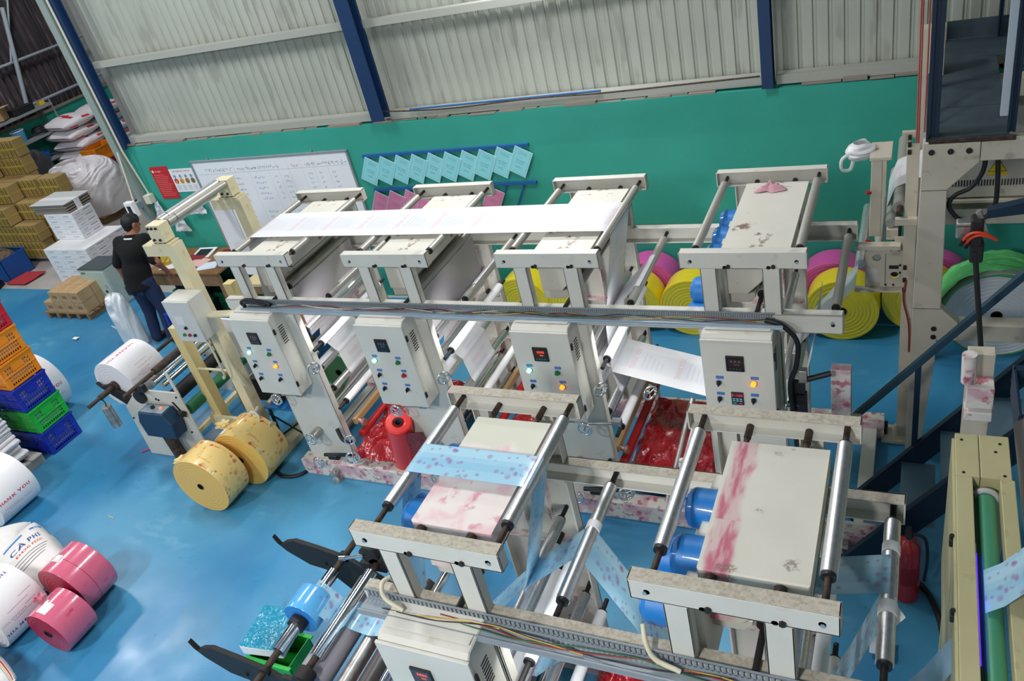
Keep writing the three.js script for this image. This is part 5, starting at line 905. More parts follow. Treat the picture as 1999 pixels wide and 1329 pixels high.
// woven sacks
function sackGeo(L, W, Hh, sd) { return sheet((u, v) => { const a = u * 6.2832, c = Math.cos(a), s = Math.sin(a), e = Math.pow(Math.sin(Math.min(1, Math.max(0, v)) * Math.PI), 0.42), f = n3(u * 7 + sd, v * 6, sd) - 0.5; return [Math.sign(c) * Math.pow(Math.abs(c), 0.75) * W / 2 * (0.84 + 0.16 * e) + 0.02 * f, (Hh / 2) * Math.sign(s) * Math.pow(Math.abs(s), 0.7) * (0.06 + 0.94 * e) + 0.03 * f * e, (v - 0.5) * L]; }, 56, 30); }
function sack(label, pos, rot, L, W, Hh, tex, sd, cat = 'sack') { const t = thing('woven_sack', label, cat, pos); const m = std(0xffffff, 0.7, 0, { map: tex, bumpMap: T.wrinkle, bumpScale: 0.006 }); obj('sack_body', sackGeo(L, W, Hh, sd), m, t); for (const s of [1, -1]) obj('seam', bx(W * 0.84, 0.006, 0.02, 0, 0, s * L / 2, 0.002), M.whitePaper, t); t.rotation.set(...rot); return t; }
// u of a sack runs right (0), top (0.25), left (0.5); the print lies about u = 0.25
T.sackFeed = canvasTex(1024, 512, (g, w, h) => {
  g.fillStyle = '#e6e0da'; g.fillRect(0, 0, w, h); g.save(); g.translate(256, 256); g.rotate(Math.PI); g.textAlign = 'center';
  g.fillStyle = '#2b7fc4'; g.fillRect(-240, -150, 120, 26); g.fillRect(-60, -150, 110, 26); g.fillRect(110, -150, 120, 26); g.fillStyle = '#fff'; g.font = 'bold 18px sans-serif'; g.fillText('25 KG', 170, -130);
  g.fillStyle = '#25508f'; g.font = 'bold 60px sans-serif'; g.fillText('CÀ PHI', 60, -20); g.fillStyle = '#c23a2c'; g.font = 'bold 34px sans-serif'; g.fillText('DOG FEED', 60, 30); g.fillStyle = '#1c1c1c'; g.fillRect(-210, -70, 90, 60); g.fillStyle = '#c23a2c'; g.font = 'bold 34px sans-serif'; g.fillText('ver', -160, -30);
  g.fillStyle = '#d6b94a'; g.fillRect(-240, 0, 60, 90); g.fillStyle = '#6a6a70'; g.font = '16px sans-serif'; for (let i = 0; i < 4; i++) g.fillRect(-60, 60 + i * 22, 220 - i * 20, 6); g.restore();
});
T.sackStripe = canvasTex(1024, 512, (g, w, h) => { g.fillStyle = '#e4ddd8'; g.fillRect(0, 0, w, h); g.fillStyle = '#c42a3a'; g.fillRect(60, 0, 16, h); g.fillStyle = '#e2c35a'; g.fillRect(84, 0, 12, h); g.fillStyle = '#5f8fc0'; g.fillRect(102, 0, 6, h); g.fillStyle = '#1f8a3c'; g.beginPath(); g.arc(230, 300, 46, 0, 6.29); g.fill(); g.fillStyle = '#e4ddd8'; g.beginPath(); g.arc(230, 300, 26, 0, 6.29); g.fill(); g.fillStyle = '#1f8a3c'; g.fillRect(190, 292, 80, 14); g.fillStyle = '#c9808a'; for (let i = 0; i < 5; i++) g.fillRect(140 + i * 9, 60, 4, 160 - i * 20); });
T.sackPlain = canvasTex(64, 64, (g, w, h) => { g.fillStyle = '#e9e5e1'; g.fillRect(0, 0, w, h); });
T.sackRed = canvasTex(512, 256, (g, w, h) => { g.fillStyle = '#e6e2e6'; g.fillRect(0, 0, w, h); g.fillStyle = '#d02436'; for (const x of [70, 330]) { g.fillRect(x, 90, 60, 26); g.fillRect(x + 40, 110, 50, 22); } g.fillRect(20, 150, 26, 60); g.fillRect(466, 40, 26, 60); });
sack('woven feed sack with blue bands and red letters above the pink rolls', [-1.9, 0.2, 1.74], [0.1, 1.25, 0.2], 0.82, 0.5, 0.3, T.sackFeed, 3);
sack('woven sack with red and yellow stripes and a green mark in the lower left corner', [-1.32, 0.17, 2.82], [0.05, 1.35, 0.1], 0.8, 0.5, 0.3, T.sackStripe, 8);
sack('plain whitish sack lying behind the feed sack at the left edge', [-2.45, 0.16, 1.75], [0, 0.6, 0], 0.7, 0.5, 0.3, T.sackPlain, 5);
tag(obj('paper_scrap', sheet((u, v) => [-5.64 + 0.1 * u, 0.01 + 0.02 * n3(u * 5, v * 5, 1), -1.83 + 0.06 * v], 6, 4, 0.001), M.whitePaper), 'small white scrap on the open blue floor near the brown cartons', 'scrap');
tag(obj('pink_string', tube([[-2.28, 0.01, 0.12], [-2.2, 0.012, 0.05], [-2.14, 0.03, 0.02], [-2.1, 0.02, -0.03]], 0.008, 5), std(0xe03a7a, 0.6)), 'bright pink string on the floor at the foot of the unwinding stand', 'string');
tag(obj('straw', rod([-1.86, 0.004, 0.98], [-1.76, 0.004, 1.0], 0.004, 6), std(0xd8c08a, 0.7)), 'thin pale straw lying on the blue floor', 'straw');
tag(obj('film_scrap', sheet((u, v) => [5.0 + 0.14 * u, 0.02 + 0.05 * n3(u * 4, v * 5, 2), 0.75 + 0.14 * v], 10, 10, 0.001), phy(0xeef4f8, 0.3, { transmission: 0.4, thickness: 0 })), 'clear crumpled film on the floor below the rightmost front roller', 'scrap');
rollOnFloor('green_film_roll', 'pale green film roll on the floor behind the first rear station', -0.4, 0.24, -1.2, 0.36, phy(0x8fd39a, 0.35, { clearcoat: 0.4, bumpMap: T.wrinkle, bumpScale: 0.004 }), phy(0x7cc48a, 0.4, {}), 0.04, 0.3);
// ---------------------------------------------------------------- storage corner at the far left
const ORD = ['lowest', 'second', 'third', 'fourth', 'fifth', 'sixth', 'seventh', 'eighth'];
{ // olive cartons: bundles wrapped in straps with dark gaps between the folded pieces
  T.olive = canvasTex(256, 160, (g, w, h) => { g.fillStyle = '#a98f48'; g.fillRect(0, 0, w, h); let s = 3; const r = () => (s = (s * 16807) % 2147483647) / 2147483647; for (let i = 0; i < 9; i++) { g.fillStyle = i % 2 ? '#b79f52' : '#93793a'; g.fillRect(i * 28 + 2, 0, 24, h); g.fillStyle = '#54431f'; g.fillRect(i * 28 + 4, 16 + r() * 8, 6 + r() * 5, 52 + r() * 12); g.fillRect(i * 28 + 8, 92 + r() * 8, 5 + r() * 5, 48 + r() * 10); } g.fillStyle = '#c0a743'; g.fillRect(0, 72, w, 12); for (let i = 0; i < 7; i++) { g.fillStyle = 'rgba(150,70,40,0.25)'; g.fillRect(r() * w, r() * h, 20, 30); } });
  const mf = std(0xffffff, 0.75, 0, { map: T.olive }), ms = std(0xa78d58, 0.85), mb = std(0xbda640, 0.6);
  const proto = thing('olive_carton', '', 'carton', [0, 0, 0]);
  obj('carton', b2(0, 0.002, 0, -0.55, 0.318, -0.24, 0.012), ms, proto); obj('printed_face', planeAt(0.53, 0.3, -0.275, 0.16, 0.003), mf, proto); obj('strap', [b2(0.002, 0.15, 0.005, -0.552, 0.165, 0.003, 0), b2(0.0, 0.15, 0.004, 0.003, 0.165, -0.24, 0)], mb, proto);
  let first = true;
  const rows = [['front row', -4.0, [[-8.8, 2, 'right'], [-9.36, 3, 'second'], [-9.92, 3, 'third'], [-10.48, 2, 'left']]], ['second row', -4.27, [[-8.75, 3, 'right'], [-9.31, 4, 'middle'], [-9.87, 4, 'left']]], ['third row', -4.54, [[-8.35, 4, 'right'], [-8.91, 4, 'second'], [-9.47, 4, 'third'], [-10.03, 5, 'left']]], ['back row', -4.81, [[-9.4, 6, 'right'], [-9.96, 6, 'middle'], [-10.52, 6, 'left']]]];
  for (const [rn, z, cols] of rows) for (const [x, n, cn] of cols) for (let k = 0; k < n; k++) {
    const lab = 'strapped olive carton, ' + (k === n - 1 ? 'topmost' : ORD[k] + (k ? ' from the floor' : '')) + ' in the ' + cn + ' column of the ' + rn;
    const p = [x + 0.025 * Math.sin(k * 2.3 + x * 3), 0.1 + k * 0.32, z + 0.02 * Math.sin(k * 1.7 + x)];
    if (first) { proto.position.set(...p); proto.userData.label = lab; proto.userData.group = 'strapped olive cartons at the far left'; first = false; } else dup(proto, p, 0.02 * Math.sin(k + x * 5), lab);
  }
  const pal = thing('pallet', 'low grey pallet under the olive cartons', 'pallet', [0, 0, 0]);
  for (let i = 0; i < 5; i++) obj('plank', b2(-11.1, 0.08, -4.0 - i * 0.24, -8.3, 0.1, -4.12 - i * 0.24), std(0x8f8a82, 0.85), pal); for (const x of [-10.8, -9.7, -8.6]) obj('bearer', b2(x, 0, -3.99, x + 0.1, 0.08, -5.1), std(0x8f8a82, 0.85), pal);
}
{ // white cartons
  T.cartonF = canvasTex(128, 40, (g, w, h) => { g.fillStyle = '#eef0f1'; g.fillRect(0, 0, w, h); g.fillStyle = '#a9b3b8'; g.fillRect(34, 14, 60, 4); g.fillRect(42, 22, 44, 4); g.fillStyle = '#c9d0d4'; g.fillRect(20, 30, 30, 3); });
  T.cartonS = canvasTex(128, 40, (g, w, h) => { g.fillStyle = '#ecebf1'; g.fillRect(0, 0, w, h); g.fillStyle = '#5a6078'; g.fillRect(70, 12, 46, 5); g.fillStyle = '#b7bccb'; g.fillRect(16, 16, 32, 4); g.fillRect(20, 24, 24, 4); });
  const mw = std(0xf1f1f2, 0.6), f = std(0xffffff, 0.6, 0, { map: T.cartonF }), s = std(0xffffff, 0.6, 0, { map: T.cartonS });
  const proto = thing('white_carton', '', 'carton', [0, 0, 0], 0, 'white cartons stacked behind the man');
  obj('carton', b2(0, 0.001, 0, 0.343, 0.09, -0.41, 0.004), mw, proto); obj('front_print', planeAt(0.335, 0.08, 0.1715, 0.045, 0.001), f, proto); const sg = own(new THREE.PlaneGeometry(0.4, 0.08)); sg.rotateY(Math.PI / 2); sg.translate(0.344, 0.045, -0.205); obj('side_print', sg, s, proto);
  let first = true; const put = (p, lab) => { if (first) { proto.position.set(...p); proto.userData.label = lab; first = false; } else dup(proto, p, rr(-0.012, 0.012), lab); };
  const CN = ['left', 'middle', 'right'];
  for (let d = 0; d < 2; d++) for (let c = 0; c < 3; c++) for (let k = 0; k < 7; k++) put([-7.69 + c * 0.347, k * 0.0915, -3.3 - d * 0.415], 'white carton, ' + (k === 6 ? 'topmost' : ORD[k] + (k ? ' from the floor' : '')) + ' in the ' + CN[c] + ' column, ' + (d ? 'back' : 'front') + ' of the low block');
  for (let c = 0; c < 2; c++) for (let k = 0; k < 5; k++) put([-7.74 + c * 0.347, 0.642 + k * 0.0915, -3.65], 'white carton, ' + ORD[k] + ' in the ' + CN[c * 2] + ' column of the upper tier');
  const t = thing('board_bundle', 'bundle of grey cardboard sheets bound with white tape, on the white cartons', 'cardboard', [-7.95, 1.1, -3.66]);
  for (let i = 0; i < 11; i++) obj('sheet', bx(0.82 + 0.03 * Math.sin(i * 2), 0.013, 0.5 + 0.02 * Math.sin(i * 3), 0.42 + 0.012 * Math.sin(i * 1.9), 0.008 + i * 0.0138, -0.25, 0.002), std([0x8e877c, 0x9d968b, 0x7f786d][i % 3], 0.85), t);
  obj('top_sheet', bx(0.86, 0.014, 0.54, 0.42, 0.163, -0.25, 0.003), std(0xd0d4d4, 0.6), t); obj('tape', [bx(0.01, 0.18, 0.1, 0.862, 0.085, -0.22, 0.001), bx(0.87, 0.004, 0.1, 0.43, 0.172, -0.22, 0.001)], M.white, t);
}
{ // brown cartons on a wooden pallet
  const p = thing('pallet', 'brown wooden pallet under the brown cartons on the blue floor', 'pallet', [-6.3, 0, -2.55]);
  for (let i = 0; i < 5; i++) obj('plank', bx(1.06, 0.018, 0.085, 0, 0.1, -0.22 + i * 0.11), M.wood, p); for (let i = 0; i < 5; i++) obj('bearer', bx(0.05, 0.09, 0.54, -0.46 + i * 0.23, 0.046, 0), M.wood, p);
  const proto = thing('brown_carton', '', 'carton', [0, 0, 0], 0, 'brown cartons on the wooden pallet');
  obj('carton', b2(0, 0.001, 0, 0.222, 0.175, -0.245, 0.004), M.kraft, proto); obj('tape', [b2(0.09, 0.1755, 0.001, 0.132, 0.177, -0.246, 0)], std(0xc9a878, 0.4), proto);
  obj('print', [planeAt(0.1, 0.05, 0.11, 0.09, 0.0008)], std(0x8f6f4a, 0.8), proto);
  let first = true; const put = (q, lab) => { if (first) { proto.position.set(...q); proto.userData.label = lab; first = false; } else dup(proto, q, rr(-0.02, 0.02), lab); };
  const CN = ['left', 'middle', 'right'];
  for (let d = 0; d < 2; d++) for (let c = 0; c < 3; c++) for (let k = 0; k < 2; k++) put([-6.5 + c * 0.226, 0.11 + k * 0.178, -2.3 - d * 0.25], 'brown carton, ' + (k ? 'upper' : 'lower') + ' ' + CN[c] + ' one in the ' + (d ? 'back' : 'front') + ' of the high block');
  put([-6.73, 0.11, -2.3], 'brown carton alone at the front left end of the pallet'); put([-6.73, 0.11, -2.55], 'brown carton alone at the back left end of the pallet');
  const c = thing('steel_cabinet', 'small pale green steel cabinet with a lock and a yellow tag, behind the man', 'cabinet', [-5.84, 0, -2.68]);
  const mg = std(0xaebfb4, 0.5); obj('body', bx(0.56, 0.63, 0.4, 0, 0.315, -0.2, 0.006), mg, c); obj('door', bx(0.53, 0.58, 0.012, 0, 0.31, 0.006, 0.004), mg, c); obj('top', bx(0.57, 0.012, 0.42, 0, 0.636, -0.2, 0.003), std(0x39484c, 0.4), c);
  obj('lock', rod([0.14, 0.27, 0.01], [0.14, 0.27, 0.022], 0.02, 14), M.dark, c); obj('handle', bx(0.02, 0.05, 0.015, 0.19, 0.36, 0.016), M.galv, c); obj('tag', bx(0.016, 0.13, 0.004, 0.12, 0.43, 0.014, 0), std(0xd8c85a, 0.6), c); obj('plate', bx(0.09, 0.03, 0.003, -0.18, 0.58, 0.013, 0), std(0x5e7078, 0.5), c);
}
function blob(w, h, d, rough, sd, nu = 70, nv = 40, fq = 1) { // lumpy rounded heap standing on the floor
  return sheet((u, v) => { const a = u * 6.2832, b = v * 1.5708, c = Math.cos(a), s = Math.sin(a), k = Math.pow(Math.max(0, Math.cos(b)), 0.45), f = n3(c * 4 + sd, s * 4 + v * 6, sd) - 0.5, g = Math.pow(1 - Math.abs(2 * n3(c * 9 * fq + sd, s * 9 * fq + v * 14, sd + 2) - 1), 2) * 0.45; return [Math.sign(c) * Math.pow(Math.abs(c), 0.55) * w / 2 * k + rough * (f + 0.5 * g), h * Math.pow(Math.sin(b), 0.6) + rough * 1.3 * (f + 0.4 * g) * v, Math.sign(s) * Math.pow(Math.abs(s), 0.55) * d / 2 * k + rough * (f + 0.5 * g)]; }, nu, nv);
}
{
  const t = thing('wrapped_pallet_load', 'tall heap of goods wrapped in shiny white film on a pallet, beyond the white cartons', 'wrapped load', [-9.6, 0, -6.05]);
  obj('wrapping', blob(1.6, 0.98, 1.1, 0.1, 3, 110, 60, 0.45).translate(-0.15, 0.13, 0), phy(0xf4f0f3, 0.4, { clearcoat: 0.3, bumpMap: T.wrinkle, bumpScale: 0.012 }), t);
  for (let i = 0; i < 4; i++) obj('plank', bx(1.2, 0.025, 0.16, 0, 0.125, -0.48 + i * 0.32), M.wood, t); for (const x of [-0.5, 0, 0.5]) obj('bearer', bx(0.1, 0.11, 1.1, x, 0.056, 0), M.wood, t);
  tag(obj('tarpaulin', blob(0.75, 1.5, 0.9, 0.1, 11).translate(-10.55, 0, -5.62), std(0x3b3a42, 0.7)), 'dark grey tarpaulin heaped over goods below the far shelf', 'tarpaulin');
  // white bags in a stack
  let n = 0; const proto = { m: std(0xffffff, 0.6, 0, { map: T.sackRed }) };
  for (let k = 0; k < 7; k++) for (let j = 0; j < 2; j++) {
    const b = thing('white_bag', 'white red-printed bag, ' + (k === 6 ? 'topmost' : ORD[k] + (k ? ' from below' : '')) + ' on the ' + (j ? 'far' : 'near') + ' side of the bag stack', 'bag', [-10.75 + 0.05 * Math.sin(k * 2 + j), 0.32 + k * 0.215, -7.05 - j * 0.75 + 0.08 * Math.sin(k * 3.1)], 0, 'white bags with red print in the far stack');
    obj('bag_body', sackGeo(0.8, 0.9, 0.25, k * 3 + j * 7), proto.m, b); b.rotation.set(0, 0.12 * Math.sin(k * 5 + j), 0.03 * Math.sin(k));
    n++;
  }
  const p = thing('pallet', 'dark pallet under the far stack of white bags', 'pallet', [-10.75, 0, -7.4]); for (let i = 0; i < 5; i++) obj('plank', bx(1.6, 0.03, 0.2, 0.15, 0.18, -0.7 + i * 0.35), M.wood, p); for (const x of [-0.4, 0.1, 0.8]) obj('bearer', bx(0.1, 0.16, 1.6, x, 0.08, 0), M.wood, p);
  const o = crateProto('orange_crate', 'orange crate standing beside the far stack of white bags', 0xe88a12, [-10.05, 0.82, -6.9]); o.rotation.y = 0.1; const rc = crateProto('red_crate', 'dark red crate under the orange crate beside the far bags', 0x9a1a2c, [-10.05, 0.51, -6.9]); crateProto('red_crate', 'dark red crate lowest of those beside the far bags', 0x8e1626, [-10.05, 0.2, -6.9]);
  tag(obj('bag_column', sackGeo(0.7, 0.6, 0.25, 1).translate(-10.3, 0.13, -9.2), proto.m), 'white bag lying farthest back behind the left blue column', 'bag');
}
{ // shelf rack along the left wall
  const t = thing('shelf_rack', 'grey steel shelf rack with three decks along the far left wall', 'shelf', [0, 0, 0]); const m = std(0x9aa0a3, 0.5, 0.3);
  for (const y of [2.05, 1.55, 1.07]) obj('shelf_board', [b2(-11.45, y - 0.02, -4.2, -11.0, y, -7.08, 0.002), b2(-11.01, y - 0.05, -4.2, -10.995, y, -7.08, 0.001)], m, t);
  for (const z of [-4.22, -5.65, -7.06]) for (const x of [-11.44, -11.01]) obj('post', [b2(x - 0.02, 0, z, x + 0.02, 2.12, z - 0.006, 0), b2(x - 0.02, 0, z - 0.03, x - 0.014, 2.12, z + 0.006, 0)], m, t);
  const pc = (name, label, cat, w, h, d, x, y, z, mat, r = 0.004, turn = 0) => { const b = thing(name, label, cat, [x, y, z], turn); obj('body', bx(w, h, d, 0, h / 2, 0, r), mat, b); return b; };
  const rcr = crateProto('red_crate', 'red plastic crate on the top deck of the far shelf', 0xb0182c, [-11.15, 2.05, -5.35]); rcr.scale.setScalar(0.62);
  const kb = pc('cardboard_box', 'open brown cardboard box tipped on the top deck of the far shelf', 'carton', 0.26, 0.22, 0.26, -11.2, 2.07, -6.0, M.kraft, 0.003, 0.5); obj('flap', bx(0.14, 0.004, 0.25, 0.18, 0.24, 0, 0), M.kraft, kb);
  const tb = pc('tool_case', 'dark tool case lying on the top deck of the far shelf', 'case', 0.22, 0.12, 0.5, -11.12, 2.05, -6.45, M.dark, 0.02); obj('lid', bx(0.225, 0.02, 0.5, 0, 0.12, 0, 0.008), M.iron, tb);
  const yb = pc('yellow_tin', 'small yellow tin at the end of the top deck of the far shelf', 'tin', 0.12, 0.1, 0.12, -11.08, 2.05, -6.9, std(0xd9b93a, 0.5), 0.01); obj('lid', bx(0.122, 0.012, 0.122, 0, 0.1, 0, 0.004), M.galv, yb);
  tag(obj('white_bundle', blob(0.4, 0.25, 0.5, 0.08, 5, 40, 20).translate(-11.2, 2.05, -4.9), std(0xcfcfd2, 0.6)), 'white plastic bundle on the top deck of the far shelf, left of the red crate', 'bundle');
  tag(obj('white_bundle', blob(0.3, 0.18, 0.3, 0.08, 9, 40, 20).translate(-11.22, 2.25, -5.35), std(0xd5d5da, 0.6)), 'white plastic bag lying on the red crate of the far shelf', 'bundle');
  const bb = thing('blue_bucket', 'pale blue tub standing on the middle deck of the far shelf', 'tub', [-11.15, 1.55, -6.15]); obj('wall', new THREE.LatheGeometry([[0, 0], [0.1, 0], [0.125, 0.24], [0.135, 0.24], [0.11, 0.0]].map(q => new THREE.Vector2(...q)), 28), std(0x4b97c8, 0.4), bb); obj('rim', new THREE.TorusGeometry(0.13, 0.008, 6, 28).rotateX(Math.PI / 2).translate(0, 0.24, 0), M.white, bb);
  for (let i = 0; i < 9; i++) { const b = thing('small_tin', ['front left', 'front middle', 'front right', 'rear left', 'rear middle', 'rear right', 'upper left', 'upper middle', 'upper right'][i] + ' small tin of the group on the far shelf middle deck', 'tin', [-11.06 - 0.13 * (Math.floor(i / 3) % 2), 1.55 + (i > 5 ? 0.12 : 0), -4.95 - 0.13 * (i % 3)]); obj('can', rod([0, 0, 0], [0, 0.115, 0], 0.055, 18), std([0x9aa6b8, 0xc9ccd2, 0x7787a5][i % 3], 0.4, 0.3), b); obj('lid', rod([0, 0.115, 0], [0, 0.122, 0], 0.057, 18), M.galv, b); }
  tag(obj('red_hose_coil', [0, 1, 2].map(k => new THREE.TorusGeometry(0.13 + 0.012 * k, 0.018, 8, 32).rotateX(1.45).translate(-11.15 + 0.02 * k, 1.58 + 0.03 * k, -5.75)), M.red), 'red hose coiled on the middle deck of the far shelf', 'hose');
  tag(obj('grey_cable_coil', [0, 1, 2, 3].map(k => new THREE.TorusGeometry(0.14 - 0.012 * k, 0.014, 8, 32).rotateX(1.3 + 0.1 * k).translate(-11.14, 1.6 + 0.03 * k, -6.6)), M.dark), 'dark grey cable coiled at the end of the middle deck', 'cable');
  const bl = thing('blue_basin', 'bright blue basin on the lowest deck of the far shelf', 'basin', [-11.1, 1.07, -6.35]); obj('wall', new THREE.LatheGeometry([[0, 0], [0.13, 0], [0.16, 0.16], [0.175, 0.16], [0.14, 0.0]].map(q => new THREE.Vector2(...q)), 30), std(0x1768c0, 0.35), bl); obj('handle', tube([[0.17, 0.15, -0.03], [0.2, 0.16, 0], [0.17, 0.15, 0.03]], 0.01, 6), std(0x1768c0, 0.35), bl);
}
{ // blue bin, red mat, green thing at the left edge
  const b = thing('blue_bin', 'dark blue plastic bin at the left edge in front of the olive cartons', 'bin', [-9.35, 0, -3.55]); const m = std(0x144c94, 0.5);
  for (const [x0, z0, x1, z1] of [[-0.3, 0.25, 0.3, 0.235], [-0.3, -0.25, 0.3, -0.235], [-0.3, -0.25, -0.285, 0.25], [0.285, -0.25, 0.3, 0.25]]) obj('wall', b2(x0, 0, z0, x1, 0.42, z1, 0.004), m, b); obj('floor', b2(-0.3, 0, 0.25, 0.3, 0.012, -0.25, 0), m, b); obj('rim', b2(-0.32, 0.4, 0.27, 0.32, 0.425, 0.235), m, b); obj('rim', b2(-0.32, 0.4, -0.27, 0.32, 0.425, -0.235), m, b);
  tag(obj('brown_bundle', blob(0.5, 0.35, 0.4, 0.08, 21, 40, 20).translate(-9.35, 0.12, -3.55), std(0x6f5a48, 0.8)), 'brown scraps heaped in the blue bin', 'scrap heap');
  const r = tag(obj('red_mat', sheet((u, v) => [-9.05 + 0.5 * u + 0.04 * v, 0.03 + 0.03 * n3(u * 3, v * 3, 2), -3.2 - 0.42 * v], 14, 10, 0.02), std(0xb23038, 0.8)), 'red mat lying on the concrete floor beside the blue bin', 'mat');
  tag(obj('green_mat', sheet((u, v) => [-10.1 + 0.5 * u, 0.05 + 0.05 * n3(u * 3, v * 3, 5), -2.95 - 0.5 * v], 14, 10, 0.03), std(0x2f8f72, 0.8)), 'green mat at the left edge of the picture', 'mat');
  for (const s of [0, 1]) { const g = thing('dark_shoe', s ? 'dark shoe nearer the green mat at the left edge' : 'dark shoe nearer the red mat at the left edge', 'shoe', [-9.15 - s * 0.28, 0, -3.12 + s * 0.1], 0.5 + s * 0.4); obj('sole', bx(0.09, 0.02, 0.26, 0, 0.01, 0, 0.008), M.dark, g); obj('upper', blob(0.1, 0.1, 0.26, 0.01, 3 + s, 30, 12).translate(0, 0.015, 0), M.dark, g); }
}
// ---------------------------------------------------------------- the man at the desk
// tapered capsules joined by a smooth minimum and meshed on a grid
function sdfMesh(caps, lo, cell, size, k = 0.03, extra) {
  const res = Math.ceil(size / cell), mc = new MarchingCubes(res, undefined, false, false, 160000), h = size / 2, f = mc.field;
  const c = [lo[0] + h, lo[1] + h, lo[2] + h];
  const C = caps.map(([a, b, ra, rb]) => { const d = [b[0] - a[0], b[1] - a[1], b[2] - a[2]]; return [a, d, d[0] * d[0] + d[1] * d[1] + d[2] * d[2] || 1e-9, ra, rb]; });
  for (let z = 0; z < res; z++) for (let y = 0; y < res; y++) for (let x = 0; x < res; x++) {
    const px = c[0] + (x - res / 2) / (res / 2) * h, py = c[1] + (y - res / 2) / (res / 2) * h, pz = c[2] + (z - res / 2) / (res / 2) * h;
    let D = 9;
    for (const [a, d, l2, ra, rb] of C) {
      const ux = px - a[0], uy = py - a[1], uz = pz - a[2]; let t = (ux * d[0] + uy * d[1] + uz * d[2]) / l2; t = t < 0 ? 0 : t > 1 ? 1 : t;
      const e = Math.hypot(ux - d[0] * t, uy - d[1] * t, uz - d[2] * t) - (ra + (rb - ra) * t);
      if (e > D + k) continue; const m = Math.max(k - Math.abs(e - D), 0) / k; D = Math.min(e, D) - m * m * k * 0.25;
    }
    if (extra) D = extra(D, px, py, pz);
    f[x + y * res + z * res * res] = -D;
  }
  mc.isolation = 0; mc.update();
  const n = mc.count, P = mc.positionArray.slice(0, n * 3), N = mc.normalArray.slice(0, n * 3);
  for (let i = 0; i < n; i++) { for (let j = 0; j < 3; j++) P[3 * i + j] = c[j] + P[3 * i + j] * h; const l = Math.hypot(N[3 * i], N[3 * i + 1], N[3 * i + 2]) || 1; for (let j = 0; j < 3; j++) N[3 * i + j] /= l; }
  const g = new THREE.BufferGeometry(); g.setAttribute('position', new THREE.BufferAttribute(P, 3)); g.setAttribute('normal', new THREE.BufferAttribute(N, 3)); return g;
}
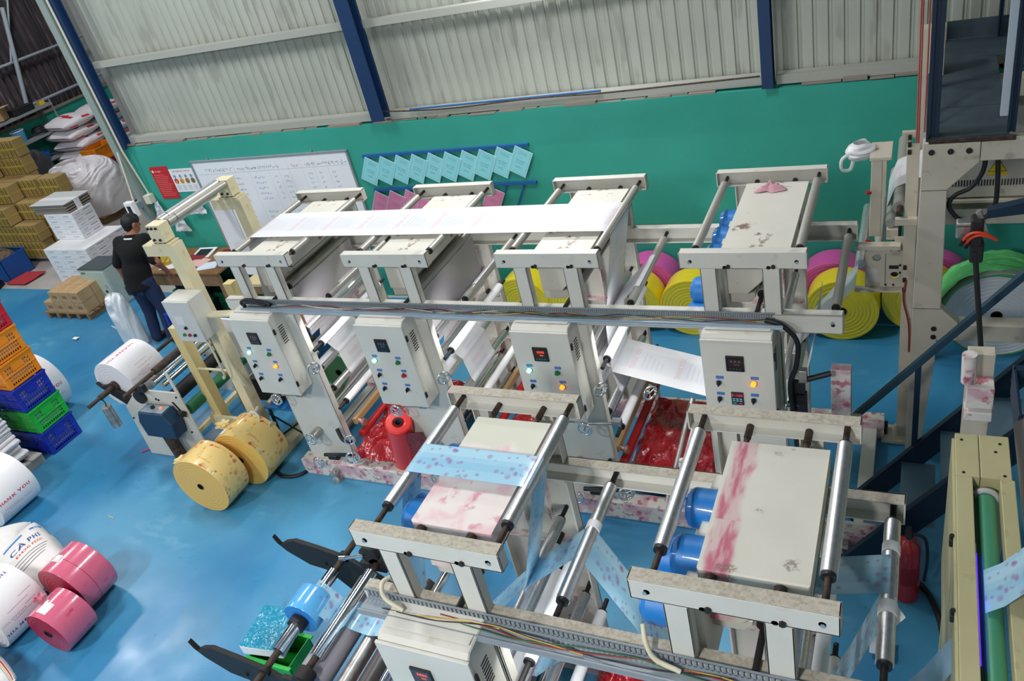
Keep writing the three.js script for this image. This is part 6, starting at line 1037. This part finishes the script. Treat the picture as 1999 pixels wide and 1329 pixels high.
{
  const t = thing('person', 'man in a black polo shirt and blue jeans seen from behind, standing at the desk', 'person', [0, 0, 0]);
  const J = { hd: [-3.74, 1.615, -2.16], nk: [-3.755, 1.47, -2.1], ch: [-3.78, 1.27, -2.03], wa: [-3.81, 1.05, -1.96], pv: [-3.83, 0.92, -1.93], sl: [-3.965, 1.41, -2.05], sr: [-3.565, 1.42, -2.1], el: [-4.12, 1.1, -1.98], er: [-3.5, 1.12, -2.06], wl: [-4.17, 0.85, -1.99], wr: [-3.57, 0.9, -2.2], hl: [-3.92, 0.9, -1.93], hr: [-3.74, 0.9, -1.95], kl: [-3.96, 0.49, -1.96], kr: [-3.71, 0.49, -1.98], al: [-3.98, 0.09, -1.88], ar: [-3.7, 0.09, -1.9], fl: [-3.97, 0.04, -2.05], fr: [-3.68, 0.04, -2.07] };
  const off = (p, d) => [p[0] + d[0], p[1] + d[1], p[2] + d[2]];
  const body = sdfMesh([[J.nk, off(J.hd, [0, -0.06, 0.01]), 0.058, 0.06], [J.nk, J.ch, 0.07, 0.13], [off(J.ch, [-0.07, 0.05, 0]), off(J.ch, [0.07, 0.05, 0]), 0.11, 0.11], [J.ch, J.wa, 0.13, 0.125], [J.wa, J.pv, 0.125, 0.14], [J.sl, J.sr, 0.055, 0.055], [J.sl, J.el, 0.052, 0.042], [J.el, J.wl, 0.042, 0.028], [J.sr, J.er, 0.052, 0.042], [J.er, J.wr, 0.042, 0.028], [J.hl, J.kl, 0.085, 0.056], [J.kl, J.al, 0.055, 0.04], [J.hr, J.kr, 0.085, 0.056], [J.kr, J.ar, 0.055, 0.04], [J.al, J.fl, 0.042, 0.036], [J.ar, J.fr, 0.042, 0.036]], [-4.75, -0.05, -2.95], 0.014, 1.9, 0.05);
  // head: skull, jaw, nose, ears, eye hollows; it looks down to the desk (away from the camera), turned a little to the right
  const F = V(0.28, -0.25, -0.93).normalize(), Rr = V(0.95, 0, 0.29).normalize(), U = Rr.clone().cross(F).normalize();
  const hp = (f, r, u) => [J.hd[0] + F.x * f + Rr.x * r + U.x * u, J.hd[1] + F.y * f + Rr.y * r + U.y * u, J.hd[2] + F.z * f + Rr.z * r + U.z * u];
  const head = sdfMesh([[hp(-0.018, 0, 0.03), hp(0.02, 0, 0.035), 0.086, 0.083], [hp(0.03, 0, -0.01), hp(0.055, 0, -0.075), 0.062, 0.042], [hp(0.085, 0, 0.0), hp(0.108, 0, -0.025), 0.01, 0.014], [hp(0.08, -0.018, -0.055), hp(0.08, 0.018, -0.055), 0.012, 0.012], [hp(-0.005, 0.082, 0.01), hp(-0.012, 0.086, -0.03), 0.018, 0.012], [hp(-0.005, -0.082, 0.01), hp(-0.012, -0.086, -0.03), 0.018, 0.012], [hp(0.0, 0, -0.06), J.nk, 0.055, 0.058]], hp(0, 0, 0).map(v => v - 0.17), 0.0045, 0.34, 0.022, (D, x, y, z) => { for (const s of [-1, 1]) { const e = hp(0.088, s * 0.032, 0.012), q = 0.014 - Math.hypot(x - e[0], y - e[1], z - e[2]); const m = Math.max(0.012 - Math.abs(-q - D), 0); D = Math.max(D, q); } return D; });
  // hands: palm, four fingers bent a little, thumb from the side of the palm
  function hand(w, el, s) {
    const A = V(w[0] - el[0], w[1] - el[1], w[2] - el[2]).normalize(); const S = V(0, 0, -1).cross(A).normalize().multiplyScalar(s); const B = A.clone().cross(S).normalize(); // A along, S across, B out of the palm
    const q = (a, b, c) => [w[0] + A.x * a + S.x * b + B.x * c, w[1] + A.y * a + S.y * b + B.y * c, w[2] + A.z * a + S.z * b + B.z * c];
    const caps = [[q(-0.03, 0, 0), q(0.01, 0, 0), 0.028, 0.026], [q(0.02, -0.018, 0), q(0.08, -0.026, 0), 0.02, 0.014], [q(0.02, 0.016, 0), q(0.08, 0.026, 0), 0.02, 0.014], [q(0.03, 0, 0), q(0.085, 0, 0), 0.02, 0.014]];
    [[-0.031, 0.066], [-0.011, 0.078], [0.01, 0.074], [0.031, 0.058]].forEach(([b, L]) => { caps.push([q(0.085, b, 0), q(0.085 + L * 0.5, b * 1.06, 0.008), 0.0095, 0.009], [q(0.085 + L * 0.5, b * 1.06, 0.008), q(0.085 + L * 0.85, b * 1.04, 0.03), 0.009, 0.008], [q(0.085 + L * 0.85, b * 1.04, 0.03), q(0.085 + L * 0.95, b, 0.048), 0.008, 0.007]); });
    caps.push([q(0.02, -0.03, 0.005), q(0.055, -0.055, 0.02), 0.014, 0.011], [q(0.055, -0.055, 0.02), q(0.09, -0.05, 0.035), 0.011, 0.009]);
    const m = q(0.07, 0, 0.01); return sdfMesh(caps, m.map(v => v - 0.135), 0.0038, 0.27, 0.008);
  }
  obj('body', [body, head, hand(J.wl, J.el, 1), hand(J.wr, J.er, -1)], M.skin, t);
  for (const s of [1, -1]) obj('eye', new THREE.SphereGeometry(0.011, 12, 8).translate(...hp(0.08, s * 0.032, 0.012)), std(0xe8e4de, 0.3), t);
  // polo shirt, jeans, hair, strap
  const shirt = sdfMesh([[off(J.nk, [0, -0.04, 0.005]), J.ch, 0.085, 0.155], [off(J.ch, [-0.08, 0.05, 0]), off(J.ch, [0.08, 0.05, 0]), 0.132, 0.132], [J.ch, J.wa, 0.155, 0.155], [off(J.wa, [-0.03, 0, 0]), off(J.pv, [-0.035, -0.06, 0.01]), 0.15, 0.155], [off(J.wa, [0.03, 0, 0]), off(J.pv, [0.035, -0.06, 0.01]), 0.15, 0.155], [J.sl, J.sr, 0.074, 0.074], [J.sl, off(J.el, [0.015, 0.05, 0]), 0.078, 0.075], [J.sr, off(J.er, [-0.01, 0.05, 0.005]), 0.078, 0.075]], [-4.55, 0.62, -2.6], 0.012, 1.12, 0.045, (D, x, y, z) => Math.max(D + 0.006 * (n3(x * 14, y * 7, z * 14) - 0.5), 0.83 - y));
  obj('polo_shirt', shirt, M.shirt, t);
  obj('collar', new THREE.TorusGeometry(0.07, 0.02, 10, 36).rotateX(1.25).translate(J.nk[0], J.nk[1] + 0.015, J.nk[2] + 0.005), M.shirt, t);
  obj('white_strap', new THREE.TorusGeometry(0.092, 0.011, 8, 40).rotateX(1.2).translate(J.nk[0], J.nk[1] - 0.02, J.nk[2] + 0.012), M.white, t);
  const jeans = sdfMesh([[off(J.pv, [-0.06, 0, 0]), off(J.pv, [0.06, 0, 0]), 0.135, 0.135], [J.hl, J.kl, 0.11, 0.082], [J.kl, J.al, 0.08, 0.07], [J.hr, J.kr, 0.11, 0.082], [J.kr, J.ar, 0.08, 0.07]], [-4.4, 0.03, -2.5], 0.012, 1.12, 0.03, (D, x, y, z) => Math.max(D + 0.008 * (n3(x * 16, y * 9, z * 16) - 0.5), 0.05 - y));
  obj('jeans', jeans, M.jeans, t);
  obj('pocket', bx(0.1, 0.12, 0.008, J.pv[0] - 0.085, 0.84, -1.795, 0.002), M.jeans, t); obj('pocket', bx(0.1, 0.12, 0.008, J.pv[0] + 0.085, 0.84, -1.805, 0.002), M.jeans, t);
  const hair = sdfMesh([[hp(-0.024, 0, 0.042), hp(0.018, 0, 0.052), 0.094, 0.088], [hp(-0.045, 0, 0.0), hp(-0.05, 0, -0.035), 0.068, 0.055]], hp(0, 0, 0).map(v => v - 0.17), 0.006, 0.34, 0.03, (D, x, y, z) => { const dx = x - J.hd[0], dy = y - J.hd[1], dz = z - J.hd[2], f = dx * F.x + dy * F.y + dz * F.z, u = dx * U.x + dy * U.y + dz * U.z; return Math.max(D + 0.008 * (n3(x * 60, y * 60, z * 60) - 0.5), -(u * 0.9 + 0.055 - f * 0.75) * 0.7); });
  obj('hair', hair, M.hair, t);
  for (const [a, f] of [[J.al, J.fl], [J.ar, J.fr]]) obj('shoe', sdfMesh([[off(a, [0, -0.035, 0.01]), off(f, [0, 0.0, -0.05]), 0.05, 0.042]], [a[0] - 0.2, -0.05, a[2] - 0.3], 0.012, 0.45, 0.02, (D, x, y) => Math.max(D, -y)), M.dark, t);
}
{ // white sack, blue stool
  const b = thing('white_sack', 'full white plastic sack standing at the left of the man', 'sack', [-4.3, 0, -1.8]); obj('sack_body', blob(0.27, 0.78, 0.27, 0.05, 31, 60, 36), std(0xeef3f5, 0.75, 0, { bumpMap: T.wrinkle, bumpScale: 0.006 }), b); obj('corner', [sheet((u, v) => [-0.1 - 0.2 * u, 0.2 + 0.1 * u + 0.12 * (v - 0.5) * (1 - u), 0.02 + 0.04 * n3(u * 3, v * 3, 1)], 8, 6, 0.004)], phy(0xe9eef0, 0.35, {}), b);
  const s = thing('blue_stool', 'bright blue plastic stool in front of the man\'s legs', 'stool', [-3.45, 0, -2.0]); const m = std(0x1d3fb8, 0.4); obj('seat', bx(0.3, 0.03, 0.3, 0, 0.45, 0, 0.012), m, s); for (const x of [-0.12, 0.12]) for (const z of [-0.12, 0.12]) obj('leg', bar([x * 1.3, 0, z * 1.3], [x, 0.44, z], 0.05, 0.03, [1, 0, 0]), m, s);
}
// ---------------------------------------------------------------- things on and along the green wall
{
  T.board = canvasTex(1536, 760, (g, w, h) => { // whiteboard: ruled columns filled with handwriting in blue and red marker
    g.fillStyle = '#eef1f4'; g.fillRect(0, 0, w, h); let s = 12; const r = () => (s = (s * 16807) % 2147483647) / 2147483647;
    const scrib = (x, y, n, sz, col) => { g.strokeStyle = col; g.lineWidth = 2.4; for (let i = 0; i < n; i++) { g.beginPath(); const bx0 = x + i * sz * 0.62; g.moveTo(bx0, y + (r() - 0.5) * sz * 0.5); for (let k = 0; k < 3; k++) g.lineTo(bx0 + r() * sz * 0.55, y + (r() - 0.5) * sz * 0.95); g.stroke(); } };
    g.strokeStyle = '#9aa3ad'; g.lineWidth = 2; g.beginPath(); g.moveTo(20, 110); g.lineTo(w - 20, 100); g.stroke();
    for (const x of [420, 560, 760, 860, 960, 1090, 1200, 1330]) { g.globalAlpha = 0.5; g.beginPath(); g.moveTo(x, 30); g.lineTo(x + 6, h - 40); g.stroke(); g.globalAlpha = 1; }
    for (const [x, n] of [[110, 14], [450, 9], [600, 9], [790, 4], [1000, 4], [1130, 5], [1240, 6], [1370, 7]]) scrib(x, 78, n, 34, n === 4 && x === 1000 ? '#b0484e' : '#5c6673');
    for (let j = 0; j < 5; j++) { scrib(230, 160 + j * 46, 1 + j % 2, 24, '#6d7fb0'); scrib(330, 160 + j * 46, 10, 22, '#7088bd'); scrib(590, 160 + j * 44, 8, 22, '#7a8fc2'); scrib(800, 160 + j * 44, 2, 22, '#8494bd'); scrib(890, 160 + j * 44, 4, 22, '#7e93c4'); }
    for (let j = 0; j < 5; j++) { scrib(1130, 150 + j * 38, 3, 22, '#7d93c4'); scrib(1240, 150 + j * 38, 2, 20, '#8494bd'); scrib(1360, 150 + j * 38, 3, 20, '#7d93c4'); }
    for (let j = 0; j < 6; j++) { scrib(330, 450 + j * 44, 9, 22, '#6d86bd'); scrib(600, 450 + j * 44, 7, 22, '#7a8fc2'); scrib(800, 450 + j * 44, 2, 22, '#8494bd'); scrib(900, 450 + j * 44, 3, 22, '#8494bd'); }
  });
  const b = thing('whiteboard', 'large whiteboard full of handwriting, hung on the green wall behind the portal', 'whiteboard', [-2.125, 1.375, ZW]);
  obj('panel', planeAt(2.49, 1.24, 0, 0, 0.018), std(0xffffff, 0.3, 0, { map: T.board }), b); obj('backing', bx(2.5, 1.25, 0.014, 0, 0, 0.009, 0), M.galv, b);
  for (const [w, h, x, y] of [[2.54, 0.028, 0, 0.625], [2.54, 0.028, 0, -0.625], [0.028, 1.25, 1.256, 0], [0.028, 1.25, -1.256, 0]]) obj('frame_bar', bx(w, h, 0.026, x, y, 0.014, 0.004), std(0xaab0b5, 0.4, 0.5), b);
  for (const x of [-0.95, 0.75]) obj('hanger', rod([x, 0.645, 0.01], [x, 0.665, 0.01], 0.012, 10), M.galv, b);
  T.red = canvasTex(256, 384, (g, w, h) => { g.fillStyle = '#c4262b'; g.fillRect(0, 0, w, h); g.fillStyle = '#f0d8d4'; g.fillRect(18, 40, 26, 30); g.font = 'bold 22px sans-serif'; g.fillText('NỘI QUY', 60, 64); g.fillStyle = '#dd7a74'; for (let i = 0; i < 12; i++) g.fillRect(24, 96 + i * 22, 150 + (i * 47) % 60, 6); });
  T.food = canvasTex(384, 288, (g, w, h) => { g.fillStyle = '#eceef0'; g.fillRect(0, 0, w, h); g.fillStyle = '#b3434a'; g.font = 'bold 28px sans-serif'; g.textAlign = 'center'; g.fillText('AN TOÀN THỰC PHẨM', w / 2, 40); const cs = ['#c8303a', '#d8a838', '#c86a2a', '#4a8a4a']; for (let i = 0; i < 4; i++) { g.fillStyle = '#88a0b8'; g.beginPath(); g.arc(56 + i * 90, 92, 22, 0, 6.3); g.fill(); g.fillStyle = cs[i]; g.beginPath(); g.arc(56 + i * 90, 150, 34, 0, 6.3); g.fill(); g.fillStyle = cs[(i + 1) % 4]; g.fillRect(40 + i * 90, 140, 26, 36); g.fillStyle = '#a8b0b8'; for (let k = 0; k < 4; k++) g.fillRect(28 + i * 90, 206 + k * 16, 56, 6); } });
  const p = thing('red_poster', 'red notice poster on the green wall left of the whiteboard', 'poster', [-4.03, 1.735, ZW]); obj('sheet', bx(0.33, 0.465, 0.004, 0, 0, 0.004, 0), M.red, p); obj('print', planeAt(0.33, 0.465, 0, 0, 0.0068), std(0xffffff, 0.5, 0, { map: T.red }), p);
  const q = thing('food_safety_poster', 'white picture poster with coloured food between the red notice and whiteboard', 'poster', [-3.64, 1.755, ZW]); obj('sheet', bx(0.43, 0.33, 0.004, 0, 0, 0.004, 0), M.white, q); obj('print', planeAt(0.43, 0.33, 0, 0, 0.0068), std(0xffffff, 0.5, 0, { map: T.food }), q);
  // tilted blue and pink sheets hanging from blue rails
  T.sheetB = canvasTex(160, 228, (g, w, h) => { g.fillStyle = '#8fd9e0'; g.fillRect(0, 0, w, h); g.strokeStyle = '#6fb4bd'; g.lineWidth = 2; g.strokeRect(14, 14, w - 28, h - 28); g.fillStyle = '#6aa9b4'; for (let i = 0; i < 3; i++) g.fillRect(40, 26 + i * 10, 80, 3); g.fillStyle = '#5b93a8'; g.font = 'bold 15px sans-serif'; g.textAlign = 'center'; g.fillText('QUY TRÌNH', w / 2, 112); g.fillText('KIỂM TRA', w / 2, 132); for (let i = 0; i < 2; i++) g.fillRect(56, 160 + i * 10, 48, 3); });
  T.sheetP = canvasTex(160, 228, (g, w, h) => { g.fillStyle = '#e08cb0'; g.fillRect(0, 0, w, h); g.strokeStyle = '#c46a94'; g.lineWidth = 2; g.strokeRect(14, 14, w - 28, h - 28); g.fillStyle = '#b45f88'; g.font = 'bold 15px sans-serif'; g.textAlign = 'center'; g.fillText('HƯỚNG DẪN', w / 2, 112); g.fillText('CÔNG VIỆC', w / 2, 132); for (let i = 0; i < 3; i++) g.fillRect(40, 26 + i * 10, 80, 3); });
  const r1 = thing('sheet_rail', 'upper blue rail holding the tilted pale blue sheets', 'rail', [0, 0, ZW]); obj('bar', b2(-0.66, 1.9, 0.0, 1.47, 1.935, 0.03, 0.003), M.blueTrim, r1);
  const r2 = thing('sheet_rail', 'lower blue rail holding the tilted pink sheets', 'rail', [0, 0, ZW]); obj('bar', b2(-0.66, 1.475, 0.0, 1.47, 1.51, 0.03, 0.003), M.blueTrim, r2);
  for (const [r, y] of [[r1, 1.9], [r2, 1.475]]) for (let i = 0; i < 10; i++) { const x = -0.63 + i * 0.215; if (r === r2 && i > 3 && i < 7) continue; obj('slanting_slat', bar([x + 0.02, y + 0.01, 0.012], [x - 0.14, y - 0.275, 0.012], 0.022, 0.008, [0, 0, 1]), M.blueTrim, r); }
  const mk = (nm, lab, mat) => { const t = thing(nm, lab, 'sign sheet', [0, 0, 0]); obj('pocket', bx(0.214, 0.306, 0.004, 0.105, -0.153, 0, 0.001), std(0xc7e6ea, 0.3), t); obj('print', planeAt(0.205, 0.297, 0.105, -0.153, 0.0026), mat, t); t.rotation.z = -0.511; return t; };
  const NB = ['first from the left', 'second from the left', 'third from the left', 'fourth from the left', 'fifth from the left', 'fifth from the right', 'fourth from the right', 'third from the right', 'second from the right', 'last on the right'];
  const sb = mk('blue_sheet', 'tilted pale blue sheet on the upper rail, ' + NB[0], std(0xffffff, 0.35, 0, { map: T.sheetB })); sb.userData.group = 'pale blue sheets on the upper rail';
  for (let i = 0; i < 10; i++) { const o = i ? dup(sb, null, null, 'tilted pale blue sheet on the upper rail, ' + NB[i]) : sb; o.position.set(-0.617 + i * 0.2159, 1.917 + (i > 7 ? 0.012 : 0), ZW + 0.034 + 0.005 * (i % 2)); o.rotation.z = -0.511; }
  const sp = mk('pink_sheet', 'tilted pink sheet on the lower rail, first from the left', std(0xffffff, 0.35, 0, { map: T.sheetP })); sp.userData.group = 'pink sheets on the lower rail';
  [-0.63, -0.415, -0.2, 0.015, 0.884].forEach((x, i) => { const o = i ? dup(sp, null, null, 'tilted pink sheet on the lower rail, ' + ['', 'second from the left', 'third from the left', 'fourth from the left', 'alone at the right end'][i]) : sp; o.position.set(x, 1.49, ZW + 0.034 + 0.005 * (i % 2)); o.rotation.z = -0.511; });
  // meter box and junction box beside the left column
  const m = thing('meter_box', 'white meter box with a dark window at the foot of the cable pipe', 'meter', [-4.585, 1.48, ZW + 0.25]); obj('case', bx(0.16, 0.22, 0.08, 0, 0, 0, 0.01), M.white, m); obj('window', bx(0.07, 0.1, 0.006, 0, 0.01, 0.042, 0.002), M.dark, m); obj('bracket', b2(-0.03, -0.05, -0.04, 0.03, 0.05, -0.24), M.galv, m);
  const jb = thing('junction_box', 'small cream junction box right of the meter box', 'junction box', [-4.4, 1.54, ZW + 0.05]); obj('case', bx(0.11, 0.12, 0.09, 0, 0, 0, 0.008), std(0xd9d6c4, 0.5), jb); obj('lid', bx(0.115, 0.125, 0.012, 0, 0, 0.048, 0.004), std(0xd9d6c4, 0.5), jb);
  const bagM = phy(0xf2f3f4, 0.35, { transmission: 0.3, thickness: 0 });
  const bg = (lab, x, y, w, h, sd) => tag(obj('hanging_bag', sheet((u, v) => [x - w / 2 + w * u * (0.4 + 0.6 * v) + w * 0.3 * (1 - v) + 0.02 * n3(u * 5, v * 5, sd), y - h * v + 0.05 * (n3(u * 7, sd, 2) - 0.5), ZW + 0.03 + 0.05 * n3(u * 6, v * 6, sd)], 16, 16, 0.001), bagM), lab, 'plastic bag');
  bg('thin white plastic bag hanging on the green wall beside the portal roller', -4.33, 1.5, 0.2, 0.26, 3); bg('white plastic bag hanging under the food poster', -3.62, 1.5, 0.34, 0.22, 5); bg('crumpled clear bag hanging below the near roller of the portal', -4.05, 1.3, 0.3, 0.28, 8);
}
{ // the desk and what lies on it
  const t = thing('work_desk', 'wooden work desk along the green wall behind the portal', 'desk', [-3.65, 0, -2.76]); const m = std(0xffffff, 0.6, 0, { map: T.wood, color: 0xf3e2c4 });
  obj('desk_top', bx(1.35, 0.035, 0.72, 0, 0.735, 0, 0.006), m, t); obj('apron', bx(1.28, 0.16, 0.02, 0, 0.635, 0.34), M.wood, t); for (const x of [-0.62, 0.62]) for (const z of [-0.31, 0.31]) obj('leg', bx(0.05, 0.72, 0.05, x, 0.36, z), M.wood, t);
  const tb = thing('framed_print', 'white framed dark print lying on the desk', 'picture', [-3.68, 0.757, -2.95], 0.05); obj('frame', bx(0.32, 0.012, 0.24, 0, 0.006, 0, 0.002), M.white, tb); obj('dark_panel', bx(0.22, 0.003, 0.15, 0, 0.0135, 0, 0), std(0x2a2e30, 0.3), tb); tb.rotation.x = 0.12;
  const cp = thing('cap', 'dark red cap on the desk beside the whiteboard corner', 'cap', [-3.17, 0.755, -2.85], 0.7); obj('crown', new THREE.SphereGeometry(0.11, 28, 14, 0, 6.2832, 0, 1.6).scale(1, 0.85, 1.15), std(0x6e1026, 0.85), cp); obj('brim', ex(Array.from({ length: 13 }, (_, i) => [0.1 * Math.cos(Math.PI * i / 12), 0.09 + 0.1 * Math.sin(Math.PI * i / 12)]), 0.006, 'xz', 0.002, 0.001), std(0x6e1026, 0.85), cp);
  const sheets = [['white paper sheet at the right front of the desk', -3.3, -2.6, 0.3, 0xd8e2ec], ['pale pink paper beside the framed print on the desk', -3.55, -2.7, -0.2, 0xe2b8b0], ['white paper under the snack bag on the desk', -3.98, -2.6, 0.2, 0xe8e8ea], ['red folder edge under the framed print', -3.72, -2.86, 0.1, 0x8e2a2e]];
  sheets.forEach(([lab, x, z, a, c], i) => { const p = tag(obj('paper_sheet', bx(0.3, 0.003, 0.21, 0, 0, 0, 0), std(c, 0.7)), lab, 'paper'); p.position.set(x, 0.7565 + i * 0.0015, z); p.rotation.y = a; });
  const sn = tag(obj('snack_bag', blob(0.2, 0.1, 0.26, 0.03, 41, 36, 16), phy(0xb89a1e, 0.3, { clearcoat: 0.4 })), 'yellow snack bag on the desk in front of the man', 'bag'); sn.position.set(-4.13, 0.755, -2.72);
  const bt = thing('blue_box', 'small light blue box on the desk left of the snack bag', 'box', [-4.24, 0.755, -2.86]); obj('body', bx(0.1, 0.16, 0.08, 0, 0.08, 0, 0.004), std(0x8ec4e0, 0.4), bt); obj('lid', bx(0.102, 0.02, 0.082, 0, 0.155, 0, 0.003), M.white, bt);
  const bl = thing('blue_bottle_box', 'blue packet at the right end of the desk', 'packet', [-3.03, 0.755, -2.62], 0.4); obj('body', bx(0.14, 0.05, 0.09, 0, 0.025, 0, 0.004), M.blueTrim, bl); obj('label', bx(0.08, 0.002, 0.06, 0, 0.051, 0, 0), M.white, bl);
  const gc = crateProto('green_crate', 'dark green crate under the desk near the man', 0x1d7a34, [-3.98, 0, -2.85]); gc.rotation.y = 1.4; const bk = crateProto('black_basket', 'black perforated basket under the front of the desk', 0x141518, [-3.72, 0.3, -2.66]); bk.rotation.y = 1.57; bk.scale.setScalar(0.8); const g2 = crateProto('green_crate', 'dark green crate under the right end of the desk', 0x145f3a, [-3.3, 0, -2.85]); g2.rotation.y = 1.5; const g3 = crateProto('black_basket', 'black basket on the floor under the desk', 0x141518, [-3.72, 0, -2.66]); g3.rotation.y = 1.57; g3.scale.setScalar(0.8);
  // bench and parts behind the first rear station
  const bn = thing('side_bench', 'cream topped bench behind the first rear station', 'bench', [-1.5, 0, -2.35]); obj('bench_top', bx(1.7, 0.04, 0.34, 0, 0.72, 0), std(0xcdbf8e, 0.6), bn); obj('bench_rail', bx(1.66, 0.1, 0.02, 0, 0.64, 0.15), M.wood, bn); for (const x of [-0.78, 0.78]) for (const z of [-0.13, 0.13]) obj('leg', bx(0.05, 0.7, 0.05, x, 0.35, z), M.wood, bn);
  const bb = thing('blue_box', 'dark blue box on the floor behind the first rear station', 'box', [-1.15, 0, -1.9]); obj('body', bx(0.6, 0.45, 0.4, 0, 0.225, 0, 0.01), std(0x16466e, 0.5), bb); obj('lid', bx(0.62, 0.03, 0.42, 0, 0.46, 0, 0.006), std(0x7a4a30, 0.7), bb);
}
scene.traverse(o => { if (o.isMesh) { o.castShadow = true; o.receiveShadow = true; } });
renderer.render(scene, camera);
